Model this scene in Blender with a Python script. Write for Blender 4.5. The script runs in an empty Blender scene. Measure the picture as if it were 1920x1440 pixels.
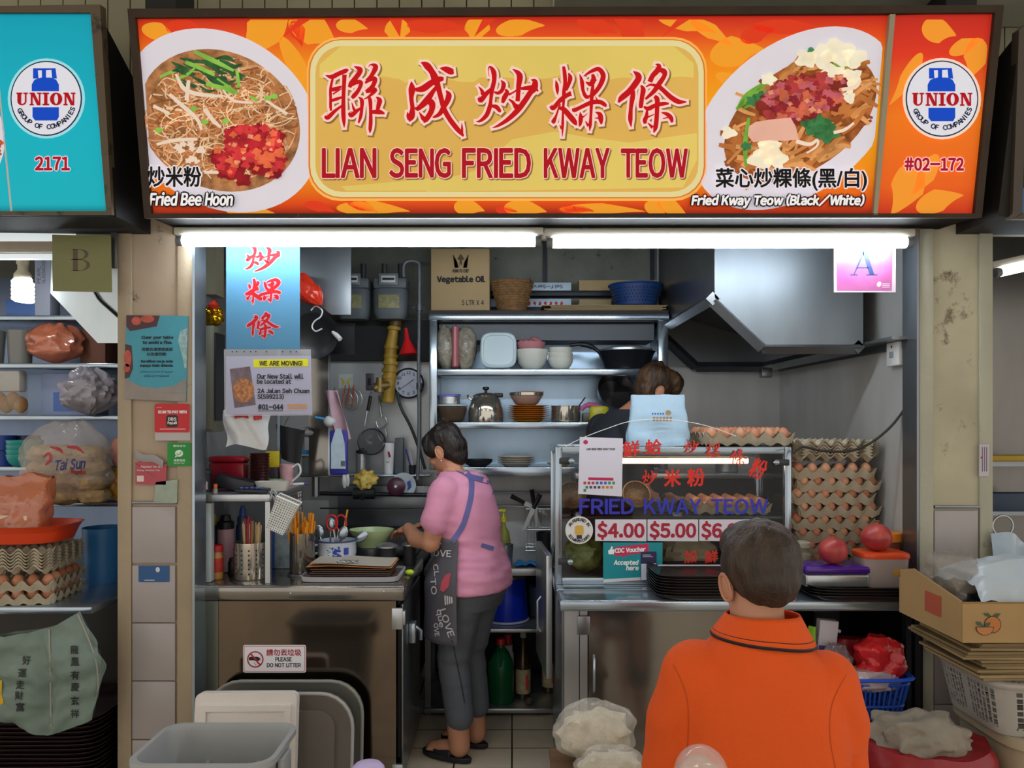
import bpy, bmesh, math, random
from mathutils import Vector, Matrix, noise
random.seed(7)
SC = bpy.context.scene
COL = SC.collection
PI = math.pi
# ---------------------------------------------------------------- camera, world, exposure
F = 1420.0; CZ = 1.54; HY = 790.0            # focal length in pixels, eye height, horizon row
cam = bpy.data.cameras.new('camera'); camo = bpy.data.objects.new('camera', cam); COL.objects.link(camo)
cam.sensor_width = 36; cam.lens = 36*F/1920; cam.shift_y = (HY-720)/1920
cam.clip_start = 0.05
camo.location = (0, 0, CZ); camo.rotation_euler = (PI/2, 0, 0)
SC.camera = camo
SC.view_settings.view_transform = 'Standard'; SC.view_settings.look = 'None'
SC.view_settings.gamma = 1; SC.view_settings.use_curve_mapping = False
SC.view_settings.exposure = 0.62
W = bpy.data.worlds.new('world'); SC.world = W; W.use_nodes = True
W.node_tree.nodes['Background'].inputs[0].default_value = (1.0, 0.95, 0.88, 1)
W.node_tree.nodes['Background'].inputs[1].default_value = 0.75
TUBE_E = 25.0; HALL_E = 10.0; SIGN_E = 0.235

def X(px, d): return (px-960)/F*d
def Z(py, d): return CZ-(py-HY)/F*d
def V(px, py, d): return Vector((X(px, d), d, Z(py, d)))
# ---------------------------------------------------------------- materials
def lin(h):
    h = h.lstrip('#'); o = []
    for i in (0, 2, 4):
        c = int(h[i:i+2], 16)/255
        o.append(c/12.92 if c <= .04045 else ((c+.055)/1.055)**2.4)
    return (*o, 1)
_M = {}
def M(hexc, rough=.5, metal=0, e=0, trans=0, alpha=1, var=0, vs=8, bump=0, bs=60, dirt=None, ds=3, dth=.62, coat=0, ior=1.45, spec=.5, stretch=None, sub=0, pal=None):
    key = (hexc, rough, metal, e, trans, alpha, var, vs, bump, bs, dirt, ds, dth, coat, ior, spec, stretch, sub, pal)
    if key in _M: return _M[key]
    m = bpy.data.materials.new('surface_%d' % len(_M)); _M[key] = m
    m.use_nodes = True; nt = m.node_tree; b = nt.nodes['Principled BSDF']; N = nt.nodes.new; L = nt.links.new
    c = lin(hexc)
    I = b.inputs
    I['Base Color'].default_value = c; I['Roughness'].default_value = rough; I['Metallic'].default_value = metal
    I['Transmission Weight'].default_value = trans; I['IOR'].default_value = ior; I['Alpha'].default_value = alpha
    I['Coat Weight'].default_value = coat; I['Specular IOR Level'].default_value = spec
    if sub: I['Subsurface Weight'].default_value = sub; I['Subsurface Radius'].default_value = (.01, .004, .002)
    tc = N('ShaderNodeTexCoord'); mp = N('ShaderNodeMapping'); L(tc.outputs['Object'], mp.inputs[0])
    if stretch: mp.inputs['Scale'].default_value = stretch
    col = None
    if var:
        n = N('ShaderNodeTexNoise'); n.inputs['Scale'].default_value = vs; n.inputs['Detail'].default_value = 4
        L(mp.outputs[0], n.inputs[0])
        r = N('ShaderNodeValToRGB'); r.color_ramp.elements[0].position = .3; r.color_ramp.elements[1].position = .7
        r.color_ramp.elements[0].color = [max(0, x*(1-var)) for x in c[:3]]+[1]
        r.color_ramp.elements[1].color = [min(1, x*(1+var)) for x in c[:3]]+[1]
        if pal:
            r.color_ramp.elements[1].color = lin(pal)
            r.color_ramp.elements[0].color = c
        L(n.outputs[0], r.inputs[0]); col = r.outputs[0]
    if dirt:
        n = N('ShaderNodeTexNoise'); n.inputs['Scale'].default_value = ds; n.inputs['Detail'].default_value = 9; n.inputs['Roughness'].default_value = .7
        L(mp.outputs[0], n.inputs[0])
        r = N('ShaderNodeValToRGB'); r.color_ramp.elements[0].position = dth; r.color_ramp.elements[1].position = min(1, dth+.09)
        r.color_ramp.elements[0].color = (0, 0, 0, 1); r.color_ramp.elements[1].color = (1, 1, 1, 1)
        L(n.outputs[0], r.inputs[0])
        mx = N('ShaderNodeMix'); mx.data_type = 'RGBA'; L(r.outputs[0], mx.inputs[0])
        if col: L(col, mx.inputs[6])
        else: mx.inputs[6].default_value = c
        mx.inputs[7].default_value = lin(dirt); col = mx.outputs[2]
    if col: L(col, I['Base Color'])
    if e:
        I['Emission Strength'].default_value = e; I['Emission Color'].default_value = c
        if col: L(col, I['Emission Color'])
    if bump:
        n = N('ShaderNodeTexNoise'); n.inputs['Scale'].default_value = bs; n.inputs['Detail'].default_value = 3
        L(mp.outputs[0], n.inputs[0]); bp = N('ShaderNodeBump'); bp.inputs['Strength'].default_value = bump
        bp.inputs['Distance'].default_value = .012
        L(n.outputs[0], bp.inputs['Height']); L(bp.outputs[0], I['Normal'])
    return m
def steel(hexc='#b4b8bc', rough=.33, bump=.06, bs=7, var=.12, stretch=(1, 1, .3), metal=.85):
    return M(hexc, rough=rough, metal=metal, var=var, vs=5, bump=bump, bs=bs, stretch=stretch)
def film(hexc, alpha=.45, rough=.1, bump=1, bs=18):
    return M(hexc, rough=rough, alpha=alpha, bump=bump, bs=bs, spec=1)
ST = steel(); STD = steel('#7f8388', .3); STB = steel('#a3b0bc', .2, bump=.02)
STP = steel('#85817b', .12, bump=.05, bs=3)
BLACK = M('#16151a', .45); WHITE = M('#e9ebee', .45); DARK = M('#2a2b30', .6)
PRINT_K = M('#1d1a1e', .6); PRINT_R = M('#c21f26', .55); PAPER = M('#e8e6ee', .6)
# ---------------------------------------------------------------- mesh builder
class B:
    def __init__(s): s.bm = bmesh.new()
    def raw(s, vs, fs):
        v = [s.bm.verts.new(p) for p in vs]
        for f in fs:
            try: s.bm.faces.new([v[i] for i in f])
            except ValueError: pass
        return s
    def box(s, c, d, r=0, seg=2, rot=None):
        t = bmesh.new(); bmesh.ops.create_cube(t, size=1)
        for v in t.verts: v.co = Vector((v.co.x*d[0], v.co.y*d[1], v.co.z*d[2]))
        if r: bmesh.ops.bevel(t, geom=t.edges[:], offset=min(r, min(d)*.49), segments=seg, profile=.5, affect='EDGES')
        R = Matrix.Identity(3)
        if rot: R = (Matrix.Rotation(rot[2], 3, 'Z') @ Matrix.Rotation(rot[1], 3, 'Y') @ Matrix.Rotation(rot[0], 3, 'X'))
        t.verts.index_update()
        s.raw([R @ v.co+Vector(c) for v in t.verts], [[v.index for v in f.verts] for f in t.faces]); t.free(); return s
    def bb(s, x0, x1, y0, y1, z0, z1, r=0, seg=2):
        return s.box(((x0+x1)/2, (y0+y1)/2, (z0+z1)/2), (abs(x1-x0), abs(y1-y0), abs(z1-z0)), r, seg)
    def tube(s, pts, r, n=8, closed=False, caps=True, sq=1):
        pts = [Vector(p) for p in pts]; k = len(pts); rr = r if isinstance(r, (list, tuple)) else [r]*k
        rings = []; up = None
        for i, p in enumerate(pts):
            a = pts[(i-1) % k] if closed or i else p; b = pts[(i+1) % k] if closed or i < k-1 else p
            t = (b-a).normalized()
            if t.length == 0: t = Vector((0, 0, 1))
            if up is None:
                up = Vector((0, 0, 1)) if abs(t.z) < .9 else Vector((0, 1, 0))
            u = t.cross(up)
            if u.length < 1e-6: u = t.orthogonal()
            u.normalize(); w = u.cross(t).normalized(); up = w
            rings.append([p+u*math.cos(2*PI*j/n)*rr[i]+w*math.sin(2*PI*j/n)*rr[i]*sq for j in range(n)])
        return s.loft(rings, closed, caps)
    def loft(s, rings, closed=False, caps=True):
        n = len(rings[0]); k = len(rings); vs = [p for q in rings for p in q]; fs = []
        for i in range(k if closed else k-1):
            a = i*n; b = ((i+1) % k)*n
            for j in range(n): fs.append([a+j, a+(j+1) % n, b+(j+1) % n, b+j])
        if caps and not closed: fs.append(list(range(n))[::-1]); fs.append([(k-1)*n+j for j in range(n)])
        return s.raw(vs, fs)
    def lathe(s, prof, c=(0, 0, 0), n=24, caps=True, sx=1, sy=1, sq=0, rot=None):
        c = Vector(c); rings = []
        for r, z in prof:
            q = []
            for j in range(n):
                a = 2*PI*j/n; ca, sa = math.cos(a), math.sin(a)
                if sq:
                    m_ = (abs(ca)**sq+abs(sa)**sq)**(-1/sq); ca *= m_; sa *= m_
                p = Vector((ca*r*sx, sa*r*sy, z))
                if rot: p = rot @ p
                q.append(p+c)
            rings.append(q)
        return s.loft(rings, False, caps)
    def prism(s, pts, d0, d1, plane='xz'):
        n = len(pts)
        def mk(p, d): return {'xz': (p[0], d, p[1]), 'xy': (p[0], p[1], d), 'yz': (d, p[0], p[1])}[plane]
        return s.raw([mk(p, d0) for p in pts]+[mk(p, d1) for p in pts],
                     [list(range(n)), [n+i for i in range(n)][::-1]]+[[i, n+i, n+(i+1) % n, (i+1) % n] for i in range(n)])
    def sheet(s, fn, nu, nv, wrapu=False):
        vs = [fn(i/nu, j/nv) for j in range(nv+1) for i in range(nu+(0 if wrapu else 1))]
        w = nu if wrapu else nu+1
        return s.raw(vs, [[j*w+i, j*w+(i+1) % w, (j+1)*w+(i+1) % w, (j+1)*w+i] for j in range(nv) for i in range(nu)])
    def ell(s, c, r, n=14, m=9, rot=None, nz=0, ns=4):
        c = Vector(c); rings = []
        for i in range(m+1):
            t = PI*(i/m); t = min(max(t, .04), PI-.04); q = []
            for j in range(n):
                a = 2*PI*j/n
                p = Vector((math.sin(t)*math.cos(a), math.sin(t)*math.sin(a), -math.cos(t)))
                k = 1+(noise.noise(p*ns+c*7)*nz if nz else 0)
                p = Vector((p.x*r[0]*k, p.y*r[1]*k, p.z*r[2]*k))
                if rot: p = rot @ p
                q.append(c+p)
            rings.append(q)
        return s.loft(rings)
    def poly(s, pts): return s.raw(pts, [list(range(len(pts)))])
    def done(s, name, mat, parent=None, label=None, kind=None, flat=False, ang=40, weld=False):
        if weld: bmesh.ops.remove_doubles(s.bm, verts=s.bm.verts[:], dist=1e-5)
        bmesh.ops.recalc_face_normals(s.bm, faces=s.bm.faces[:])
        me = bpy.data.meshes.new(name); s.bm.to_mesh(me); s.bm.free()
        for m in (mat if isinstance(mat, (list, tuple)) else [mat]): me.materials.append(m)
        if not flat:
            me.shade_smooth(); me.set_sharp_from_angle(angle=math.radians(ang))
        o = bpy.data.objects.new(name, me); COL.objects.link(o)
        if parent: o.parent = parent
        if label: o['label'] = label
        if kind: o['kind'] = kind
        return o
    def struct(s, name, mat, label=None, parent=None, **k):
        return s.done(name, mat, parent, label, 'structure', **k)
    def solo(s, name, mat, label, cat, loc=(0, 0, 0), rz=0, group=None, kind=None, **k):
        return tag(s.done(name, mat, None, None, kind, **k), label, cat, loc, rz, group)
def tag(o, label, cat, loc=(0, 0, 0), rz=0, group=None):
    o.location = loc; o.rotation_euler = (0, 0, rz); o['label'] = label; o['category'] = cat
    if group: o['group'] = group
    return o
def thing(name, label, cat, loc=(0, 0, 0), rz=0, group=None):
    o = bpy.data.objects.new(name, None); COL.objects.link(o); o.empty_display_size = .05
    return tag(o, label, cat, loc, rz, group)
def dup(root, loc, rz=None, label=None, group=None, scale=None):
    r = root.copy(); COL.objects.link(r); r.location = loc
    if rz is not None: r.rotation_euler = (0, 0, rz)
    if label: r['label'] = label
    if group: r['group'] = group
    if scale: r.scale = scale if isinstance(scale, (tuple, list)) else (scale,)*3
    for ch in list(root.children):
        c = ch.copy(); COL.objects.link(c); c.parent = r
        for g in list(ch.children):
            d = g.copy(); COL.objects.link(d); d.parent = c
    return r
def rxyz(a, b, c): return Matrix.Rotation(c, 3, 'Z') @ Matrix.Rotation(b, 3, 'Y') @ Matrix.Rotation(a, 3, 'X')
def blend(b, vox=.01, smooth=6, name='tmp', disp=None):
    """Fuse the overlapping closed shells of builder b into one continuous smooth surface; returns a new builder."""
    me = bpy.data.meshes.new(name); bmesh.ops.recalc_face_normals(b.bm, faces=b.bm.faces[:]); b.bm.to_mesh(me); b.bm.free()
    o = bpy.data.objects.new(name, me); COL.objects.link(o)
    m = o.modifiers.new('r', 'REMESH'); m.mode = 'VOXEL'; m.voxel_size = vox
    if smooth:
        m = o.modifiers.new('s', 'SMOOTH'); m.iterations = smooth; m.factor = .5
    dg = bpy.context.evaluated_depsgraph_get(); ev = o.evaluated_get(dg); m2 = bpy.data.meshes.new_from_object(ev)
    bpy.data.objects.remove(o); bpy.data.meshes.remove(me)
    r = B(); r.bm.from_mesh(m2); bpy.data.meshes.remove(m2)
    if disp:
        r.bm.normal_update()
        for v in r.bm.verts: v.co += v.normal*disp(v.co)
    return r
# ---------------------------------------------------------------- lettering
_T = {}
def text2d(s, shear=0):
    if (s, shear) in _T: return _T[(s, shear)]
    if all(ord(ch) < 127 for ch in s): return _sans(s, shear)
    c = bpy.data.curves.new('t', 'FONT'); c.body = s; c.size = 1; c.shear = shear; c.resolution_u = 3
    o = bpy.data.objects.new('t', c); COL.objects.link(o)
    dg = bpy.context.evaluated_depsgraph_get(); me = bpy.data.meshes.new_from_object(o.evaluated_get(dg))
    vs = [(v.co.x, v.co.y) for v in me.vertices]; fs = [list(p.vertices) for p in me.polygons]
    bpy.data.objects.remove(o); bpy.data.curves.remove(c); bpy.data.meshes.remove(me)
    x0 = min(v[0] for v in vs); x1 = max(v[0] for v in vs); y0 = min(v[1] for v in vs); y1 = max(v[1] for v in vs)
    vs = [((x-x0)/(x1-x0), (y1-y)/(y1-y0)) for x, y in vs]
    _T[(s, shear)] = (vs, fs, (x1-x0)/(y1-y0)); return _T[(s, shear)]
_G = {}
def _glyph(ch):
    if ch in _G: return _G[ch]
    if ch == 'I': return ([(0, 0), (.095, 0), (.095, .733), (0, .733)], [[0, 1, 2, 3]])
    c = bpy.data.curves.new('t', 'FONT'); c.body = chr(ord(ch)+0xFEE0); c.size = 1; c.resolution_u = 3
    o = bpy.data.objects.new('t', c); COL.objects.link(o); dg = bpy.context.evaluated_depsgraph_get(); me = bpy.data.meshes.new_from_object(o.evaluated_get(dg))
    vs = [(v.co.x, v.co.y) for v in me.vertices]; fs = [list(p.vertices) for p in me.polygons]
    bpy.data.objects.remove(o); bpy.data.curves.remove(c); bpy.data.meshes.remove(me); _G[ch] = (vs, fs); return _G[ch]
def _sans(s, shear):
    """Plain sans-serif line: letters set side by side with even gaps."""
    V_, F_, x = [], [], 0
    for ch in s:
        if ch == ' ': x += .36; continue
        vs, fs = _glyph(ch); a = min(v[0] for v in vs); w = max(v[0] for v in vs)-a; k = len(V_)
        V_ += [(x+vx-a+shear*vy, vy) for vx, vy in vs]; F_ += [[k+i for i in f] for f in fs]; x += w+(.11 if ch not in 'ATVWYLKtvwyr' else .075)
    x0 = min(v[0] for v in V_); x1 = max(v[0] for v in V_); y0 = min(v[1] for v in V_); y1 = max(v[1] for v in V_)
    _T[(s, shear)] = ([((u-x0)/(x1-x0), (y1-v)/(y1-y0)) for u, v in V_], F_, (x1-x0)/(y1-y0)); return _T[(s, shear)]
def put_text(b, fn, s, x0, y0, x1, y1, off=0, bold=0, shear=0, slant=0):
    """Letters of s filling the box x0,y0 (top left) .. x1,y1 of a surface; fn(x, y, layer) gives the point on it."""
    vs, fs, _ = text2d(s, shear)
    sh = [(0, 0)] if not bold else [(bold*math.cos(k*PI/4), bold*math.sin(k*PI/4)) for k in range(8)]
    for i, (dx, dy) in enumerate(sh):
        b.raw([fn(x0+(x1-x0)*u+dx, y0+(y1-y0)*v+dy+slant*u, off)+Vector((0, -4e-5*i, 0)) for u, v in vs], fs)
    return b
def cr(pts, k=5):
    out = []; n = len(pts)
    for i in range(n-1):
        p = [pts[max(i-1, 0)], pts[i], pts[i+1], pts[min(i+2, n-1)]]
        for j in range(k):
            t = j/k
            out.append(tuple(.5*(2*b+(c-a)*t+(2*a-5*b+4*c-d)*t*t+(3*b-a-3*c+d)*t**3) for a, b, c, d in zip(*p)))
    out.append(tuple(pts[-1])); return out
def ribbon(b, fn, pts, off=0, grow=0, k=5):
    q = cr(pts, k); n = len(q); L = []; R = []
    for i in range(n):
        a = q[max(i-1, 0)]; c = q[min(i+1, n-1)]; dx, dy = c[0]-a[0], c[1]-a[1]; l = math.hypot(dx, dy) or 1
        w = max(q[i][2], .3)/2+grow; nx, ny = -dy/l*w, dx/l*w; e = 0
        if grow and i in (0, n-1): e = grow*(1 if i else -1)
        x, y = q[i][0]+dx/l*e, q[i][1]+dy/l*e
        L.append(fn(x+nx, y+ny, off)); R.append(fn(x-nx, y-ny, off))
    b.rc = getattr(b, 'rc', 0)+1; e = Vector((0, -2e-5*min(b.rc, 60), 0))
    b.raw([p+e for p in L+R], [[i, i+1, n+i+1, n+i] for i in range(n-1)]); return b
BR = {
'聯': [[(11,31,1),(22,34,8),(35,28,8),(48,23,8),(51,24,4)],[(24,36,4),(20,55,5),(20,72,5),(20,88,5),(21,95,3)],[(45,30,8),(44,50,7),(43,75,7),(43,100,8),(44,115,6),(44.5,125,1)],[(18,57,4),(28,56,8),(40,51,3)],[(24,65,3),(40,55,2)],[(20,77,5),(30,74,6),(40,70.5,4)],[(10,104,4),(15,107,8),(28,95,6),(40,86,4)],[(62,15,1),(72,20,9),(72,26,9),(64,37,9),(57,46,9),(54,53,6)],[(56,48,8),(68,43,8),(75,45,7),(70,58,7),(62,68,8),(58,72,5)],[(88,16,1),(92,12,2.5),(100,14,8),(100,20,9),(93,32,7),(84,41,5)],[(82,45,4),(92,38,8),(100,38,8),(97,48,8),(92,54,7),(84,60,6)],[(83,61,5),(95,57,10),(101,58,6),(95,64,6),(86,71,3),(80,74,2)],[(70,70,1),(76,76,7),(76,90,6),(74,105,6),(70,117,3)],[(58,80,1),(62,92,5),(66,96,5)],[(53,98,4),(57,103,8),(66,96,7),(74,90,4)],[(87,68,3),(91,76,7),(92,95,6),(92,115,7),(91,128,6),(90.5,135,1)],[(93,97,6),(107,97,9),(117,100,3)],[(102,70,2),(108,76,9),(106,86,8),(104,95,6)]],
'成': [[(38,8,1),(48,13,12),(58,25,11),(64,38,14),(69,52,10),(75,75,9),(80,92,9),(90,110,9),(103,127,9),(112,137,6),(114,141,2)],[(112,138,4),(112,127,4),(111.5,117,1)],[(72,18.5,1),(82,20,10),(92,24,12),(97,24,8)],[(28,57,6),(42,55,12),(58,44,11),(72,38,10),(79,38,6)],[(21,42,1),(22,55,12),(21,72,8),(23,90,8),(21,105,12),(17,114,2)],[(14,97,1),(15,104,6),(18,110,8)],[(31,88,8),(33,91,8),(48,77,12),(60,60,8),(66,52,6)],[(50,76,12),(58,82,12),(57,95,10),(48,110,9),(43,116,2)],[(35,97,1),(42,108,8),(46,110,8)],[(83,58,1),(88,66,10),(86,76,10),(79,88,9),(72,100,8),(62,106,4),(59,105.5,1)]],
'炒': [[(31,33,1),(29.5,20,1.5),(33,16,4),(39,25,9),(40,40,8),(36,58,8),(34,75,6),(32,88,8),(26,103,8),(15,113,5),(7.5,114,1)],[(12,51,1),(18,59,6),(20,66,8)],[(12,71,4),(16,76,9),(26,64,8),(36,55,6)],[(52,40,1),(57,47,8),(54,58,7),(47,63,6),(40,61,3)],[(36,86,5),(44,88,8),(50,95,6),(52,97,2)],[(73,20,1),(82,26,8),(86,34,11),(84,50,9),(83,65,8),(82,78,8)],[(106,39,1),(113,42,9),(112,54,12),(105,62,10),(95,77,10),(82,94,10),(65,110,8),(48,121,5),(37,125.5,1)],[(88,55,5),(100,54,8),(112,53,8),(119,60,2)],[(60,56,3),(63,62,8),(58,72,9),(55,81,5)],[(66,66,4),(74,62,3),(80,58,3)],[(66,74,2),(74,80,6),(80,90,8),(84,84,12)]],
'粿': [[(30,15,5),(32,27,7),(33,45,7),(31,60,7),(30,80,5),(29,100,4),(28.5,120,5),(28,141,1)],[(23,120,1),(27,127,5)],[(16,40,1),(18,48,6),(19,58,6),(19.5,66,1)],[(39,27,2),(42,35,8),(40,45,7),(34,58,6)],[(7,86,6),(12,90,8),(25,75,8),(38,66,8),(44,64,9)],[(25,83,2),(22,88,3),(17,103,4),(12,114,8),(10,117,4)],[(22,90,5),(30,92,9),(42,105,10),(50,115,9),(53.5,121,2)],[(59,29,1),(63,42,7),(65,58,6),(70,69,7),(76,70,6)],[(68,33,1),(69,31,3),(80,24,6),(93,20,8),(101,30,9),(99,42,9),(92,55,8),(82,66,8),(76,70,5)],[(70,43,2),(79,47,9),(84,38,9),(82,29,5)],[(84,38,8),(88,42,6)],[(83,48,5),(81,65,7),(80,85,6),(79,105,5),(78,120,6),(77,131,1)],[(69,113,1),(75,122,6)],[(47,90,2),(49,94,7),(62,88,7),(80,80,8),(95,79,8),(104,84,7),(106,88,3)],[(87,69,1),(91,76,3)],[(60,97,1),(61,107,8),(60,118,6),(58,123,2)],[(62,107,5),(68,104,2),(73,99,1)],[(87,97,1),(95,101,8),(97,110,9),(98,119,3)],[(86,108,1),(92,108,3)]],
'條': [[(35,24,1),(42,29,9),(45,36,11),(37,49,11),(27,61,11),(14,72,10),(8.5,80,3)],[(36,58,5),(34,70,9),(31,90,7),(30,110,8),(31.5,124,1)],[(49,49,3),(53,57,9),(51,70,8),(49,85,8),(49,90,5)],[(75,11,1),(81,14,8),(79,22,10),(70,32,9),(65,43,9)],[(79,20,6),(90,24,10),(91,32,8),(82,46,9),(72,60,8),(57,74,4)],[(58,52,2),(66,48,4),(77,50,6)],[(78,49,9),(88,57,8),(102,70,9),(115,78,9),(125,79,5),(131,79,1.5)],[(54,87,3),(62,91,8),(75,85,7),(90,82,7),(99,82,3)],[(73,69,6),(78,74,9),(78,90,8),(77,110,8),(75,125,8),(72,134,2)],[(61,116,1),(70,125,7)],[(60,92,3),(59,104,7),(56,112,8),(57,118,5)],[(62,106,3),(73,101,1.5)],[(86,98,2),(96,101,7),(103,108,8),(105,116,4)],[(88,109,1),(97,107,3)]],
}
def brush(b, fn, ch, x, y, sc, off=0, grow=0, wk=1, sy=None):
    sy = sy or sc
    for st in BR[ch]:
        ribbon(b, fn, [(x+p[0]*sc, y+p[1]*sy, max(p[2]*sc*wk, .4)) for p in st], off, grow)
def onwall(d):        # vertical surface facing the camera at distance d
    return lambda px, py, k=0: Vector((X(px, d), d-.0006-k*.0006, Z(py, d)))
def rrect(x0, y0, x1, y1, r, n=6):
    o = []
    for cx, cy, a in ((x1-r, y0+r, -90), (x1-r, y1-r, 0), (x0+r, y1-r, 90), (x0+r, y0+r, 180)):
        for i in range(n+1):
            t = math.radians(a+90*i/n); o.append((cx+r*math.cos(t), cy+r*math.sin(t)))
    return o
def shape(b, fn, pts, k=0): return b.poly([fn(p[0], p[1], k) for p in pts])
def oval(cx, cy, rx, ry, n=32, rot=0):
    c, s_ = math.cos(rot), math.sin(rot)
    return [(cx+rx*math.cos(2*PI*i/n)*c-ry*math.sin(2*PI*i/n)*s_, cy+rx*math.cos(2*PI*i/n)*s_+ry*math.sin(2*PI*i/n)*c) for i in range(n)]

def glassmat(tint='#ffffff', clear=.93, rough=.02):
    key = ('glass', tint, clear)
    if key in _M: return _M[key]
    m = bpy.data.materials.new('clear_glass'); _M[key] = m; m.use_nodes = True; nt = m.node_tree; nt.nodes.clear(); N = nt.nodes.new; L = nt.links.new
    o = N('ShaderNodeOutputMaterial'); mx = N('ShaderNodeMixShader'); t = N('ShaderNodeBsdfTransparent'); g = N('ShaderNodeBsdfGlossy'); f = N('ShaderNodeFresnel')
    f.inputs[0].default_value = 1.25; g.inputs['Roughness'].default_value = rough; c = lin(tint); t.inputs[0].default_value = (c[0]*clear, c[1]*clear, c[2]*clear, 1)
    L(f.outputs[0], mx.inputs[0]); L(t.outputs[0], mx.inputs[1]); L(g.outputs[0], mx.inputs[2]); L(mx.outputs[0], o.inputs[0]); return m
GLASS = glassmat()
def grid_holes(b, fn, nu, nv, hole=.6):
    """A flat lattice with nu x nv square openings; fn(u, v) gives the point."""
    def q(u0, v0, u1, v1): b.raw([fn(u0, v0), fn(u1, v0), fn(u1, v1), fn(u0, v1)], [[0, 1, 2, 3]])
    g = (1-hole)/2
    for i in range(nu):
        for j in range(nv):
            u0, u1, v0, v1 = i/nu, (i+1)/nu, j/nv, (j+1)/nv; a, c = g/nu, g/nv
            q(u0, v0, u1, v0+c); q(u0, v1-c, u1, v1); q(u0, v0+c, u0+a, v1-c); q(u1-a, v0+c, u1, v1-c)
    return b
# ================================================================ SETTING
def tile_mat(c1, c2, mortar, sx, sy, name='tiles'):
    m = bpy.data.materials.new(name); m.use_nodes = True; nt = m.node_tree; b = nt.nodes['Principled BSDF']; N = nt.nodes.new; L = nt.links.new
    tc = N('ShaderNodeTexCoord'); br = N('ShaderNodeTexBrick'); L(tc.outputs['Object'], br.inputs[0])
    br.offset = 0; br.inputs['Color1'].default_value = lin(c1); br.inputs['Color2'].default_value = lin(c2); br.inputs['Mortar'].default_value = lin(mortar)
    br.inputs['Scale'].default_value = 1; br.inputs['Mortar Size'].default_value = .004; br.inputs['Brick Width'].default_value = sx; br.inputs['Row Height'].default_value = sy
    n = N('ShaderNodeTexNoise'); n.inputs['Scale'].default_value = 6; n.inputs['Detail'].default_value = 6; L(tc.outputs['Object'], n.inputs[0])
    mx = N('ShaderNodeMix'); mx.data_type = 'RGBA'; mx.blend_type = 'MULTIPLY'; mx.inputs[0].default_value = .3
    L(br.outputs[0], mx.inputs[6]); L(n.outputs[0], mx.inputs[7]); L(mx.outputs[2], b.inputs['Base Color']); b.inputs['Roughness'].default_value = .45
    return m
CREAM = M('#a3937c', .6, var=.1, vs=3, dirt='#5a4a38', ds=9, dth=.635, bump=.15, bs=40)
CREAMW = M('#a9a896', .6, var=.1, vs=3, dirt='#6a5f48', ds=7, dth=.63, bump=.15, bs=40)
CREAMD = M('#a3946c', .6, var=.15, vs=4, dirt='#5a4c33', ds=8, dth=.64)
TILEP = M('#a39c9c', .35, var=.06, vs=2)
UPW = M('#6f7167', .7, var=.18, vs=6, dirt='#26261f', ds=11, dth=.62)
B().bb(-7, 6, -4, 4.62, -.1, 0).struct('floor', tile_mat('#dccfb9', '#d0c2ac', '#2c2721', .26, .21))
B().bb(-7, 6, 4.6, 4.7, 0, 3.6).struct('wall_back', UPW)
B().bb(-1.399, 1.62, 4.585, 4.599, .0, 1.9).bb(.88, 1.62, 4.585, 4.599, 1.9, 2.6).struct('trim_1', steel('#c0c1c1', .42, metal=.35))
B().bb(1.62, 1.75, 3.121, 4.6, 0, 2.75).struct('wall_right', steel('#c2c2c0', .42, bump=.12, bs=2.5, metal=.35))
B().bb(-1.5, -1.40, 3.121, 4.6, 0, 2.75).struct('wall_left', steel('#9a9da0', .4, metal=.6))
B().bb(-7, 6, 3.04, 4.62, 2.62, 2.72).struct('ceiling', M('#55554e', .8))
# upper frontage with grooved boards above the signs
b = B()
x = -5.4
while x < 5.2:
    b.bb(x, x+.085, 3.04, 3.08, 2.3, 3.9); x += .09
b.bb(-5.4, 5.2, 3.08, 3.12, 2.3, 3.9)
b.struct('wall_front', M('#8f8a70', .7, var=.15, vs=3, dirt='#3a3526', ds=6, dth=.66))
b = B(); b.prism([(X(1040, 2.9), 3.3), (X(1040, 2.9), Z(-2, 2.9)), (X(1250, 2.9), Z(9, 2.9)), (X(1500, 2.9), Z(17, 2.9)), (2.6, Z(17, 2.9)), (2.6, 3.3)], 2.78, 3.03)
b.struct('trim_2', M('#c9c8b4', .6, var=.06))
b = B().bb(X(325, 3), X(1722, 3), 2.985, 3.1, Z(441, 3), Z(407, 3), .004)
b.struct('trim_3', M('#6f624e', .7, var=.12, vs=4, dirt='#3a3024', ds=12, dth=.62, spec=.2))
b = B()
for q in (400, 1097): b.lathe([(.011, 0), (.011, .006), (.005, .008)], (X(q, 2.985), 2.985, Z(428, 2.985)), 10, rot=rxyz(PI/2, 0, 0))
b.struct('trim_4', M('#6f7f94', .4, 1))
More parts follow.
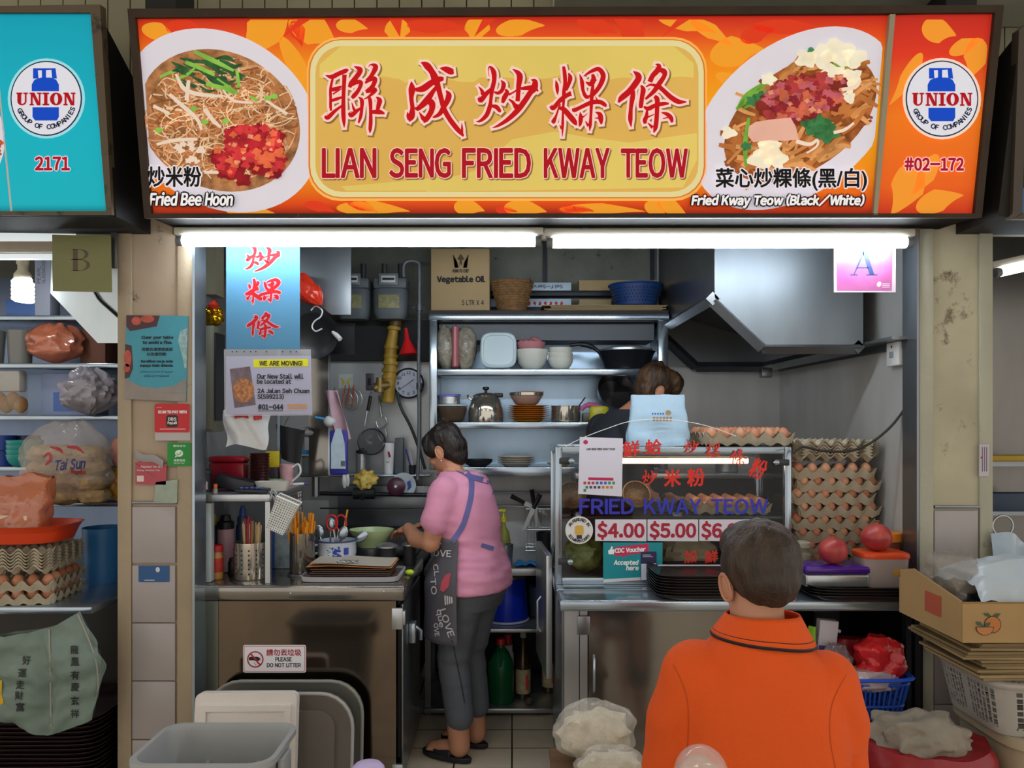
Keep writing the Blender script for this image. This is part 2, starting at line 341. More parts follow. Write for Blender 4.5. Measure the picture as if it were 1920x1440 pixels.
# pillars
def pillar(name, x0, x1, x2, x3, m, m2, ty, tiles):
    b = B()
    b.bb(X(x0, 3), X(x1, 3), 3.0, 3.12, 0, 2.5, .003).bb(X(x2, 3), X(x3, 3), 3.0, 3.12, 0, 2.5, .003)
    o = b.struct(name, m)
    B().bb(X(x1, 3)+.001, X(x2, 3)-.001, 3.012, 3.12, 0, 2.5).struct('panel', m2, parent=o)
    b = B()
    for y0, y1 in tiles:
        b.bb(X(x1, 3)+.003, X(x2, 3)-.008, 3.0, 3.011, max(Z(y1, 3), .001), Z(y0, 3), .003)
    b.struct('tile_panel', TILEP, parent=o)
    B().bb(X(x1, 3)+.003, X(x2, 3)-.002, 2.997, 3.011, Z(ty, 3), Z(ty-5, 3), .002).struct('trim', STD, parent=o)
    return o
PL = pillar('pillar_left', 220, 246, 332, 362, CREAM, M('#ab9985', .6, var=.12, vs=3, dirt='#4d3d2c', ds=9, dth=.63), 945,
            [(950, 1056), (1060, 1167), (1169, 1276), (1278, 1386), (1388, 1520)])
PR = pillar('pillar_right', 1724, 1751, 1838, 1862, CREAMW, M('#b0aa92', .6, var=.15, vs=4, dirt='#5e5138', ds=6, dth=.58), 953,
            [(957, 1062), (1065, 1190), (1192, 1320), (1322, 1450)])
B().bb(X(362.5, 3), X(367, 3), 2.99, 3.1, 0, 2.4).struct('trim_5', STB)
B().bb(X(1716.5, 3), X(1721, 3), 2.99, 3.1, 0, 2.4).struct('trim_6', STD)
# ---- hood over the wok
h = thing('extractor_hood', 'large stainless steel extractor hood with sloped dark opening under pink letter sign', 'extractor hood', (1.2, 3.9, 1.87))
def HB(): return B()
o0 = Vector((1.2, 3.9, 1.87))
def sh(b):
    for v in b.bm.verts: v.co -= o0
    return b
prof = [(.883, 2.08), (1.1, 1.87), (1.53, 1.87), (1.53, 2.61), (.883, 2.61)]
b = B().prism(prof, 3.3, 3.308)
sh(b).done('front_panel', steel('#7c848b', .5, bump=.05, bs=4, metal=.75), h)
b = B().bb(.883, .891, 3.309, 4.56, 2.08, 2.61).bb(1.522, 1.53, 3.309, 4.56, 1.87, 2.61).bb(.892, 1.521, 4.55, 4.558, 1.87, 2.61)
sh(b).done('side_panel', STD, h)
b = B()
for p in ([(.875, 3.3, 2.075), (.875, 4.55, 2.075)], [(.883, 3.32, 2.07), (1.1, 3.32, 1.865)], [(1.1, 3.32, 1.865), (1.52, 3.32, 1.865)], [(.883, 4.53, 2.07), (1.1, 4.53, 1.865)], [(1.1, 4.53, 1.865), (1.52, 4.53, 1.865)], [(1.51, 3.3, 1.865), (1.51, 4.54, 1.865)]):
    a, c = Vector(p[0]), Vector(p[1]); b.tube([a, c], .03, 4)
sh(b).done('gutter', STD, h)
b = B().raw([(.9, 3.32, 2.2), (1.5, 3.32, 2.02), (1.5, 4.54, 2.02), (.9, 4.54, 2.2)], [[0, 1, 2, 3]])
sh(b).done('filter', M('#38383c', .45, .8), h)  # dark sloping sheet standing in for the shade inside the hood
b = B().bb(1.535, 1.618, 3.06, 4.56, 1.872, 1.884).bb(1.605, 1.618, 3.06, 4.56, 1.84, 1.88)
sh(b).done('wall_ledge', STD, h)
b = B().bb(1.42, 1.48, 4.3, 4.36, 1.79, 1.845, .006)
sh(b).done('grease_cup', STD, h)
# ---------------------------------------------------------------- unseen hall lamps added behind the viewer for ambient light, and the tubes over the stall
def tube_lamp(name, label, px0, px1, py, d, parent_group=None, e=TUBE_E, r=.021):
    x0, x1 = X(px0, d), X(px1, d); c = Vector(((x0+x1)/2, d, Z(py, d)))
    t = thing(name, label, 'lamp', c, 0, parent_group)
    h = (x1-x0)/2
    B().tube([(-h+.012, 0, 0), (h-.012, 0, 0)], r, 14).done('tube', M('#eaf5ff', .5, e=e), t)
    B().tube([(-h-.012, 0, 0), (-h+.012, 0, 0)], r*.95, 12).tube([(h-.012, 0, 0), (h+.012, 0, 0)], r*.95, 12).done('end_cap', M('#6d6f72', .5), t)
    B().bb(-h-.02, h+.02, -.012, .03, r+.002, r+.03, .004).done('batten', M('#c9c6b8', .5), t)
    return t
tube_lamp('fluorescent_lamp', 'left of two glowing fluorescent tubes along the stall front', 338, 1009, 452, 2.93, 'tubes over the stall front')
tube_lamp('fluorescent_lamp', 'right of two glowing fluorescent tubes, above the pink letter sign', 1031, 1704, 455, 2.93, 'tubes over the stall front')
for i, (x, y) in enumerate(((-1.6, -.6), (1.6, -.6), (-1.6, -2.6), (1.6, -2.6))):
    t = thing('hall_fill_lamp', 'unseen fill lamp added on the dining hall ceiling behind the viewer', 'lamp', (x, y, 3.7), 0, 'added fill lamps of the dining hall')
    B().bb(-.62, .62, -.09, .09, -.01, .0).done('diffuser', M('#fff6e6', .5, e=HALL_E), t)
    B().bb(-.65, .65, -.11, .11, .002, .06, .01).done('housing', M('#d8d8d2', .5), t)
B().bb(-7, 6, -4, 2.7, 3.77, 3.87).struct('ceiling_hall', M('#b9b6aa', .8))
# ================================================================ LIGHT-BOX SIGNS
YB, YT, ZB, ZT = 2.75, 2.63, 2.284, 2.97     # the sign's face leans forward at the top
NN = Vector((0, -(ZT-ZB), (YT-YB))).normalized()
def onsign(px, py, k=0):
    P0 = Vector((0, YB, ZB)); D = Vector(((px-960)/F, 1, -(py-HY)/F)); C0 = Vector((0, 0, CZ))
    t = (P0-C0).dot(NN)/D.dot(NN); return C0+D*t+NN*(.0012+.0007*k)
S0 = Vector((.18, 2.86, ZB))
def SE(hexc, e=None, **k): return M(hexc, rough=.4, spec=.12, e=(SIGN_E if e is None else e), **k)
def grad_mat(stops, e):
    m = bpy.data.materials.new('print_gradient'); m.use_nodes = True; nt = m.node_tree; b = nt.nodes['Principled BSDF']; N = nt.nodes.new; L = nt.links.new
    tc = N('ShaderNodeTexCoord'); sp = N('ShaderNodeSeparateXYZ'); L(tc.outputs['Generated'], sp.inputs[0])
    r = N('ShaderNodeValToRGB'); el = r.color_ramp.elements
    el[0].position = stops[0][0]; el[0].color = lin(stops[0][1]); el[1].position = stops[-1][0]; el[1].color = lin(stops[-1][1])
    for p, c in stops[1:-1]:
        q = el.new(p); q.color = lin(c)
    L(sp.outputs[2], r.inputs[0]); L(r.outputs[0], b.inputs['Base Color']); L(r.outputs[0], b.inputs['Emission Color']); b.inputs['Emission Strength'].default_value = e; b.inputs['Roughness'].default_value = .4; b.inputs['Specular IOR Level'].default_value = .12
    return m
def loc(b, o):
    for v in b.bm.verts: v.co -= o
    return b
sg = thing('stall_sign', 'wide orange lit signboard with red calligraphy between two plates of noodles', 'signboard', S0)
def part(b, name, m, **k): return loc(b, S0).done(name, m, sg, **k)
FRM = M('#40342a', .65, spec=.2, var=.2, vs=6, dirt='#8b7a63', ds=9, dth=.66)
xl, xr = -1.326, 1.696
def sbox(b, px0, py0, px1, py1, k0, k1):      # bar on the sign plane
    q = [(px0, py0), (px1, py0), (px1, py1), (px0, py1)]
    a = [onsign(*p, 0)+NN*k1 for p in q]; c = [onsign(*p, 0)+NN*k0 for p in q]
    b.raw(a+c, [[0, 1, 2, 3], [4, 5, 6, 7][::-1], [0, 4, 5, 1], [1, 5, 6, 2], [2, 6, 7, 3], [3, 7, 4, 0]]); return b
b = B(); b.raw([(xl, YT, ZT), (xr, YT, ZT), (xr, YB, ZB), (xl, YB, ZB), (xl, 3.02, ZT+.02), (xr, 3.02, ZT+.02), (xr, 3.02, ZB+.02), (xl, 3.02, ZB+.02)],
      [[4, 5, 6, 7], [0, 4, 7, 3], [1, 2, 6, 5], [0, 1, 5, 4], [3, 7, 6, 2]])
part(b, 'case', M('#14110d', .8, spec=.1), flat=True)
b = B()
# frame: outer rim of the box (traced in pixels, laid on the leaning face)
def quadbar(b, q, k0=-.02, k1=.018):
    a = [onsign(*p)+NN*k1 for p in q]; c = [onsign(*p)+NN*k0 for p in q]
    b.raw(a+c, [[0, 1, 2, 3], [7, 6, 5, 4], [0, 4, 5, 1], [1, 5, 6, 2], [2, 6, 7, 3], [3, 7, 4, 0]])
quadbar(b, [(244, 20), (1876, 13), (1860, 27), (258, 36)]); quadbar(b, [(288, 401), (1822, 401), (1835, 409), (275, 410)])
quadbar(b, [(244, 20), (258, 36), (288, 401), (275, 410)]); quadbar(b, [(1860, 27), (1876, 13), (1835, 409), (1822, 401)])
part(b, 'frame', FRM, flat=True)
b = B(); quadbar(b, [(1664, 30), (1674, 30), (1641, 404), (1633, 404)]); part(b, 'divider', M('#a39a80', .5), flat=True)
b = B(); shape(b, onsign, [(256, 35), (1664, 29), (1633, 404), (286, 404)])
part(b, 'main_face', grad_mat([(0, '#8f1a12'), (.06, '#dd4a12'), (.2, '#ec8a14'), (.5, '#f3a912'), (.78, '#f08a14'), (.9, '#e4501c'), (1, '#c8261a')], SIGN_E), flat=True)
b = B(); shape(b, onsign, [(1674, 29), (1862, 25), (1824, 401), (1641, 404)])
part(b, 'unit_face', grad_mat([(0, '#c9301a'), (.15, '#e8621c'), (.5, '#ee7a1a'), (.8, '#dd3a22'), (1, '#c22a1e')], SIGN_E), flat=True)
# printed flower shapes
def drop(cx, cy, rx, ry, ro):      # a petal: round at one end, drawn out to a curved tip at the other
    if ry > rx: rx, ry, ro = ry, rx, ro+PI/2
    o = []
    for i in range(32):
        t = 2*PI*i/32; x = math.cos(t); y = math.sin(t)*(1-.75*max(0, x)**.8)+.45*max(0, x)**2
        o.append((cx+1.15*rx*x*math.cos(ro)-1.2*ry*y*math.sin(ro), cy+1.15*rx*x*math.sin(ro)+1.2*ry*y*math.cos(ro)))
    return o
def petal(cx, cy, rx, ry, ro): return [(min(max(x, 262), 1856-(y-30)*.09), min(max(y, 37), 400)) for x, y in drop(cx, cy, rx, ry, ro)]
def blob(b, cx, cy, r, petals, ph=0, sq=.8, k=1, amp=.45):
    shape(b, onsign, [(cx+r*(1-amp+amp*math.cos(petals*t+ph))*math.cos(t), cy+r*sq*(1-amp+amp*math.cos(petals*t+ph))*math.sin(t)) for t in [2*PI*i/64 for i in range(64)]], k)
PN, PC = 'pale_petal_print', '#f2a02a'
for cx, cy, rx, ry, ro in [(590, 55, 45, 26, .4), (660, 48, 26, 12, 0), (745, 60, 20, 22, 0), (895, 56, 20, 22, 0), (975, 50, 40, 14, -.2), (495, 60, 30, 60, .5), (1380, 95, 44, 24, -.3), (1335, 60, 40, 12, .5), (1290, 45, 50, 12, .2),
     (700, 390, 60, 12, 0), (880, 388, 25, 14, 0), (985, 390, 35, 14, 0), (1130, 392, 70, 9, 0), (1260, 388, 26, 12, .3), (560, 130, 14, 60, -.5), (1370, 150, 26, 10, .3), (470, 395, 40, 10, 0), (1230, 392, 20, 12, .4), (300, 60, 30, 14, .2)]:
    b = B(); shape(b, onsign, petal(cx, cy, rx, ry, ro), 1); part(b, PN, SE(PC))
PN, PC = 'red_petal_print', '#df3d1c'
for cx, cy, rx, ry, ro in [(350, 52, 34, 14, 0), (1480, 50, 60, 12, 0), (1120, 48, 34, 14, .2), (820, 48, 50, 12, 0), (680, 385, 28, 9, .3), (1080, 392, 30, 8, 0), (1420, 62, 30, 14, -.4), (560, 62, 12, 22, -.5), (600, 388, 26, 8, .2), (1190, 60, 24, 20, .5), (950, 394, 18, 7, 0)]:
    b = B(); shape(b, onsign, petal(cx, cy, rx, ry, ro), 1); part(b, PN, SE(PC))
for cx, dx in ((560, -30), (730, 20), (905, -16), (1150, 26), (1270, -30)):
    b = B(); shape(b, onsign, [(cx, 36), (cx+24, 36), (cx+dx, 70)], 2); part(b, PN, SE(PC))
PN, PC = 'unit_petal_print', '#f39a30'
for cx, cy, rx, ry, ro in [(1760, 55, 28, 22, 0), (1700, 150, 12, 50, .5), (1700, 355, 26, 48, .3), (1760, 375, 40, 18, -.4), (1735, 330, 14, 40, .5), (1830, 110, 20, 34, .1), (1810, 85, 30, 12, -.5)]:
    b = B(); shape(b, onsign, petal(cx, cy, rx, ry, ro), 1); part(b, PN, SE(PC))
# cream panel
b = B(); shape(b, onsign, rrect(576, 70, 1325, 377, 62), 2); part(b, 'panel_glow', SE('#f7b95a'))
b = B(); shape(b, onsign, rrect(579, 74, 1322, 372, 60), 3); part(b, 'panel_line', SE('#d97a2c'))
b = B(); shape(b, onsign, rrect(582, 76, 1319, 370, 58), 4); part(b, 'panel_border', SE('#e3d9a0'))
b = B(); shape(b, onsign, rrect(592, 87, 1309, 360, 50), 5); part(b, 'panel', SE('#dcb25a', var=.05, vs=2))
b = B()
top = [(600+i*10, 146+(10*noise.noise(Vector((i*.23, 3, 0))))+(8 if 15 < i < 30 else 0)) for i in range(71)]
shape(b, onsign, [(640, 87), (1262, 87), (1300, 120)]+top[::-1]+[(600, 122)], 6)
low = [(800, 345), (900, 318), (960, 262), (1040, 247), (1100, 258), (1180, 268), (1306, 250), (1306, 300), (1280, 352), (800, 360)]
shape(b, onsign, low, 6); shape(b, onsign, [(640, 350), (700, 345), (860, 330), (820, 358), (650, 358)], 7)
part(b, 'panel_scenery', SE('#e0c96a', var=.05, vs=2))
# five big brush characters: white edge, then red
ORG = {'聯': (600, 110), '成': (750, 110), '炒': (885, 110), '粿': (1025, 110), '條': (1150, 110)}
SF = 140/134.4
for grow, dx, k, nm, m in ((5.2, 2.2, 8, 'character_shadow', SE('#8f6a35')), (4.4, 0, 9, 'character_edge', SE('#f6d3cd')), (0, 0, 10, 'character', SE('#b30a12', .36))):
    for ch, (x, y) in ORG.items():
        b = B(); brush(b, onsign, ch, x+dx, y+dx, SF, k, grow); part(b, nm, m)
words = [('LIAN', 604, 707), ('SENG', 730, 846), ('FRIED', 866, 996), ('KWAY', 1019, 1143), ('TEOW', 1163, 1289)]
for grow, dx, k, nm, m in ((3.8, 2, 8, 'title_shadow', SE('#8f6a35')), (3.4, 0, 9, 'title_edge', SE('#f6d3cd')), (1.7, 0, 10, 'title', SE('#a10e1c', .34))):
    for s, a, c in words: b = B(); put_text(b, lambda x, y, q: onsign(x+dx, y+dx, k), s, a+2, 280, c-2, 333, 0, grow); part(b, nm, m)
# --- plates of noodles (printed pictures)
WPL = SE('#dcd9e6', var=.03, vs=3)
def clip_poly(pts, f): return [p for p in pts if f(p)]
def noodle_strands(b, cx, cy, rx, ry, n, wmin, wmax, k, seed, ln=.5):
    R = random.Random(seed)
    for i in range(n):
        t = R.uniform(0, 2*PI); r = math.sqrt(R.random())*.88
        x, y = cx+rx*r*math.cos(t), cy+ry*r*math.sin(t); a = R.uniform(0, 2*PI); L = R.uniform(.18, ln)*rx; cv = R.uniform(-1.6, 1.6)
        pts = []
        for j in range(6):
            q = j/5; aa = a+cv*q
            px, py = x+math.cos(aa)*L*q, y+math.sin(aa)*L*q*.8
            d = math.hypot((px-cx)/rx, (py-cy)/ry)
            if d > 1: px, py = cx+(px-cx)/d, cy+(py-cy)/d
            pts.append((px, py, R.uniform(wmin, wmax)))
        ribbon(b, onsign, pts, k+i*.004, 0, 3)
def lump(b, x, y, r, k, R):
    n = 18; ph = R.uniform(0, 6); w = R.choice((3, 4, 5))
    shape(b, onsign, [(x+r*(1+.22*math.sin(w*t+ph)+.1*math.sin(7*t))*math.cos(t), y+r*.8*(1+.22*math.sin(w*t+ph))*math.sin(t)) for t in [2*PI*i/n for i in range(n)]], k)
def lefted(pts, xmin):
    return [(max(x, xmin(y)), y) for x, y in pts]
# left plate
b = B(); shape(b, onsign, lefted(oval(414, 226, 198, 158, 64, .62), lambda y: 259+(y-40)*.08), 2); part(b, 'plate_print', WPL)
b = B(); shape(b, onsign, lefted(oval(412, 226, 156, 128, 48, .45), lambda y: 268+(y-90)*.07), 3); part(b, 'noodle_bed_print', SE('#a9744a', var=.5, vs=26))
for i, (c, n, w0, w1) in enumerate((('#b5773f', 110, 2, 4), ('#d3a277', 150, 1.6, 3.2), ('#8a5530', 70, 1.5, 3), ('#e6c9a4', 110, 1.4, 3), ('#c98555', 80, 1.4, 3))):
    b = B(); noodle_strands(b, 416, 226, 142, 116, n, w0, w1, 4+i, 20+i); part(b, 'noodle_strand_print', SE(c, var=.2, vs=15))
R = random.Random(5)
b = B()
for i in range(30):
    x, y = R.uniform(320, 440), R.uniform(108, 165); ribbon(b, onsign, [(x, y, 2), (x+R.uniform(6, 22), y+R.uniform(-2, 12), R.uniform(5, 11)), (x+R.uniform(20, 40), y+R.uniform(4, 20), 2)], 11+i*.01)
part(b, 'dark_greens_print', SE('#2f5a33', var=.4, vs=30))
b = B()
for p in ([(366, 98, 6), (400, 114, 9), (440, 134, 5)], [(350, 118, 7), (380, 130, 8), (404, 142, 6)], [(302, 146, 4), (320, 138, 6), (340, 133, 3)], [(388, 158, 8), (415, 165, 8), (440, 176, 5)], [(446, 134, 6), (450, 165, 6)], [(470, 182, 4), (484, 190, 7)], [(408, 150, 6), (440, 172, 8), (448, 176, 3)], [(330, 150, 5), (352, 142, 6), (370, 126, 3)]):
    b = B(); ribbon(b, onsign, p, 12); part(b, 'stalk_print', SE('#86bf4e', var=.2, vs=20))
for x, y in ((504, 185), (516, 182), (402, 298), (425, 228), (365, 205), (300, 245), (386, 230)): b = B(); shape(b, onsign, oval(x, y, 7, 5, 10), 12); part(b, 'spring_onion_print', SE('#86bf4e', var=.2, vs=20))
b = B()
for p in ([(332, 140, 4), (345, 165, 8), (362, 175, 8), (390, 180, 7), (420, 182, 5)], [(356, 152, 7), (352, 190, 8)], [(320, 178, 6), (345, 200, 8), (372, 225, 7), (380, 245, 5)], [(386, 205, 8), (400, 225, 8), (416, 240, 5)], [(420, 170, 3), (440, 190, 5), (476, 194, 4)], [(296, 272, 5), (330, 264, 7), (372, 262, 6)], [(290, 200, 6), (320, 214, 6)], [(500, 190, 4), (540, 215, 6)], [(385, 324, 5), (412, 324, 6)], [(490, 325, 5), (510, 310, 5), (528, 312, 4)]):
    ribbon(b, onsign, p, 13)
for i in range(9): lump(b, R.uniform(330, 410), R.uniform(270, 305), R.uniform(4, 9), 13, R)
part(b, 'bean_sprout_print', SE('#e8d6c4'))
for i, (c, n, r0, r1, k) in enumerate((('#8f1822', 48, 12, 19, 14), ('#b3242e', 44, 8, 15, 15), ('#d0383c', 34, 6, 12, 16), ('#e06a44', 22, 5, 11, 17), ('#eb9a74', 12, 3, 7, 18))):
    b = B()
    for j in range(n):
        t = R.uniform(0, 2*PI); q = math.sqrt(R.random()); lump(b, 482+66*q*math.cos(t)-8, 284+52*q*math.sin(t)+(6 if q > .8 else 0), R.uniform(r0, r1)*.85, k+j*.01, R)
        if n <= 12: part(b, 'prawn_print', SE(c, var=.3, vs=22)); b = B()
    if n > 12: part(b, 'prawn_print', SE(c, var=.3, vs=22))
# right plate
def rcut(pts): return [(min(x, 1657-(y-55)*.085), y) for x, y in pts]
b = B(); shape(b, onsign, rcut(oval(1490, 222, 215, 140, 64, -.66)), 2); part(b, 'plate_print', WPL)
b = B(); shape(b, onsign, oval(1500, 222, 160, 96, 40, -.6), 3); part(b, 'noodle_bed_print', SE('#9c5a2a', var=.5, vs=20))
for i, (c, n, w0, w1) in enumerate((('#8d4a22', 90, 5, 10), ('#b9723a', 90, 6, 12), ('#d79a5e', 60, 5, 11), ('#c4854a', 60, 4, 9))):
    R2 = random.Random(40+i); b = B()
    for j in range(n):
        u, v = R2.uniform(-1, 1), R2.uniform(-1, 1)
        if u*u+v*v > 1: continue
        cx = 1502+u*150*.82+v*92*.56; cy = 222-u*150*.56+v*92*.82
        a = R2.uniform(-1.2, .6); L = R2.uniform(14, 34)
        ribbon(b, onsign, [(cx-L*math.cos(a), cy-L*math.sin(a), R2.uniform(w0, w1)), (cx, cy+R2.uniform(-8, 8), R2.uniform(w0, w1)), (cx+L*math.cos(a), cy+L*math.sin(a), R2.uniform(w0, w1)*.6)], 4+i+j*.01)
    part(b, 'noodle_strand_print', SE(c, var=.2, vs=15))
b = B()
for p in ([(1384, 200, 5), (1400, 178, 8), (1436, 156, 8)], [(1403, 222, 6), (1396, 270, 9), (1398, 312, 6)], [(1392, 205, 4), (1415, 190, 9), (1436, 170, 5)], [(1560, 122, 5), (1596, 126, 6)], [(1380, 205, 5), (1398, 190, 9), (1430, 162, 5)]): b = B(); ribbon(b, onsign, p, 9); part(b, 'stalk_print', SE('#6fa63c', var=.3, vs=20))
b = B()
for x, y, r in ((1530, 235, 26), (1548, 250, 22), (1510, 228, 16), (1398, 275, 10), (1425, 185, 15), (1410, 190, 12), (1520, 98, 9)): b = B(); lump(b, x, y, r, 10, R); part(b, 'dark_leaf_print', SE('#3d7a48', var=.3, vs=25))
b = B()
for x, y, r in ((1560, 140, 22), (1580, 152, 20), (1596, 145, 18), (1585, 168, 14), (1590, 185, 12), (1440, 285, 26), (1425, 300, 22), (1455, 300, 20), (1440, 270, 18), (1540, 108, 26), (1570, 100, 30), (1600, 110, 22), (1510, 112, 20), (1440, 150, 14), (1365, 250, 14)): b = B(); lump(b, x, y, r, 11, R); part(b, 'egg_print', SE('#f0ead2', var=.1, vs=20))
for i, (c, n, r0, r1, k) in enumerate((('#7f2a22', 44, 10, 18, 12), ('#a83a38', 40, 7, 14, 13), ('#c9654a', 30, 6, 12, 14), ('#b85a66', 22, 5, 10, 15), ('#8f2430', 16, 4, 9, 16), ('#dc9470', 9, 3, 7, 17))):
    b = B()
    for j in range(n):
        t = R.uniform(0, 2*PI); q = math.sqrt(R.random()); u, v = q*math.cos(t)*86, q*math.sin(t)*38
        lump(b, 1506+u*.88+v*.3, 182-u*.28+v, R.uniform(r0, r1), k+j*.01, R)
        if n <= 12: part(b, 'prawn_print', SE(c, var=.3, vs=22)); b = B()
    if n > 12: part(b, 'prawn_print', SE(c, var=.3, vs=22))
b = B(); shape(b, onsign, [(1402, 238), (1415, 230), (1440, 226), (1480, 222), (1490, 240), (1495, 262), (1470, 266), (1440, 264), (1410, 268), (1400, 255)], 17); part(b, 'fishcake_print', SE('#e6b3a2', var=.05))
b = B()
for p in ([(1490, 266, 8), (1515, 272, 7), (1530, 264, 5), (1528, 276, 4), (1510, 288, 3)], [(1560, 250, 6), (1580, 245, 6), (1598, 232, 4)], [(1575, 170, 6), (1600, 165, 8), (1610, 152, 5)]): b = B(); ribbon(b, onsign, p, 18); part(b, 'bean_sprout_print', SE('#f0dccb'))
# captions
for (cn, a, c, y0, y1), (en, ea, ec, e0, e1) in ((('炒米粉', 281, 380, 314, 351), ('Fried Bee Hoon', 285, 439, 362, 386)), (('菜心炒粿條(黑/白)', 1340, 1621, 317, 358), ('Fried Kway Teow (Black/White)', 1295, 1616, 366, 390))):
    b = B(); put_text(b, lambda x, y, q: onsign(x, y, 20), cn, a-.5, y0-.5, c+.5, y1+.5, 0, 3.2); part(b, 'caption_edge', SE('#e8e4ec'))
    b = B(); put_text(b, lambda x, y, q: onsign(x, y, 21), cn, a, y0, c, y1, 0, .9); part(b, 'caption', SE('#17161a', .1))
    b = B(); put_text(b, lambda x, y, q: onsign(x, y, 22), en, ea, e0, ec, e1, 0, 4, shear=.2); part(b, 'caption_edge', SE('#1d1b24', .1))
    b = B(); put_text(b, lambda x, y, q: onsign(x, y, 23), en, ea, e0, ec, e1, 0, 1.1, shear=.2); part(b, 'caption', SE('#f2f0f4'))
# round gas badge with a blue cylinder and slab-serif letters
def slab(b, fn, s, x0, x1, y0, y1, k):
    n = len(s); w = (x1-x0); adv = [1.06, 1.06, .58, 1.08, 1.06]; tot = sum(adv); x = x0
    for ch, a in zip(s, adv):
        cw = a/tot*w; l, r = x+cw*.04, x+cw*.96; x += cw; H = y1-y0; t = H*.13
        def q(a_, b_, c_, d_): shape(b, fn, [(l+(r-l)*a_, y0+H*b_), (l+(r-l)*c_, y0+H*b_), (l+(r-l)*c_, y0+H*d_), (l+(r-l)*a_, y0+H*d_)], k)
        if ch == 'I': q(.25, 0, .75, 1); q(0, 0, 1, .13); q(0, .87, 1, 1)
        elif ch == 'N': q(.1, 0, .26, 1); q(.76, 0, .9, 1); q(0, 0, .36, .12); q(0, .88, .36, 1); q(.62, 0, 1, .12); shape(b, fn, [(l+(r-l)*.1, y0), (l+(r-l)*.4, y0), (l+(r-l)*.9, y1), (l+(r-l)*.62, y1)], k)
        elif ch == 'U':
            q(.08, 0, .4, .7); q(.7, 0, .84, .7); q(0, 0, .5, .12); q(.58, 0, .96, .12)
            cx, cy = l+(r-l)*.46, y0+H*.66; A = [(cx+(r-l)*.38*math.cos(i*PI/12), cy+H*.34*math.sin(i*PI/12)) for i in range(13)]; I_ = [(cx+(r-l)*(.24 if i < 6 else .08)*math.cos(i*PI/12), cy+H*.22*math.sin(i*PI/12)) for i in range(13)]
            for i in range(12): shape(b, fn, [A[i], A[i+1], I_[i+1], I_[i]], k)
        else:
            cx, cy = (l+r)/2, (y0+y1)/2; A = oval(cx, cy, (r-l)*.5, H*.5, 28); I_ = oval(cx, cy, (r-l)*.16, H*.38, 28)
            for i in range(28): shape(b, fn, [A[i], A[(i+1) % 28], I_[(i+1) % 28], I_[i]], k)
def arc_text(b, fn, s, cx, cy, r, a0, a1, h, k, bold=0, inward=False):
    n = len(s)
    for i, ch in enumerate(s):
        if ch == ' ': continue
        a = math.radians(a0+(a1-a0)*i/(n-1)); vs, fs, asp = text2d(ch); w = h*asp; sgn = -1 if inward else 1
        for dx, dy in ([(0, 0)] if not bold else [(bold, 0), (-bold, 0), (0, bold), (0, -bold)]):
            pts = []
            for u, v in vs:
                lx, ly = (u-.5)*w+dx, (v-.5)*h+dy
                # baseline away from the centre when inward (text along the bottom)
                rx, ry = (math.cos(a), math.sin(a)); tx, ty = (ry, -rx) if inward else (-ry, rx)
                d = r+ly if inward else r-ly
                pts.append(fn(cx+rx*d+tx*lx, cy+ry*d+ty*lx, k))
            b.raw(pts, fs)
def gas_badge(cx, cy, r, fn, prt, k, glow, skew=1.0):
    b = B(); shape(b, fn, oval(cx, cy, r*1.08, r*1.12, 40), k); prt(b, 'badge_glow', SE(glow))
    b = B(); shape(b, fn, oval(cx, cy, r, r*1.05, 40), k+1); prt(b, 'badge_ring', SE('#1e2a55', .2))
    b = B(); shape(b, fn, oval(cx, cy, r*.965, r*1.015, 40), k+2); prt(b, 'badge_disc', SE('#dfe2f0'))
    b = B(); w = r*.38; sx = -r*.02
    shape(b, fn, [(cx+sx-w, cy-r*.2), (cx+sx-w, cy-r*.38), (cx+sx-w*.8, cy-r*.52), (cx+sx-w*.3, cy-r*.58), (cx+sx+w*.4, cy-r*.58), (cx+sx+w*.8, cy-r*.52), (cx+sx+w, cy-r*.38), (cx+sx+w, cy-r*.2)], k+3)
    shape(b, fn, [(cx+sx-w*.9, cy-r*.55), (cx+sx-w*.9, cy-r*.84), (cx+sx+w*.75, cy-r*.84), (cx+sx+w*.75, cy-r*.8), (cx+sx-w*.55, cy-r*.78), (cx+sx-w*.5, cy-r*.55)], k+3)
    shape(b, fn, [(cx+sx-w*.25, cy-r*.55), (cx+sx-w*.25, cy-r*.8), (cx+sx+w*.05, cy-r*.8), (cx+sx+w*.05, cy-r*.55)], k+3)
    shape(b, fn, [(cx+sx+w*.5, cy-r*.55), (cx+sx+w*.45, cy-r*.8), (cx+sx+w*.75, cy-r*.84), (cx+sx+w*.85, cy-r*.55)], k+3)
    prt(b, 'badge_cylinder_print', SE('#0f46c0', .3)); b = B(); w *= .94; shape(b, fn, [(cx+sx-w, cy+r*.25), (cx+sx+w*1.06, cy+r*.25), (cx+sx+w*1.06, cy+r*.52), (cx+sx+w*.9, cy+r*.62), (cx+sx-w*.8, cy+r*.62), (cx+sx-w, cy+r*.52)], k+3)
    prt(b, 'badge_cylinder_foot_print', SE('#0f46c0', .3))
    b = B(); slab(b, fn, 'UNION', cx-r*.84, cx+r*.84, cy-r*.16, cy+r*.2, k+4); prt(b, 'badge_title', SE('#b00c18', .25))
    b = B(); arc_text(b, fn, 'GROUP OF COMPANIES', cx, cy, r*.80, 155, 22, r*.13, k+4, .5, True); prt(b, 'badge_lettering', SE('#222a4a', .2))
gas_badge(1764, 186, 68, onsign, part, 8, '#f2dccb')
for gr, k, nm, m in ((3.2, 8, 'unit_number_edge', SE('#f6d3cd')), (1.2, 9, 'unit_number', SE('#a81030', .25))):
    b = B(); put_text(b, lambda x, y, q: onsign(x, y, k), '#02-172', 1695, 297, 1804, 320, 0, gr); part(b, nm, m)
b = B()
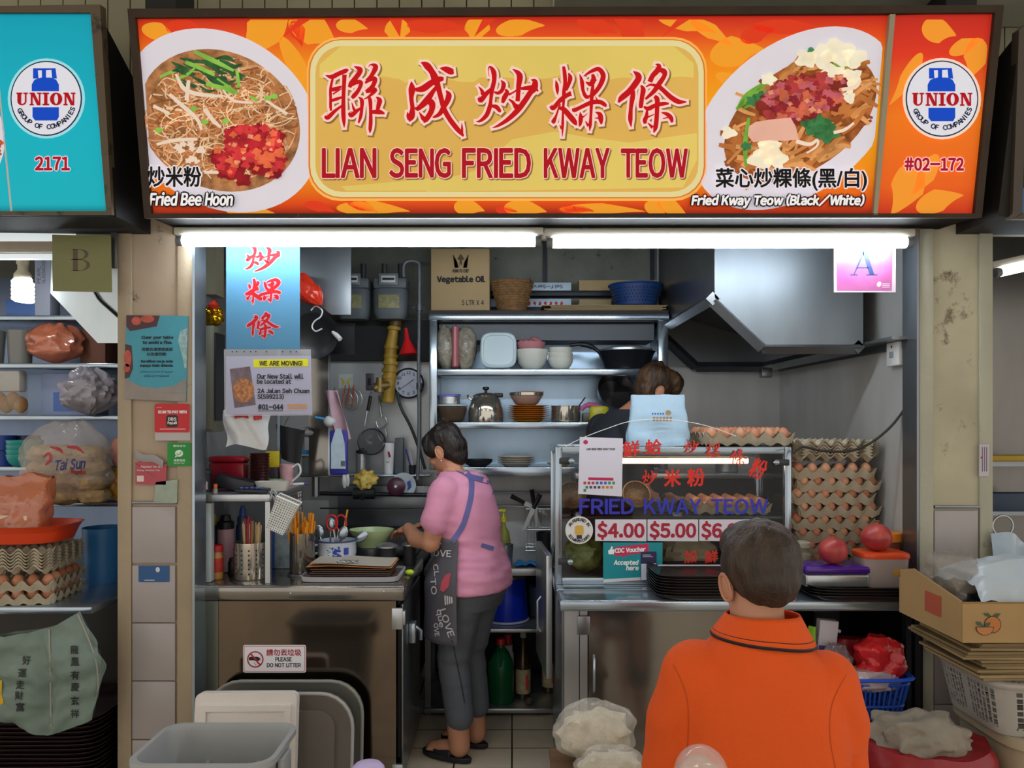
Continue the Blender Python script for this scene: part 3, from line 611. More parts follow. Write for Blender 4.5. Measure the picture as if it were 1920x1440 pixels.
for q in (315, 1785): part(B().bb(X(q-28, 2.8), X(q+28, 2.8), 2.74, 2.9, 2.975, 3.9), 'hanger', M('#1b1a1a', .6), flat=True)
# ---- teal neighbour sign
S0 = Vector((-1.9, 2.86, ZB))
sg = thing('neighbour_sign', 'turquoise lit signboard with round gas badge left of the orange one', 'signboard', S0)
b = B(); xr2 = -1.437; b.raw([(-3, YT, ZT-.005), (xr2, YT, ZT-.005), (xr2, YB, ZB), (-3, YB, ZB), (-3, 3.02, ZT-.03), (xr2, 3.02, ZT-.2), (xr2, 3.02, ZB), (-3, 3.02, ZB+.02)], [[4, 5, 6, 7], [0, 4, 7, 3], [1, 2, 6, 5], [0, 1, 5, 4], [3, 7, 6, 2]])
part(b, 'case', M('#0d0d10', .7), flat=True)
b = B(); quadbar(b, [(-200, 18), (193, 12), (175, 27), (-200, 27)]); quadbar(b, [(-200, 397), (205, 397), (215, 404), (-200, 405)]); quadbar(b, [(175, 27), (193, 12), (215, 404), (204, 397)])
part(b, 'frame', M('#5a4d3a', .55, dirt='#1f1a14', ds=9, dth=.55), flat=True)
b = B(); shape(b, onsign, [(-200, 26), (177, 26), (204, 398), (-200, 398)]); part(b, 'face', grad_mat([(0, '#0a7f8c'), (.04, '#16b3c6'), (.5, '#12b2ca'), (1, '#0fa3bd')], SIGN_E), flat=True)
b = B(); shape(b, onsign, [(-3, 160), (0, 160), (24, 396), (20, 396)], 1); part(b, 'seam', M('#c9d6d8', .4))
b = B(); shape(b, onsign, oval(-70, 262, 80, 96, 40), 1); part(b, 'plate_print', WPL)
b = B(); R3 = random.Random(2)
for i in range(14): lump(b, R3.uniform(-30, -2), R3.uniform(250, 290), R3.uniform(6, 11), 2, R3)
part(b, 'food_print', SE('#b5562c', var=.4, vs=30))
gas_badge(88, 185, 67, onsign, part, 3, '#9fe0ea')
for gr, k, nm, m in ((3, 8, 'unit_number_edge', SE('#f0d8dc')), (1.2, 9, 'unit_number', SE('#a81030', .25))):
    b = B(); put_text(b, lambda x, y, q: onsign(x, y, k), '2171', 69, 295, 132, 319, 0, gr); part(b, nm, m)
# ---- sign to the right, seen edge-on
S0 = Vector((2.2, 2.86, ZB))
sg = thing('neighbour_sign', 'dark edge of another signboard at the right edge of frame', 'signboard', S0)
b = B(); b.raw([(1.765, YT, ZT-.07), (3, YT, ZT-.07), (3, YB, ZB), (1.765, YB, ZB), (1.765, 3.02, ZT-.2), (3, 3.02, ZT-.1), (3, 3.02, ZB), (1.765, 3.02, ZB)], [[4, 5, 6, 7], [0, 4, 7, 3], [1, 2, 6, 5], [0, 1, 5, 4], [3, 7, 6, 2], [0, 1, 2, 3]])
part(b, 'case', M('#1c1714', .7), flat=True)
b = B(); quadbar(b, [(1904, 60), (1921, 46), (1910, 403), (1892, 412)]); quadbar(b, [(1892, 412), (1910, 400), (2100, 400), (2100, 412)]); part(b, 'frame', M('#4a4036', .55), flat=True)
b = B(); shape(b, onsign, [(1921, 70), (2100, 70), (2100, 400), (1909, 400)], 1); part(b, 'face', SE('#46648f', .12)); 
# ================================================================ BACK SHELF AND BACK COUNTER
def mk(T, name, prof, w, h, m, n=24, c=(0, 0, 0), **k):   # turned part: profile in units of half-width w and height h
    kw = {q: k.pop(q) for q in ('sx', 'sy', 'sq', 'rot', 'caps') if q in k}
    return B().lathe([(max(r*w, .0006), z*h) for r, z in prof], c, n, **kw).done(name, m, T, **k)
def turned(name, label, cat, px0, px1, py0, d, zb, prof, m, group=None, n=24, rz=0, **k):
    T = None; w = (px1-px0)/F*d/2; h = Z(py0, d)-zb
    kw = {q: k.pop(q) for q in ('sx', 'sy', 'sq', 'rot') if q in k}
    return B().lathe([(max(r*w, .0006), z*h) for r, z in prof], (0, 0, 0), n, **kw).solo(name, m, label, cat, (X((px0+px1)/2, d), d, zb), rz, group, **k)
BOWL = [(.45, 0), (.55, .02), (.8, .3), (.95, .65), (1, .97), (1, 1), (.95, .98), (.88, .62), (.7, .3), (.4, .1), (0, .08)]
PLATE = [(.5, 0), (.6, .02), (.78, .55), (1, .93), (1, 1), (.76, .65), (.55, .2), (0, .16)]
CUPP = [(.82, 0), (.88, .01), (1, 1), (.95, 1), (.83, .06), (0, .05)]
POT = [(.92, 0), (.98, .04), (1, .1), (1, .95), (1.05, .97), (1.05, 1), (.96, 1), (.95, .1), (0, .06)]
JARP = [(.9, 0), (1, .04), (1, .74), (.96, .8), (.78, .86), (.78, 1), (0, 1)]
o0 = Vector((.2, 4.38, 1.27))
S = thing('wall_shelf', 'bright steel three-tier shelf unit on the back wall full of bowls and pots', 'shelf unit', o0)
def sp(b, name, m, **k):
    for v in b.bm.verts: v.co -= o0
    return b.done(name, m, S, **k)
XL, XR = X(805, 4.2), X(1253, 4.2)
for x0, x1 in ((XL, XL+.042), (XR-.054, XR)): sp(B().bb(x0, x1, 4.2, 4.24, 1.27, 2.10, .004), 'post', STB)
for x0, x1 in ((XL, XL+.03), (XR-.03, XR)): sp(B().bb(x0, x1, 4.241, 4.56, 1.27, 2.09), 'side_panel', ST)
sp(B().bb(XL-.004, XR+.004, 4.19, 4.565, 2.10, 2.138, .006), 'top_board', STB)
sp(B().bb(XL-.004, XR+.004, 4.21, 4.565, 2.139, 2.158, .003), 'top_lining', M('#3a3230', .7))
for z in (1.832, 1.535, 1.285): sp(B().bb(XL+.042, XR-.054, 4.2, 4.56, z-.036 if z > 1.4 else z-.05, z, .004), 'shelf', STB)
sp(B().bb(XL+.031, XR-.031, 4.562, 4.57, 1.27, 2.10), 'back_panel', steel('#9fb6cc', .34, bump=.04, bs=3))
sp(B().bb(XL+.045, XR-.06, 4.3, 4.56, 2.0, 2.095), 'header', M('#4c5055', .5, .6))
ZT0, Z1, Z2, Z3 = 2.159, 1.833, 1.536, 1.286
# --- on top of the unit
CARD = M('#b29a72', .8, var=.07, vs=4); CARDD = M('#93805e', .85, var=.12, vs=6)
def printed(T, b, fn, name='lettering', m=PRINT_K, **k): return b.done(name, m, T, **k)
d = 4.3; x0, x1, zt = X(808, d), X(918, d), Z(466, d)
t = thing('oil_carton', 'tall brown vegetable oil carton standing on the back shelf unit', 'carton', ((x0+x1)/2, d, ZT0))
hw = (x1-x0)/2; B().bb(-hw, hw, 0, .18, 0, zt-ZT0, .004).bb(-.003, .003, -.001, .0, .0, zt-ZT0-.004).done('box', CARD, t)
def local(T, d):    # printing on a thing's front at distance d, pixel coordinates
    return lambda px, py, k=0: Vector((X(px, d), d-.0008-.0005*k, Z(py, d)))-T.location
fn = local(t, d-.0015); b = B(); put_text(b, fn, 'Vegetable Oil', 820, 518, 909, 532, 0, .9); put_text(b, fn, '5 LTR X 4', 866, 563, 907, 572, 0, .25); put_text(b, fn, 'KUNG FU CHEF', 849, 505, 879, 511, 0, .3); b.done('lettering', PRINT_K, t)
b = B()
for q in range(5): shape(b, fn, [(849+q*1.6, 478+q*3), (851+q*1.6, 478+q*3), (856+q, 502), (852+q, 502)]); shape(b, fn, [(879-q*1.6, 478+q*3), (877-q*1.6, 478+q*3), (872-q, 502), (876-q, 502)])
shape(b, fn, [(861, 480), (864, 476), (867, 480), (871, 486), (866, 488), (867, 500), (864, 494), (861, 500), (862, 488), (857, 486)])
b.done('emblem', M('#5a4a33', .7), t)
b = B(); n = 20
for j in range(13):
    z = j/12*.165; r = .072+.043*j/12
    b.tube([(r*math.cos(2*PI*i/40)*(1+.03*(-1)**(i+j)), r*.9*math.sin(2*PI*i/40)*(1+.03*(-1)**(i+j)), z+.007) for i in range(40)], .0085, 6, closed=True)
b.lathe([(.068, .001), (.11, .16), (.1, .16), (.06, .01)], n=20, sy=.9)
t = thing('wicker_basket', 'tapered brown wicker basket beside the oil carton on the shelf unit', 'basket', (X(960, 4.33), 4.33, ZT0))
b.done('weave', M('#7d5d3a', .7, var=.3, vs=40), t)
B().tube([(.085, -.05, .16), (.1, -.055, .19), (.108, -.05, .165)], .003, 6).done('loop', DARK, t)
b = B().lathe([(.105, 0), (.115, .004), (.15, .115), (.158, .12), (.158, .126), (.143, .12), (.108, .008), (0, .006)], n=40)
t = thing('colander', 'dark blue plastic colander on flattened cardboard atop the shelf unit', 'colander', (X(1192, 4.33), 4.33, ZT0+.032))
b.done('bowl', M('#1f3f77', .4), t)
b = B()
for j in range(5):
    for i in range(44):
        a = 2*PI*(i+.5*(j % 2))/44; z = .025+j*.017; r = .1135+.036*(z-.004)/.111; b.box((r*math.cos(a), r*math.sin(a), z), (.006, .006, .009), rot=(0, 0, a))
b.done('perforation_pattern', M('#10192f', .6), t)
R = random.Random(3)
for i in range(5):
    w = .33+R.uniform(-.02, .03)
    B().bb(-w, w, -.13, .12, 0, .0055, .001).solo('cardboard_sheet', CARDD, 'flattened brown cardboard sheet stacked under the blue colander', 'cardboard', (X(1130, 4.33)+R.uniform(-.02, .02), 4.36, ZT0+.0065*i), R.uniform(-.03, .03), 'flat cardboard on the shelf unit', flat=True)
# stored light panels and cartons on a dark rack behind
t = thing('storage_rack', 'dark metal rack behind the basket holding spare sign panels', 'rack', (.2, 4.5, ZT0))
for z in (.06, .157): B().bb(-.52, .66, 0, .08, z-.03, z, .003).done('bar', M('#20252e', .5), t)
for x in (-.5, .0, .65): B().bb(x-.012, x+.012, .081, .096, 0, .5).done('upright', M('#20252e', .5), t)
for i, (z, lab, tx) in enumerate(((.158, 'pale blue sign panel with upside-down lettering above the wicker basket', 1), (.061, 'pale blue sign panel with red marks, lower one on the rack', 0))):
    t = thing('sign_panel', lab, 'sign panel', (X(996, 4.42), 4.5, ZT0+z), 0); w = 77/F*4.42
    B().bb(-w, w, 0, .07, 0, .048, .002).done('panel', M('#bcd0e0', .4, var=.06), t)
    f2 = lambda u, v, k=0: Vector((u, -.001-k*.0005, v))
    b = B()
    if tx: put_text(b, f2, 'Self-Service', .19, .012, -.03, .034, 0, .0012); b.done('lettering', M('#5a6a86', .6), t)
    else:
        for q in range(7): b.poly([f2(-.02+q*.032, .01+.01*(q % 2)), f2(-.005+q*.032, .008), f2(.0+q*.032, .026), f2(-.012+q*.032, .034)])
        b.done('red_mark_print', PRINT_R, t)
for z, a, c, lab in ((.158, 1088, 1236, 'upper shallow brown carton beside the pale sign panels on the rack'), (.061, 1088, 1150, 'lower shallow brown carton on the rack, left of the blue colander'), (.061, 1156, 1240, 'shallow brown carton on the rack behind the blue colander')):
    w = (c-a)/F*4.42/2; B().bb(-w, w, 0, .07, 0, .062 if z > .1 else .045, .003).solo('carton', CARD, lab, 'carton', (X((a+c)/2, 4.42), 4.5, ZT0+z))
# --- upper tier
t = thing('wrapped_bowls', 'two bundles of bowls wrapped in clear plastic with pink band', 'wrapped bundle', (X(855, 4.3), 4.3, Z1))
WR = M('#8f8a7c', .22, var=.3, vs=22, bump=.9, bs=34, spec=.8)
for s_ in (-1, 1):
    b = B(); b.ell((s_*.056, 0, .125), (.062, .075, .128), 20, 14, rot=rxyz(0, s_*.05, 0), nz=.12, ns=3); b.done('bundle', WR, t)
b = B().lathe([(.012, -.118), (.02, -.11), (.02, .11), (.012, .118)], (0, -.045, .125), 10, sy=1.8); b.done('band', M('#b56a72', .4), t)
t = thing('food_box', 'rounded pale blue lidded box stood on edge on the upper shelf', 'container', (X(935, 4.3), 4.3, Z1))
rt = rxyz(math.radians(83), 0, 0)
mk(t, 'lid', [(.96, 0), (1, .1), (1, .8), (.93, 1), (.84, .94), (.82, .72), (0, .68)], .101, .03, M('#b8ccd4', .3), 48, (0, -.04, .103), sq=4, rot=rt)
mk(t, 'box', [(.95, 0), (.9, -.6), (.8, -1), (0, -1)], .1, .1, M('#6d3a3c', .4), 48, (0, -.037, .103), sq=4, rot=rt)
CER = M('#c9ccc4', .2, var=.04)
turned('bowl', 'wide white bowl under a pink basket on the upper shelf', 'bowl', 966, 1028, 656, 4.3, Z1, BOWL, CER)
t = thing('pink_basket', 'small pink plastic basket of odds sitting in the white bowl', 'basket', (X(995, 4.3), 4.3, Z(657, 4.3)))
mk(t, 'basket', [(.7, -.3), (.9, .3), (1, 1), (.95, 1), (.6, 0), (0, 0)], .085, .045, M('#b77a82', .5), 20)
b = B()
for i in range(12):
    a = R.uniform(0, 6); r = R.uniform(.01, .06); b.ell((r*math.cos(a), r*math.sin(a), .042+R.uniform(0, .01)), (.016, .016, .013), 8, 6)
b.ell((.03, 0, .06), (.035, .02, .016), 10, 6, rot=rxyz(0, .3, 0)).tube([(-.05, 0, .03), (-.045, 0, .085), (-.035, 0, .088)], .0025, 6)
b.done('contents', M('#a5696c', .6, var=.3, vs=40), t, kind='stuff')
for i, (py, lab) in enumerate(((662, 'bottom'), (651, 'middle'), (642, 'top'))):
    w = (48-i*1.5)/F*4.3/2
    B().lathe([(max(r*w, .0006), z*.066) for r, z in BOWL], (0, 0, 0), 28).solo('bowl', CER, '%s one of three nested white bowls left of the black pan' % lab, 'bowl', (X(1051, 4.3), 4.3, Z1+.029*i), 0, 'nested white bowls')
t = thing('frying_pan', 'deep black frying pan with long handle and glass lid', 'pan', (X(1174, 4.34), 4.34, Z1))
BK = M('#191b20', .35)
mk(t, 'pan', [(.68, 0), (.74, .03), (.98, .92), (1.03, 1), (.98, 1), (.7, .1), (0, .08)], .163, .105, BK, 40)
B().tube(cr([(-.15, -.03, .095), (-.2, -.035, .13), (-.26, -.035, .145), (-.325, -.035, .14)], 5), [.011]*5+[.015]*6+[.011]*5, 10).done('handle', BK, t)
mk(t, 'lid', [(.97, 0), (.97, .25), (.9, .4), (.5, .85), (0, 1)], .152, .035, M('#9fb0b5', .08, alpha=.55), 40, (0, 0, .108))
mk(t, 'lid_rim', [(.95, 0), (1, .1), (1, .9), (.95, 1)], .152, .014, ST, 40, (0, 0, .106), caps=False)
# --- middle tier
t = thing('glass_bowl', 'glass bowl of brown sticks under a steel tin with purple lid', 'bowl', (X(847, 4.3), 4.3, Z2))
mk(t, 'bowl', [(.6, 0), (.8, .15), (.98, .8), (1, 1), (.95, 1), (.75, .2), (0, .1)], .088, .085, M('#5b4c3e', .12, alpha=.75), 28)
mk(t, 'lid', [(.9, 0), (1.02, .2), (1.02, .8), (.6, 1), (0, 1)], .09, .014, M('#b9c4c8', .3), 28, (0, 0, .087))
b = B()
for i in range(10): a = R.uniform(-.4, .4); b.tube([(-.05*math.cos(a), -.05+i*.01, .02+.005*i), (.05*math.cos(a), -.04+i*.008, .025+.005*i)], .009, 6)
b.done('brown_sticks', M('#a37c4f', .7), t, kind='stuff')
t = thing('steel_tin', 'small steel tin with purple lid on the glass bowl', 'tin', (X(842, 4.3), 4.3, Z2+.102))
mk(t, 'tin', [(.98, 0), (1, .02), (1, 1), (0, 1)], .064, .04, ST, 24); mk(t, 'lid', [(1.05, 0), (1.05, .7), (1, 1), (0, 1)], .064, .012, M('#6f6fc0', .4), 24, (0, 0, .041), rot=rxyz(.0, -.06, 0))
t = thing('kettle_pot', 'shiny steel pot with black lid knob on the middle shelf', 'pot', (X(911, 4.3), 4.3, Z2))
CHR = steel('#b9b4aa', .1, bump=.02); 
mk(t, 'body', [(.98, 0), (1, .06), (1, .35), (.96, .6), (.82, .9), (.7, 1), (0, 1)], .1, .14, CHR, 36)
mk(t, 'lid', [(.72, 0), (.74, .3), (.6, .7), (.2, 1), (0, 1)], .1, .026, CHR, 36, (0, 0, .141))
mk(t, 'knob', [(.4, 0), (.4, .4), (1, .6), (1, .9), (.6, 1), (0, 1)], .019, .034, BLACK, 16, (0, 0, .166))
B().bb(.045, .098, -.015, .015, .14, .164, .006).done('handle', BLACK, t)
B().tube([(-.075, 0, .12), (-.1, 0, .14), (-.1, -.03, .148)], .007, 8).done('spout', CHR, t)
OR = M('#d18a1e', .35)
for i in range(8):
    w = .118-(.02 if i == 0 else 0)
    B().lathe([(max(r*w, .0006), z*(.013)) for r, z in PLATE], n=32).solo('plate', OR, 'orange plastic plate in the stack on the middle shelf', 'plate', (X(991, 4.3), 4.3, Z2+.0115*i), 0, 'stacked orange plates')
t = thing('mixing_bowl', 'steel and pink bowl resting on the orange plates', 'bowl', (X(987, 4.3), 4.3, Z2+.0965))
mk(t, 'bowl', [(.55, 0), (.7, .15), (.95, .7), (.95, .75), (0, .7)], .096, .07, M('#9b7d72', .3), 28)
mk(t, 'rim', [(.93, 0), (1, .1), (1, .9), (.93, 1), (.9, .5)], .098, .02, CHR, 28, (0, 0, .052))
B().bb(-.04, .1, -.03, .03, .073, .079, .002).done('spatula', M('#b08f80', .4), t)
t = thing('steel_pot', 'low steel pot right of the orange plates', 'pot', (X(1061, 4.3), 4.3, Z2))
mk(t, 'pot', POT, .083, .092, CHR, 32); B().tube([(.07, 0, .085), (.11, .0, .14)], .004, 6).done('handle', BLACK, t)
t = thing('steel_wok', 'dark shiny wok tilted on its side behind the pink handle', 'wok', (X(1148, 4.4), 4.42, Z2))
mk(t, 'wok', [(.35, 0), (.6, .1), (.85, .4), (1, 1), (.96, 1), (.8, .45), (0, .12)], .118, .11, steel('#6c6a6c', .16), 36, (0, .04, .135), rot=rxyz(math.radians(65), 0, .25))
t = thing('pink_scoop', 'curved pink plastic scoop handle lying by the wok', 'scoop', (X(1120, 4.26), 4.26, Z2+.05))
B().tube(cr([(-.09, 0, .02), (-.06, 0, .045), (-.01, 0, .04), (.05, 0, .025)], 4), [.016]*5+[.021]*4+[.014]*4, 10, sq=.8).done('handle', M('#c2638c', .4), t)
B().bb(-.085, .08, -.05, .05, -.05, .0, .006).done('tray', M('#4c4a3c', .3), t)
turned('yellow_dish', 'small yellow plastic dish below the pink handle', 'dish', 1105, 1142, 762, 4.2, Z2+.0, [(.8, 0), (1, .1), (1, .9), (.8, 1), (0, 1)], M('#b5ae2a', .4), sy=.5, n=20)
# --- lower tier and backsplash
WP = M('#c9c6ba', .2)
for i in range(4):
    w = .107
    B().lathe([(max(r*w, .0006), z*.022) for r, z in PLATE], n=32).solo('plate', WP, 'white plate in the stack on the lowest shelf', 'plate', (X(968, 4.28), 4.28, Z3+.012*i), 0, 'stacked white plates')
mk(thing('small_pan', 'black shallow pan on the lowest shelf beside the white plates', 'pan', (X(896, 4.28), 4.28, Z3)), 'pan', BOWL, .085, .04, BK, 24)
turned('saucer', 'yellow saucer at the right end of the lowest shelf', 'saucer', 1025, 1072, 868, 4.28, Z3, PLATE, M('#b78a3a', .3))
# --- rail with utensils, wire rack
o1 = Vector((.12, 4.5, 1.1))
t = thing('utensil_rail', 'steel rail under the lowest shelf with wire rack hanging from it', 'rail', o1)
B().tube([(-.42, 0, .02), (.17, 0, .02)], .006, 8).tube([(-.42, -.02, -.06), (.17, -.02, -.06)], .008, 8).done('rail', ST, t)
b = B()
for i in range(10): x = -.03+i*.02; b.tube([(x, -.1, -.07), (x, -.1, -.31), (x, .0, -.31)], .0018, 5)
for z in (-.07, -.19, -.29, -.31): b.tube([(-.04, -.1, z), (.165, -.1, z), (.165, 0, z), (-.04, 0, z)], .003, 6, closed=True)
b.done('wire_basket', ST, t)
for i, (px, py, a, lab) in enumerate(((958, 930, 1.1, 'black-handled knife leaning left over the wire rack'), (997, 918, .15, 'tallest black-handled knife in the wire rack'), (1013, 927, -.45, 'black-handled knife leaning right in the wire rack'))):
    kn = thing('knife', lab, 'knife', V(px, py, 4.43-.03*i)); r_ = rxyz(0, -a, 0)
    def tp(x, z): return r_ @ Vector((x, 0, z))
    B().tube([tp(0, .0), tp(0, -.09)], [.014, .011], 8).done('handle', BLACK, kn)
    B().prism([(tp(-.014, -.09).x, tp(-.014, -.09).z), (tp(.014, -.09).x, tp(.014, -.09).z), (tp(.012, -.22).x, tp(.012, -.22).z), (tp(-.006, -.24).x, tp(-.006, -.24).z)], -.001, .001).done('blade', ST, kn)
# --- back counter
YC = 3.94
o2 = Vector((.05, 4.25, .0))
t = thing('prep_counter', 'steel counter against the back wall with two open shelves', 'counter', o2)
def cp(b, name, m, **k):
    for v in b.bm.verts: v.co -= o2
    return b.done(name, m, t, **k)
cp(B().bb(-.46, .30, YC, 4.55, .735, .775, .006), 'worktop', ST)
cp(B().bb(-.46, X(1024, YC), YC, 4.55, .44, .46, .004), 'shelf', ST)
cp(B().bb(-.46, X(1056, YC), YC, 4.55, .02, .045, .004), 'shelf', ST)
for x in (-.44, .28): cp(B().bb(x-.015, x+.015, YC+.02, YC+.05, .001, .734), 'leg', STD)
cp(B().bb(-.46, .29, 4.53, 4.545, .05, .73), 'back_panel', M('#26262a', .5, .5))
cp(B().bb(-.44, .28, YC+.03, 4.5, .003, .018), 'plinth', BLACK)
t = thing('cabinet_door', 'steel cabinet door hanging open beside the aisle', 'door', (.152, 3.64, Z(1244, 3.62)))
b = B().box((0, .0, .27), (.028, .42, .56), .004, rot=(0, 0, .08)); b.done('panel', ST, t)
B().tube([(-.02, -.19, .2), (-.035, -.19, .22), (-.035, -.19, .34), (-.02, -.19, .36)], .006, 8).done('handle', ST, t)
B().box((.026, .2, .1), (.02, .03, .08), .002).done('hinge', STD, t); B().box((.026, .2, .44), (.02, .03, .08), .002).done('hinge', STD, t)
t = thing('soap_bottle', 'yellow-green pump soap bottle on the back counter', 'bottle', (X(944, 4.1), 4.1, .776))
mk(t, 'bottle', [(.95, 0), (1, .03), (1, .55), (.8, .75), (.35, .88), (.3, 1), (0, 1)], .038, .22, M('#8a8f3e', .25), 20)
B().lathe([(.016, .22), (.016, .245), (.006, .247), (.006, .275), (.015, .276), (.015, .288)]).tube([(0, 0, .283), (-.04, -.01, .278)], .006, 8).done('pump', M('#c9c42a', .4), t)
t = thing('steel_mug', 'steel mug in front of the soap bottle', 'mug', (X(946, 4.0), 4.0, .776))
mk(t, 'cup', CUPP, .046, .115, ST, 28); B().tube([(.0, -.044, .1), (.005, -.075, .09), (.005, -.075, .04), (0, -.044, .03)], .005, 8).done('handle', ST, t)
B().sheet(lambda u, v: Vector(((u-.5)*.17*(1-.3*abs(v-.5)), (v-.5)*.12, .004+.018*abs(math.sin(u*9)*math.sin(v*5+u*3)))), 22, 12).solo('blue_cloth', M('#2f7fbd', .8), 'crumpled bright blue cloth on the back counter', 'cloth', (X(993, 4.02), 4.02, .777))
turned('black_tub', 'tall black tub beside the wire rack on the back counter', 'tub', 1005, 1042, 998, 4.3, .776, CUPP, BLACK)
BLUE = M('#1233c4', .3)
t = thing('blue_basin', 'deep blue plastic basin on the open shelf below the counter', 'basin', (X(950, 4.12), 4.12, .4615))
mk(t, 'basin', [(.98, 0), (1, .02), (.94, .5), (.86, .98), (.9, 1), (.82, 1), (.8, .96), (.84, .06), (0, .05)], .118, .232, BLUE, 36)
mk(t, 'steel_rim', [(.88, 0), (.95, .1), (.95, .6), (.86, 1), (0, .9)], .118, .022, ST, 36, (0, 0, .234)); mk(t, 'base_ring', [(1, 0), (1.03, .2), (1.03, .8), (1, 1)], .118, .012, M('#c9cbd0', .4), 36, (0, 0, .002))
turned('clear_tub', 'cloudy bluish tub right of the deep blue basin', 'tub', 990, 1026, 1098, 4.22, .461, CUPP, M('#3e5468', .3))
t = thing('green_jug', 'big green plastic jug with red cap on the lowest shelf', 'jug', (X(939, 4.05), 4.05, .046))
mk(t, 'jug', [(.92, 0), (1, .03), (1, .55), (.93, .68), (.6, .84), (.33, .92), (.3, .97), (0, .97)], .07, .31, M('#0e5a33', .3), 32)
mk(t, 'cap', [(1, 0), (1, .9), (.9, 1), (0, 1)], .023, .032, M('#c8281e', .4), 20, (0, 0, .302))
B().tube([(0, -.06, .2), (.005, -.05, .25), (0, -.025, .285)], .009, 8).done('handle', M('#0e5a33', .3), t)
for px, dd, lab in ((981, 4.1, 'brown sauce bottle beside the green jug'), (1030, 4.2, 'brown sauce bottle behind the open cabinet door')):
    t = thing('sauce_bottle', lab, 'bottle', (X(px, dd), dd, .046))
    mk(t, 'bottle', [(.95, 0), (1, .03), (1, .55), (.7, .68), (.36, .76), (.34, .97), (.4, 1), (0, 1)], .04, .33, M('#3a2b14', .15), 24)
    mk(t, 'label_band', [(1.02, 0), (1.02, 1)], .04, .13, M('#a59a78', .6, var=.2, vs=30), 24, (0, 0, .03), caps=False)
    mk(t, 'cap', [(1, 0), (1, 1), (0, 1)], .017, .03, M('#8f8d80', .4), 16, (0, 0, .325))
    b = B(); b.prism([(.012, .06), (.024, .05), (.03, .1), (.022, .14), (.012, .12)], -.0385, -.034); b.done('red_emblem', PRINT_R, t)
t = thing('white_bottle', 'white bottle with red collar peeking out behind green jug', 'bottle', (X(952, 4.2), 4.22, .046))
mk(t, 'bottle', JARP, .034, .25, WHITE, 20); mk(t, 'cap', [(1, 0), (1, .4), (.8, .5), (.8, 1), (0, 1)], .025, .06, M('#a82238', .4), 20, (0, 0, .251))
B().tube([(.07*math.cos(a), 0, .19+.17*math.sin(a)) for a in [1.4+i*.16 for i in range(18)]], .007, 8).tube([(.06*math.cos(a), .02, .19+.15*math.sin(a)) for a in [1.4+i*.16 for i in range(18)]], .006, 8).solo('hose', BLACK, 'coiled black hose on the lowest shelf between sauce bottles', 'hose', (X(1042, 4.4), 4.4, .053))
B().ell((0, 0, .02), (.018, .016, .02), 10, 8, nz=.3).solo('pebble', M('#55493c', .8), 'small brown lump in front of the sauce bottles', 'lump', (X(992, 3.99), 3.99, .046))
# ================================================================ LEFT BACK WALL
YW = 4.583
def wallthing(name, label, cat, px, py, y=YW): return thing(name, label, cat, (X(px, y), y, Z(py, y)))
BKW = M('#1c1d22', .6)
B().bb(X(620, YW), X(790, YW), 4.56, 4.584, .8, Z(675, YW)).struct('trim_7', steel('#a9adb0', .35, bump=.08, bs=3))
B().bb(-1.399, XL-.01, 4.5, 4.555, Z(676, 4.5), Z(600, 4.5)).struct('trim_8', BKW)
# gas meters
def meter(px0, px1, py0, py1, d, lab):
    cx = (px0+px1)/2; t = thing('gas_meter', lab, 'gas meter', (X(cx, d), d, Z(py1, d)), 0, 'gas meters'); w = (px1-px0)/F*d/2; h = Z(py0, d)-Z(py1, d)
    G = M('#5e666c', .5, var=.1)
    mk(t, 'body', [(.8, 0), (.97, .12), (1, .3), (1, .62), (.97, .66), (0, .66)], w, h, G, 32, sy=.8, sq=4)
    B().bb(-w*.95, w*1.0, -w*.7, w*.7, h*.665, h*.9, .012).done('top_case', G, t)
    B().bb(-w*.62, w*.55, -w*.86, -w*.71, h*.72, h*.99, .008).done('counter_case', M('#6b7378', .4), t)
    B().bb(-w*.45, w*.38, -w*.875, -w*.865, h*.78, h*.93, .002).done('dial', M('#c3c9c8', .4), t)
    B().bb(-w*.38, w*.32, -w*.885, -w*.88, h*.83, h*.88).done('digit_window', BLACK, t)
    B().bb(-w*.62, w*.6, -w*.83, -w*.80, h*.22, h*.52, .006).done('plate', M('#8d8c62', .5, var=.3, vs=40), t)
    B().lathe([(.016, h*.9), (.016, h*1.25)], (-w*.4, 0, 0), 10).lathe([(.016, h*.9), (.016, h*1.25)], (w*.55, 0, 0), 10).done('pipe', M('#34363a', .5), t)
    return t
meter(702, 765, 516, 600, 4.35, 'grey gas meter nearest the yellow pipe, right of two'); meter(634, 695, 516, 600, 4.35, 'grey gas meter half hidden by the left steel hood')
# grey pipe and cable
t = thing('gas_pipe', 'grey vertical pipe in front of the wall clock', 'pipe', V(787, 900, 4.3)); o = t.location
def pp(l, d=4.3): return [V(a, c, d)-o for a, c in l]
B().tube(pp(cr([(757, 520), (757, 497), (768, 489), (783, 492), (786, 505), (786, 600), (785, 700), (786, 800), (783, 900)], 3)), .0105, 10).done('pipe', M('#6e747a', .45, .3), t)
B().tube(pp([(786, 570), (786, 583)]), .02, 10).tube(pp([(773, 576), (797, 576)]), .007, 8).tube(pp([(786, 718), (786, 730)]), .017, 10).done('valve', M('#5a5f66', .4, .5), t)
B().tube([V(a, c, 4.45) for a, c in cr([(745, 735), (752, 765), (770, 800), (785, 840), (797, 880)], 4)], .009, 8).solo('green_hose', M('#3a4440', .5), 'dark green hose hanging down past the clock to the stove', 'hose')
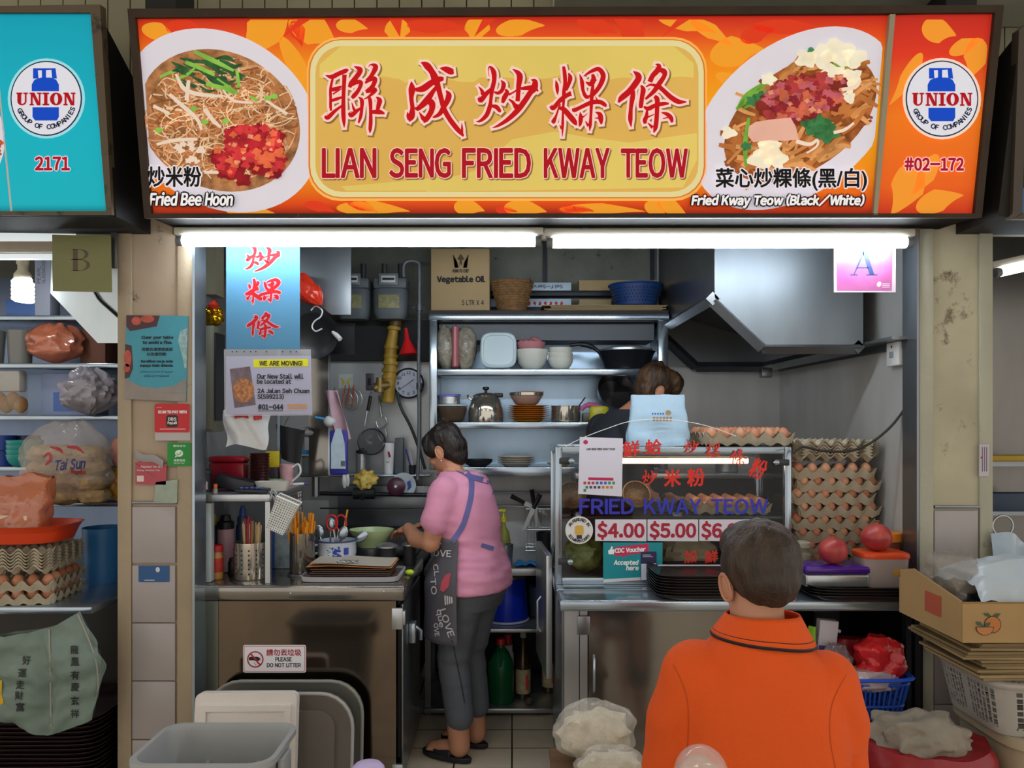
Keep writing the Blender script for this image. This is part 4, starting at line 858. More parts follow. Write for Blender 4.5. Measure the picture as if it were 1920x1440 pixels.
# yellow gas pipe
t = thing('yellow_pipe', 'peeling yellow gas pipe hanging on the back wall', 'pipe', V(730, 757, 4.4)); o = t.location
YE = M('#a5842a', .5, var=.25, vs=14, dirt='#4a3a18', ds=16, dth=.6)
PTS = [(739, 605), (737, 625), (733, 650), (732, 670), (731, 700), (729, 730), (727, 755)]
b = B().tube([V(a, c, 4.4)-o for a, c in PTS], [.028, .03, .036, .036, .038, .036, .034], 18)
for a, c, r in ((739, 613, .04), (734, 648, .043), (733, 665, .042), (732, 678, .047), (731, 692, .047), (730, 704, .043), (728, 722, .04), (727, 748, .039)): b.tube([V(a, c, 4.4)-o, V(a-.3, c+6, 4.4)-o], r, 18)
b.done('pipe', YE, t)
B().tube([V(728, 722, 4.38)-o, V(712, 724, 4.35)-o, V(704, 728, 4.35)-o], [.026, .026, .03], 12).tube([V(712, 708, 4.35)-o, V(711, 735, 4.35)-o], [.02, .03], 12).done('branch', M('#7d6838', .4, .4, dirt='#3a3022', ds=20), t)
B().tube([V(742, 600, 4.4)-o, V(741, 612, 4.4)-o], .036, 16).done('nut', M('#5a4520', .5), t)
t = thing('funnel', 'bright red plastic funnel hanging beside the yellow pipe', 'funnel', V(766, 664, 4.33))
B().lathe([(.056, 0), (.053, .004), (.016, .085), (.009, .15), (.006, .15), (.012, .085), (.048, .006)], n=28, caps=False, rot=rxyz(0, -.1, 0)).done('cone', M('#cf2024', .35), t)
# clock
t = thing('wall_clock', 'round white clock with dark rim on the back wall', 'clock', V(767, 719, 4.53)); o = t.location
rr = rxyz(PI/2, 0, 0)
B().lathe([(.087, 0), (.092, .012), (.092, .028), (.084, .034), (.081, .02), (0, .018)], n=40, rot=rr).done('rim', M('#22263a', .35), t)
B().lathe([(.082, .021), (0, .0215)], n=40, rot=rr).done('face', M('#c9d2e6', .4), t)
b = B(); ff = lambda u, v, k=0: Vector((u, -.0235-.0005*k, v))
for h in range(1, 13):
    a = PI/2-h*PI/6; r = .063; x, z = r*math.cos(a), r*math.sin(a); s_ = str(h); w = .006*len(s_); put_text(b, ff, s_, x-w, z+.008, x+w, z-.008, 0, .0006)
b.done('numeral_print', PRINT_K, t)
b = B()
for a, l, w in ((math.radians(36), .038, .003), (math.radians(215), .06, .0025), (math.radians(-40), .05, .001)): b.tube([ff(0, 0, 3), ff(l*math.cos(a), l*math.sin(a), 3)], w*.6, 6)
b.done('hand', BLACK, t)
# little stickers, tools hung on the wall
t = wallthing('butterfly_tile', 'square tile with yellow butterfly picture on the steel wall', 'picture', 650, 715)
fn = local(t, YW-.024); b = B(); b.bb(-.042, .042, -.027, -.0242, -.042, .042); b.done('tile', M('#b7c6c6', .4), t)
fn = lambda px, py, k=0: Vector(((px-650)*.0031, -.0285-k*.0005, (715-py)*.0031))
b = B()
for s_ in (-1, 1): shape(b, fn, [(650+s_*2, 715), (650+s_*9, 707), (650+s_*10, 713), (650+s_*6, 716), (650+s_*7, 724), (650+s_*2, 720)])
b.done('wing_print', M('#c9b23a', .5), t)
t = thing('whisks', 'orange whisk and wire rings hanging under the butterfly tile', 'whisk', V(655, 745, 4.5)); o = t.location
b = B()
for a, c in ((648, 640), (655, 652), (664, 660)): b.tube([V(a, 722, 4.5)-o, V(c, 762, 4.5)-o], .004, 6)
b.done('handle', M('#c25a2c', .4), t)
b = B()
for r, dx in ((.05, 0), (.038, -.02), (.06, .015)): b.tube([Vector((dx+r*math.cos(2*PI*i/24), .004*dx, -.01+r*1.1*math.sin(2*PI*i/24))) for i in range(24)], .0018, 5, closed=True)
b.done('wire', ST, t)
def strainer():
    t = thing('strainer', 'large wire strainer with long handle hanging on the steel wall', 'strainer', V(697, 830, 4.42)); o = t.location
    c = V(697, 828, 4.42)-o; r_ = rxyz(math.radians(70), .35, 0)
    B().tube([c+r_ @ Vector((.078*math.cos(2*PI*i/32), .078*math.sin(2*PI*i/32), 0)) for i in range(32)], .005, 8, closed=True).done('rim', M('#3f4246', .4, .6), t)
    B().lathe([(.077, 0), (.07, -.02), (.045, -.045), (0, -.055)], c, 28, rot=r_, caps=False).done('mesh_bowl', film('#4a5054', .45), t)
    B().tube([V(683, 800, 4.42)-o, V(690, 760, 4.42)-o, V(696, 735, 4.44)-o], .006, 8).done('handle', ST, t)
    B().tube([V(690, 770, 4.415)-o, V(695, 742, 4.415)-o], .01, 8).done('grip', BLACK, t)
strainer()
t = thing('tongs', 'steel tongs and scissors hanging below the yellow pipe', 'tongs', V(715, 800, 4.5)); o = t.location
B().tube([V(710, 742, 4.5)-o, V(712, 760, 4.5)-o, V(715, 782, 4.5)-o], .005, 8).done('stem', ST, t)
B().tube([V(a, c, 4.5)-o for a, c in cr([(705, 790), (708, 800), (715, 803), (722, 798), (725, 790), (722, 783), (716, 780)], 3)], .004, 8).tube([V(a, c, 4.5)-o for a, c in cr([(712, 803), (708, 815), (716, 828), (724, 818), (722, 805)], 3)], .004, 8).done('loop', ST, t)
B().tube([V(724, 832, 4.46)-o, V(731, 856, 4.40)-o], .006, 8).done('red_handle', M('#b8263a', .4), t)
t = thing('switch_plate', 'small dark wall switch left of the yellow pipe', 'switch', V(694, 716, 4.555)); B().bb(-.024, .024, -.012, 0, -.05, .05, .003).done('plate', M('#5a5562', .4), t)
B().bb(-.01, .01, -.018, -.013, -.02, .02, .002).done('rocker', BLACK, t)
# ledge with cups
ZL = Z(888, 4.45)
B().bb(-1.2, XL-.012, 4.36, 4.55, ZL-.012, ZL-.0005, .003).struct('trim_9', STB)
t = thing('thermos', 'steel flask with black lid on the ledge behind the strainer', 'flask', (X(678, 4.45), 4.45, ZL)); mk(t, 'body', [(1, 0), (1, .97), (.9, 1), (0, 1)], .034, .12, ST, 24); mk(t, 'lid', [(1, 0), (1, .5), (.5, .6), (.4, 1), (0, 1)], .033, .03, BLACK, 20, (0, 0, .121))
t = thing('white_cup', 'tall white tapered cup with tick mark on the ledge', 'cup', (X(729, 4.45), 4.45, ZL)); mk(t, 'cup', [(.72, 0), (1, 1), (.93, 1), (.68, .05), (0, .04)], .036, .18, WHITE, 24)
b = B(); b.tube([(-.008, -.0335, .075), (0, -.0335, .066), (.008, -.0335, .075)], .0015, 5); b.done('tick_print', BLACK, t)
B().bb(-.024, .024, -.02, .02, 0, .21, .003).solo('grey_carton', M('#5b6168', .5), 'narrow grey block standing right of the tall white cup', 'block', (X(749, 4.45), 4.45, ZL))
for i, (a, c, col, lab) in enumerate(((761, 773, '#4048a8', 'blue pen leaning in the ledge cup, left one'), (768, 776, '#d2d4dc', 'white pen leaning in the ledge cup, right one'))):
    t = thing('pen', lab, 'pen', (X(c, 4.45), 4.45, ZL+.045)); B().tube([(0, 0, -.04), (X(a, 4.45)-X(c, 4.45), 0, .1)], .005, 8).done('barrel', M(col, .4), t)
turned('pen_cup', 'dark little cup holding two pens on the ledge', 'cup', 766, 780, 872, 4.45, ZL, CUPP, DARK)
# cloths, lids on the bar
B().tube([(X(600, 4.3), 4.3, Z(925, 4.3)), (X(800, 4.3), 4.3, Z(928, 4.3))], .012, 10).tube([(X(600, 4.3), 4.3, Z(953, 4.3)), (X(800, 4.3), 4.3, Z(953, 4.3))], .004, 8).solo('stove_bar', M('#34373b', .4, .7), 'dark gas bar running along behind the stove', 'bar')
def crumple(name, lab, cat, px, py, d, r, m, seed=0, m2=None, **k):
    b = B(); b.ell((0, 0, 0), r, 28, 18, nz=.55, ns=2.2+seed*.1); return b.solo(name, m, lab, cat, V(px, py, d), 0, **k)
crumple('yellow_cloth', 'crumpled yellow and orange cloth on the gas bar', 'cloth', 685, 900, 4.27, (.06, .04, .05), M('#d9a42a', .7, var=.5, vs=12, pal='#e8d87a'), 1)
t = thing('burner', 'dark burner tap under the yellow cloth', 'burner', V(683, 925, 4.28)); B().tube([(-.06, 0, 0), (.06, 0, 0)], .033, 14).tube([(0, 0, 0), (0, -.06, -.02)], .016, 10).done('tap', M('#2c2f30', .5, .4), t)
t = thing('pot_cover', 'dark purple pot lid leaning by the gas bar', 'lid', V(743, 912, 4.26)); r_ = rxyz(math.radians(80), 0, .1)
mk(t, 'lid', [(1, 0), (.98, .3), (.6, .8), (0, 1)], .052, .018, M('#4a1a34', .35), 28, rot=r_); mk(t, 'knob', [(.6, 0), (1, .8), (.8, 1), (0, 1)], .01, .02, M('#d8d4da', .3), 12, (0, -.017, 0), rot=r_)
t = thing('patterned_plate', 'white plate with blue fish pattern behind the purple lid', 'plate', V(757, 910, 4.33))
mk(t, 'plate', PLATE, .072, .014, M('#c3d0d6', .25), 32, rot=rxyz(math.radians(82), 0, 0))
b = B(); b.prism([(.02, -.03), (.045, -.01), (.04, .03), (.02, .02), (.03, -.005)], -.016, -.013); b.done('fish_print', M('#2a44a8', .4), t)
# stove area: dark hob table
t = thing('stove_table', 'dark steel stove table behind the left counter', 'stove', V(700, 1010, 4.0)); o = t.location
B().bb(-.66, .255, -.25, .45, -.05, 0, .006).done('hob', M('#4c5052', .3, .8, var=.2), t); B().bb(-.66, .255, -.24, .45, -.7, -.055).done('cabinet', M('#222327', .4, .6), t)
B().box((.02, .45, .12), (.62, .012, .24), .002).done('splash_panel', STD, t)
# ================================================================ LEFT COUNTER
CT = .87
o3 = Vector((-.87, 3.45, 0))
LC = thing('steel_counter', 'reflective stainless counter on the left with no-litter sticker on its front', 'counter', o3)
def cp3(b, name, m, par=None, **k):
    for v in b.bm.verts: v.co -= o3
    return b.done(name, m, par or LC, **k)
cp3(B().bb(-1.395, -.437, 3.09, 3.735, CT-.065, CT, .012, 3), 'worktop', STP)
cp3(B().bb(-1.20, -.475, 3.10, 3.115, .03, CT-.066), 'front_panel', steel('#75695d', .1, bump=.06, bs=3, metal=1))
cp3(B().bb(-1.395, -1.202, 3.10, 3.115, .03, CT-.066), 'side_strip', steel('#6f7468', .3))
cp3(B().bb(-.474, -.462, 3.13, 3.735, .03, CT-.066), 'aisle_panel', M('#141418', .15, .6))
cp3(B().bb(-.462, -.452, 3.15, 3.72, .06, CT-.09, .003), 'door', STD)
b = B().bb(-.49, -.445, 3.085, 3.1, Z(1180, 3.09), Z(1140, 3.09), .003).bb(-.452, -.436, 3.09, 3.12, Z(1172, 3.09), Z(1146, 3.09), .003); cp3(b, 'hinge', ST)
b = B().bb(-.49, -.445, 3.085, 3.1, .08, .14, .003); cp3(b, 'hinge', ST)
b = B().bb(-.452, -.42, 3.3, 3.36, .57, .66, .008).tube([(-.425, 3.33, .64), (-.4, 3.33, .62), (-.4, 3.33, .58)], .008, 8); cp3(b, 'latch', STB)
b = B()
for px, py in ((545, 1113), (720, 1110)): b.ell(V(px, py, 3.088), (.006, .004, .006), 10, 6)
cp3(b, 'rivet', STB)
cp3(B().bb(-1.38, -.48, 3.14, 3.73, .001, .028), 'plinth', BLACK)
# no-litter sticker
D = 3.098
t = thing('no_litter_sticker', 'white sticker reading please do not litter with red crossed hand', 'sticker', V(515, 1234, D)); fn = local(t, D); fw = onwall(D)
for r, k, c in ((4, 0, WHITE), (3.4, 1, PRINT_R), (3, 2, PAPER)):
    g = (0, 1.6, 2.6)[k]; b = B(); shape(b, fn, rrect(456+g, 1209+g, 574-g, 1261-g, r), k); b.done(('sheet', 'border', 'face')[k], c, t)
fn3 = lambda x, y, k=0: fn(x, y, 3)
for nm, m, items in (('title', M('#a8283c', .6), [('請勿丟垃圾', 500, 1217, 565, 1229, .35)]), ('lettering', PRINT_K, [('PLEASE', 517, 1232, 547, 1239.5, .35), ('DO NOT LITTER', 501, 1243, 564, 1250.5, .35)])):
    b = B()
    for s, x0, y0, x1, y1, bo in items: put_text(b, fn3, s, x0, y0, x1, y1, 0, bo)
    b.done(nm, m, t)
b = B(); O1 = oval(479, 1236, 15.5, 15.5, 32); O2 = oval(479, 1236, 13, 13, 32)
for i in range(32): shape(b, fn, [O1[i], O1[(i+1) % 32], O2[(i+1) % 32], O2[i]], 4)
shape(b, fn, [(469, 1226), (471, 1224), (490, 1246), (488, 1248)], 5); b.done('ban_ring', M('#b0283a', .6), t)
b = B(); shape(b, fn, [(467, 1232), (472, 1231), (483, 1231), (489, 1234), (487, 1236), (490, 1238), (486, 1238), (483, 1240), (476, 1238), (467, 1238)], 3)
for x, y in ((478, 1243), (482, 1241), (484, 1244), (480, 1246), (486, 1247)): shape(b, fn, oval(x, y, 1, 1, 8), 3)
b.done('hand_print', PRINT_K, t)
# --- small steel stand on the counter
o4 = Vector((-1.16, 3.35, CT)); ZS = 1.238
t = thing('counter_stand', 'small steel stand on the left counter holding a radio and red tin', 'stand', o4)
def cp4(b, name, m, **k):
    for v in b.bm.verts: v.co -= o4
    return b.done(name, m, t, **k)
cp4(B().bb(-1.38, -1.0, 3.13, 3.62, ZS-.03, ZS, .004), 'shelf', ST)
for x, y in ((-1.01, 3.14), (-1.01, 3.61), (-1.36, 3.61)): cp4(B().bb(x-.01, x+.01, y-.01, y+.01, CT+.001, ZS-.031), 'leg', ST)
b = B(); grid_holes(b, lambda u, v: Vector((-1.0, 3.4+.2*u, ZS-.12+.085*v)), 6, 4, .7); cp4(b, 'side_lattice', M('#7a5f50', .5, .5))
# white folded foam panel, jars, chopsticks under the stand
B().bb(0, .05, 0, .045, 0, .33, .006).solo('foam_board', M('#b9c6cc', .6, var=.05), 'pale folded foam panel standing against the pillar on the counter', 'board', (-1.30, 3.14, CT+.001))
t = thing('peanut_jar', 'peanut butter coloured jar with red lid beside the chopstick holder', 'jar', (X(407, 3.22), 3.22, CT+.001))
mk(t, 'jar', [(.9, 0), (1, .05), (1, .8), (.8, .95), (.78, 1), (0, 1)], .025, .115, M('#b98a4e', .3), 20); mk(t, 'lid', [(1, 0), (1, .9), (.9, 1), (0, 1)], .025, .028, M('#b8202a', .4), 20, (0, 0, .116))
mk(t, 'wrap_label', [(1.03, 0), (1.03, 1)], .025, .06, M('#b5362a', .5, var=.3, vs=40), 20, (0, 0, .03), caps=False)
t = thing('pink_tumbler', 'pink tumbler with dark cap standing behind the red-lidded jar', 'tumbler', (X(423, 3.38), 3.38, CT+.001))
mk(t, 'body', [(.9, 0), (1, .02), (1, 1), (0, 1)], .036, .19, M('#b8909c', .4), 24); mk(t, 'cap', [(1, 0), (1, .5), (.7, .6), (.55, 1), (0, 1)], .036, .06, BLACK, 24, (0, 0, .191))
for px, dd, h, col, lab in ((401, 3.42, .2, '#c9b23a', 'slim bottle with yellow cap behind the jars under the stand'), (455, 3.5, .23, '#3f5aa0', 'slim bottle with blue cap behind the chopsticks under the stand')):
    t = thing('sauce_bottle', lab, 'bottle', (X(px, dd), dd, CT+.001)); mk(t, 'bottle', JARP, .03, h, M('#3a4a6a', .3), 16); mk(t, 'cap', [(1, 0), (.9, .6), (.4, 1), (0, 1)], .016, .05, M(col, .4), 14, (0, 0, h+.001))
turned('black_jar', 'black squat jar between the tumbler and the chopstick holder', 'jar', 428, 446, 1046, 3.3, CT+.001, JARP, BLACK)
t = thing('chopstick_holder', 'perforated steel cylinder full of chopsticks on the counter', 'holder', (X(470, 3.24), 3.24, CT+.001)); HW = .068
mk(t, 'cylinder', [(.96, 0), (1, .03), (1, 1), (.96, 1), (.95, .05), (0, .04)], HW, .155, steel('#c9c4ba', .16, bump=.02), 40)
b = B()
for i in range(14):
    for j in range(6):
        a = 2*PI*i/14; b.ell((HW*.985*math.cos(a), HW*.985*math.sin(a), .028+j*.0195), (.004, .004, .004), 8, 6)
b.done('perforation_pattern', BLACK, t)
R = random.Random(11)
hx, hy, hz = t.location
for i in range(30):
    a = R.uniform(0, 2*PI); r = HW*.8*math.sqrt(R.random()); x, y = r*math.cos(a), r*math.sin(a); L = R.uniform(.205, .23); red = i in (3, 7, 11, 15, 19)
    tx, ty = x*.28, y*.2
    if red: x, y = -.02+R.uniform(-.02, .02), -.03+R.uniform(-.02, .02); L += .03
    B().tube([(0, 0, 0), (tx, ty, L)], [.0028, .004], 6).solo('chopstick', M('#9c2a3c', .5) if red else M('#cbb083', .6), 'red chopstick in the perforated steel holder' if red else 'bamboo chopstick in the perforated steel holder', 'chopstick', (hx+x*.55, hy+y*.55, hz+.012), 0, 'red chopsticks' if red else 'bamboo chopsticks')
# radio with aerial, red tin, dark dishes etc. on the stand
ZZ = ZS+.001
t = thing('radio', 'black portable radio with raised silver aerial on the steel stand', 'radio', (X(430, 3.3), 3.3, ZZ))
B().box((.03, 0, .03), (.17, .09, .055), .008, rot=(0, .25, .1)).done('body', M('#23222a', .4), t); B().tube([(-.07, -.05, .01), V(386, 790, 3.24)-t.location], [.003, .0018], 6).done('aerial', STB, t)
B().box((.0, -.04, .05), (.04, .012, .016), .002, rot=(0, .25, .1)).done('red_display', M('#8f2030', .4), t)
t = thing('calculator', 'dark calculator with blue keys lying on the stand front', 'calculator', (X(475, 3.19), 3.19, ZZ)); B().box((0, 0, .012), (.13, .07, .012), .003, rot=(.1, .05, .05)).done('body', M('#2b2d3a', .4), t)
b = B()
for i in range(5): b.box((-.045+i*.022, -.012, .022), (.014, .012, .005), .001, rot=(.1, .05, .05))
b.done('key_pattern', M('#4a5fa8', .4), t)
t = thing('red_tin', 'glossy dark red tin box on the stand', 'tin', (X(432, 3.46), 3.46, ZZ)); B().bb(-.08, .08, -.05, .05, 0, .115, .012, 3).done('box', M('#8e1626', .25), t); B().bb(-.082, .082, -.052, .052, .116, .143, .01, 3).done('lid', M('#9c1a2a', .25), t)
B().ell((0, -.04, .16), (.045, .03, .022), 10, 6, nz=.3).solo('tissue', WHITE, 'scrap of white tissue on top of the red tin', 'tissue', (X(436, 3.5), 3.52, ZZ+.135))
for i in range(11):
    B().lathe([(.026, 0), (.036, .004), (.044, .022), (.042, .022), (.03, .006), (0, .005)], n=22).solo('sauce_dish', M('#3a1a1c', .3), 'dark brown sauce dish in the tall stack beside the red tin', 'dish', (X(487, 3.42), 3.42, ZZ+.0135*i), 0, 'stacked brown sauce dishes')
t = thing('black_canister', 'small black canister with white label at the stand left end', 'canister', (X(386, 3.24), 3.24, ZZ)); mk(t, 'body', [(1, 0), (1, 1), (0, 1)], .024, .075, BLACK, 20); B().bb(-.016, .016, -.0255, -.022, .012, .045).done('paper_label', PAPER, t); mk(t, 'lid', [(1, 0), (1, .8), (.8, 1), (0, 1)], .025, .02, M('#1a2a2a', .4), 20, (0, 0, .076))
turned('clear_jar', 'clear little jar beside the pillar on the stand', 'jar', 366, 378, 880, 3.24, ZZ, JARP, M('#7f8f80', .15, alpha=.5))
t = thing('orange_cap_vial', 'tiny vial with orange cap at the stand edge', 'vial', (X(404, 3.15), 3.15, ZZ)); mk(t, 'vial', JARP, .009, .024, M('#b9b0a0', .2, alpha=.6), 12); mk(t, 'cap', [(1, 0), (1, 1), (0, 1)], .008, .016, M('#d8642a', .4), 12, (0, 0, .0245))
t = thing('white_tray_basket', 'small white plastic basket on the stand behind the keys', 'basket', (X(512, 3.3), 3.3, ZZ)); mk(t, 'basket', [(.8, 0), (1, 1), (.95, 1), (.76, .1), (0, .08)], .075, .04, M('#c9c9c2', .5), 32, sq=5, sy=.5)
t = thing('key_bunch', 'bunch of keys hanging at the stand right front edge', 'keys', V(513, 925, 3.11))
B().tube([(.012*math.cos(2*PI*i/16), 0, .012*math.sin(2*PI*i/16)) for i in range(16)], .0016, 5, closed=True).done('ring', ST, t)
for a in (-.5, .2, .6): B().box((.02*math.sin(a), -.003, -.02*math.cos(a)), (.01, .002, .04), .001, rot=(0, -a, 0)).done('key', STD, t)
t = thing('dark_tin', 'dark square tin under yellow notebook behind the stacked dishes', 'tin', (X(510, 3.56), 3.56, ZZ)); B().bb(-.035, .035, -.03, .03, 0, .085, .004).done('tin', M('#3a2f38', .4), t)
B().bb(-.032, .032, -.006, .006, 0, .075, .002).solo('yellow_packet', M('#c7b324', .5, var=.1, vs=40), 'yellow packet upright on the dark square tin', 'packet', (X(511, 3.55), 3.55, ZZ+.086))
t = thing('pink_mug', 'pink striped mug with white handle on the stand', 'mug', (X(542, 3.6), 3.56, ZZ)); mk(t, 'cup', CUPP, .034, .1, M('#c2969c', .3, var=.2, vs=30), 24); B().tube(cr([(.028, -.01, .085), (.06, -.015, .1), (.07, -.02, .06), (.03, -.01, .02)], 4), .005, 8).done('handle', WHITE, t)
B().bb(-.05, .03, -.03, .03, 0, .035, .003).solo('green_packet', M('#93b58a', .6, var=.3, vs=40), 'pale green printed packet in front of the pink mug', 'packet', (X(517, 3.5), 3.49, ZZ))
t = thing('marker_pen', 'white and purple marker pen at the stand back corner', 'pen', (X(572, 3.6)+.0, 3.58, ZZ)); B().tube([(0, 0, .006), (-.06, -.02, .006)], .006, 8).done('barrel', WHITE, t); B().tube([(0.001, 0, .006), (.02, .007, .006)], .006, 8).done('cap', M('#4a3a8a', .4), t)
t = thing('wire_basket', 'white perforated wire basket tilted on the stand leg', 'basket', V(530, 965, 3.12)); r_ = rxyz(.1, .42, .1)
b = B()
def wb(u, v, s_): return r_ @ Vector(((u-.5)*(.075+.02*v), s_*.03, (v-.5)*.14))
for s_ in (-1, 1): grid_holes(b, lambda u, v: wb(u, v, s_), 9, 14, .55)
for u in (0, 1): b.raw([wb(u, 0, -1), wb(u, 1, -1), wb(u, 1, 1), wb(u, 0, 1)], [[0, 1, 2, 3]])
b.raw([wb(0, 0, -1), wb(1, 0, -1), wb(1, 0, 1), wb(0, 0, 1)], [[0, 1, 2, 3]]); b.done('mesh', M('#d5d8d6', .5), t)
b = B(); b.tube([wb(0, 1, -1), wb(1, 1, -1), wb(1, 1, 1), wb(0, 1, 1)], .004, 6, closed=True); b.done('rim', WHITE, t)
# --- straws, pot of cutlery, papers on the tray
t = thing('straw_tin', 'tall steel tin holding a fan of orange straws', 'tin', (X(567, 3.3), 3.3, CT+.001)); sx, sy, sz = t.location
mk(t, 'tin', [(.95, 0), (1, .02), (1, 1), (.97, 1), (.96, .05), (0, .04)], .054, .185, STP, 36); mk(t, 'foot_ring', [(1.1, 0), (1.12, .5), (1.02, 1)], .056, .012, STD, 36, caps=False)
R = random.Random(4)
for i in range(44):
    a = R.uniform(0, 2*PI); r = .043*math.sqrt(R.random()); x, y = r*math.cos(a), r*math.sin(a)
    B().tube([(0, 0, 0), (x*.75, y*.6, .2+.07*R.random())], .0042, 7).solo('straw', M('#d98a1c', .4), 'orange drinking straw fanned out in the steel tin', 'straw', (sx+x*.8, sy+y*.8, sz+.012), 0, 'orange straws')
t = thing('blue_rack', 'blue and grey patterned card rack behind the stand leg', 'rack', (X(527, 3.45), 3.45, CT+.001)); B().bb(-.05, -.03, -.01, .03, 0, .24, .003).done('blue_board', M('#2a4c9a', .5), t); B().bb(-.028, .05, -.01, .02, 0, .235, .003).done('patterned_board', M('#8f9ca4', .5, var=.35, vs=30), t)
t = thing('enamel_pot', 'white enamel pot with blue flowers holding scissors and spoons', 'pot', (X(632, 3.42), 3.42, CT+.06)); ex, ey, ez = t.location
EN = M('#c3ccd8', .2)
mk(t, 'pot', [(.88, 0), (.97, .08), (1, .3), (.97, .9), (1, .95), (1, 1), (.92, 1), (.9, .1), (0, .06)], .086, .075, EN, 36); mk(t, 'rim', [(.97, 0), (1.02, .3), (1.02, .7), (.96, 1)], .086, .008, M('#33406a', .3), 36, (0, 0, .07), caps=False)
B().tube(cr([(-.082, -.02, .055), (-.105, -.03, .05), (-.1, -.03, .02), (-.078, -.03, .02)], 4), .006, 8).done('handle', EN, t)
b = B()
for i in range(26):
    a = R.uniform(-.45, .25); z = .012+.045*R.random(); p = Vector((.0855*math.sin(a)+.012, -.0862*math.cos(a)*1.0, z)); b.ell(p, (.007*R.uniform(.4, 1.3), .0025, .005*R.uniform(.4, 1.4)), 8, 5)
b.box((.056, -.068, .035), (.02, .006, .03), rot=(0, 0, .65)); b.done('blue_flower_print', M('#2a3f9a', .3), t)
B().bb(-.06, .06, -.05, .05, 0, .058, .004).solo('dark_box', M('#3c3a40', .6), 'dark box the white enamel pot stands on behind the papers', 'box', (ex, ey, CT+.001))
def spoon(x0, z0, x1, z1, y, lab):
    t = thing('spoon', lab, 'spoon', (ex+x0, ey+y, ez+z0)); v = Vector((x1-x0, 0, z1-z0)); B().tube([(0, 0, 0), v], [.004, .005], 8).done('stem', STB, t); B().ell(v*1.12, (.022, .007, .032), 12, 8, rot=rxyz(0, math.atan2(v.x, v.z), 0)).done('bowl', STB, t)
spoon(-.05, .02, -.075, .105, -.02, 'leftmost broad steel spoon in the enamel pot'); spoon(-.03, .02, -.03, .13, .0, 'second steel spoon from the left in the enamel pot'); spoon(.0, .02, .03, .1, -.03, 'steel spoon leaning right beside the scissors'); spoon(.02, .02, .1, .08, .01, 'steel spoon nearly lying flat to the right')
t = thing('scissors', 'scissors with red loop handles in the enamel pot', 'scissors', (ex, ey-.02, ez+.03))
for c in (-.018, .022): B().tube([Vector((c+.024*math.cos(2*PI*i/20), 0, .125+.034*math.sin(2*PI*i/20))) for i in range(20)], .0045, 8, closed=True).done('red_handle', M('#b3222c', .35), t)
B().tube([(-.01, 0, .095), (.005, 0, 0)], .005, 6).tube([(.014, 0, .095), (-.003, 0, 0)], .005, 6).done('blade', ST, t)
B().tube([(0, 0, 0), (.035, 0, .19)], .004, 6).solo('pencil', M('#d9942a', .5), 'orange pencil upright beside the scissor handles', 'pencil', (ex+.01, ey+.01, ez+.02))
turned('green_platter', 'pale green oval platter behind the papers', 'platter', 655, 738, 992, 3.62, CT+.07, PLATE, M('#a9bd8e', .3), sy=.8, n=40)
B().lathe([(.07, 0), (.07, .068), (0, .068)], n=24).solo('low_drum', STD, 'low steel drum under the pale green platter', 'drum', (X(697, 3.62), 3.62, CT+.001))
for px, dd, w, lab in ((726, 3.5, .05, 'round steel burner lid nearest the papers'), (768, 3.55, .036, 'small steel lid near the woman\'s hands')):
    t = thing('burner_plate', lab, 'lid', (X(px, dd), dd, CT+.09)); mk(t, 'lid_disc', [(1, 0), (1, .3), (.6, .8), (.3, 1), (0, 1)], w, .02, ST, 28)
    mk(t, 'drum', [(.8, 0), (.8, 1)], w, .088, DARK, 20, (0, 0, -.089))
t = thing('paper_tray', 'grey flat tray loaded with brown paper sheets on the counter', 'tray', (X(665, 3.27), 3.27, CT+.001)); th = t.location
mk(t, 'tray', [(.95, 0), (1, .1), (1.02, 1), (.99, 1), (.96, .3), (0, .3)], .205, .022, M('#a9a9b2', .4), 48, sq=9, sy=.62)
BP = M('#4a3830', .25, bump=.4, bs=20)
for i in range(5):
    B().box((0, 0, .002), (.36-.01*i, .2, .006), .002, rot=(0, 0, R.uniform(-.06, .06))).solo('plastic_packet', BP, 'dark brown glossy packet in the pile on the grey tray', 'packet', (th.x+R.uniform(-.01, .01), 3.275, CT+.012+.0085*i), 0, 'dark packets on the grey tray')
B().sheet(lambda u, v: Vector(((u-.5)*.36, (v-.5)*.22, .006+.004*math.sin(u*5))), 16, 4).solo('orange_folder', M('#d08a48', .6), 'orange card folder on the pile of dark packets', 'folder', (th.x-.005, 3.275, CT+.054))
B().sheet(lambda u, v: Vector(((u-.5)*.34, (v-.5)*.21, .008+.006*math.sin(u*4+1))), 16, 4).solo('paper_sheet', M('#b3aca0', .7), 'grey paper sheet lying on the orange folder', 'paper', (th.x-.0, 3.28, CT+.06))
t = thing('steel_scraps', 'clump of steel clips lying on the grey paper', 'clips', (X(660, 3.2), 3.2, CT+.078)); b = B()
for i in range(6): c = R.uniform(-.05, .05); b.tube([(c+.014*math.cos(2*PI*k/14), .01*math.sin(2*PI*k/14)+R.uniform(-.001, .001), .004*math.sin(4*PI*k/14)) for k in range(14)], .003, 6, closed=True)
b.done('clip_links', ST, t)
B().ell((0, 0, .012), (.02, .015, .012), 10, 6).solo('lime_stopper', M('#b9d62a', .4), 'lime green stopper at the right edge of the left counter', 'stopper', (X(768, 3.3), 3.3, CT+.001))
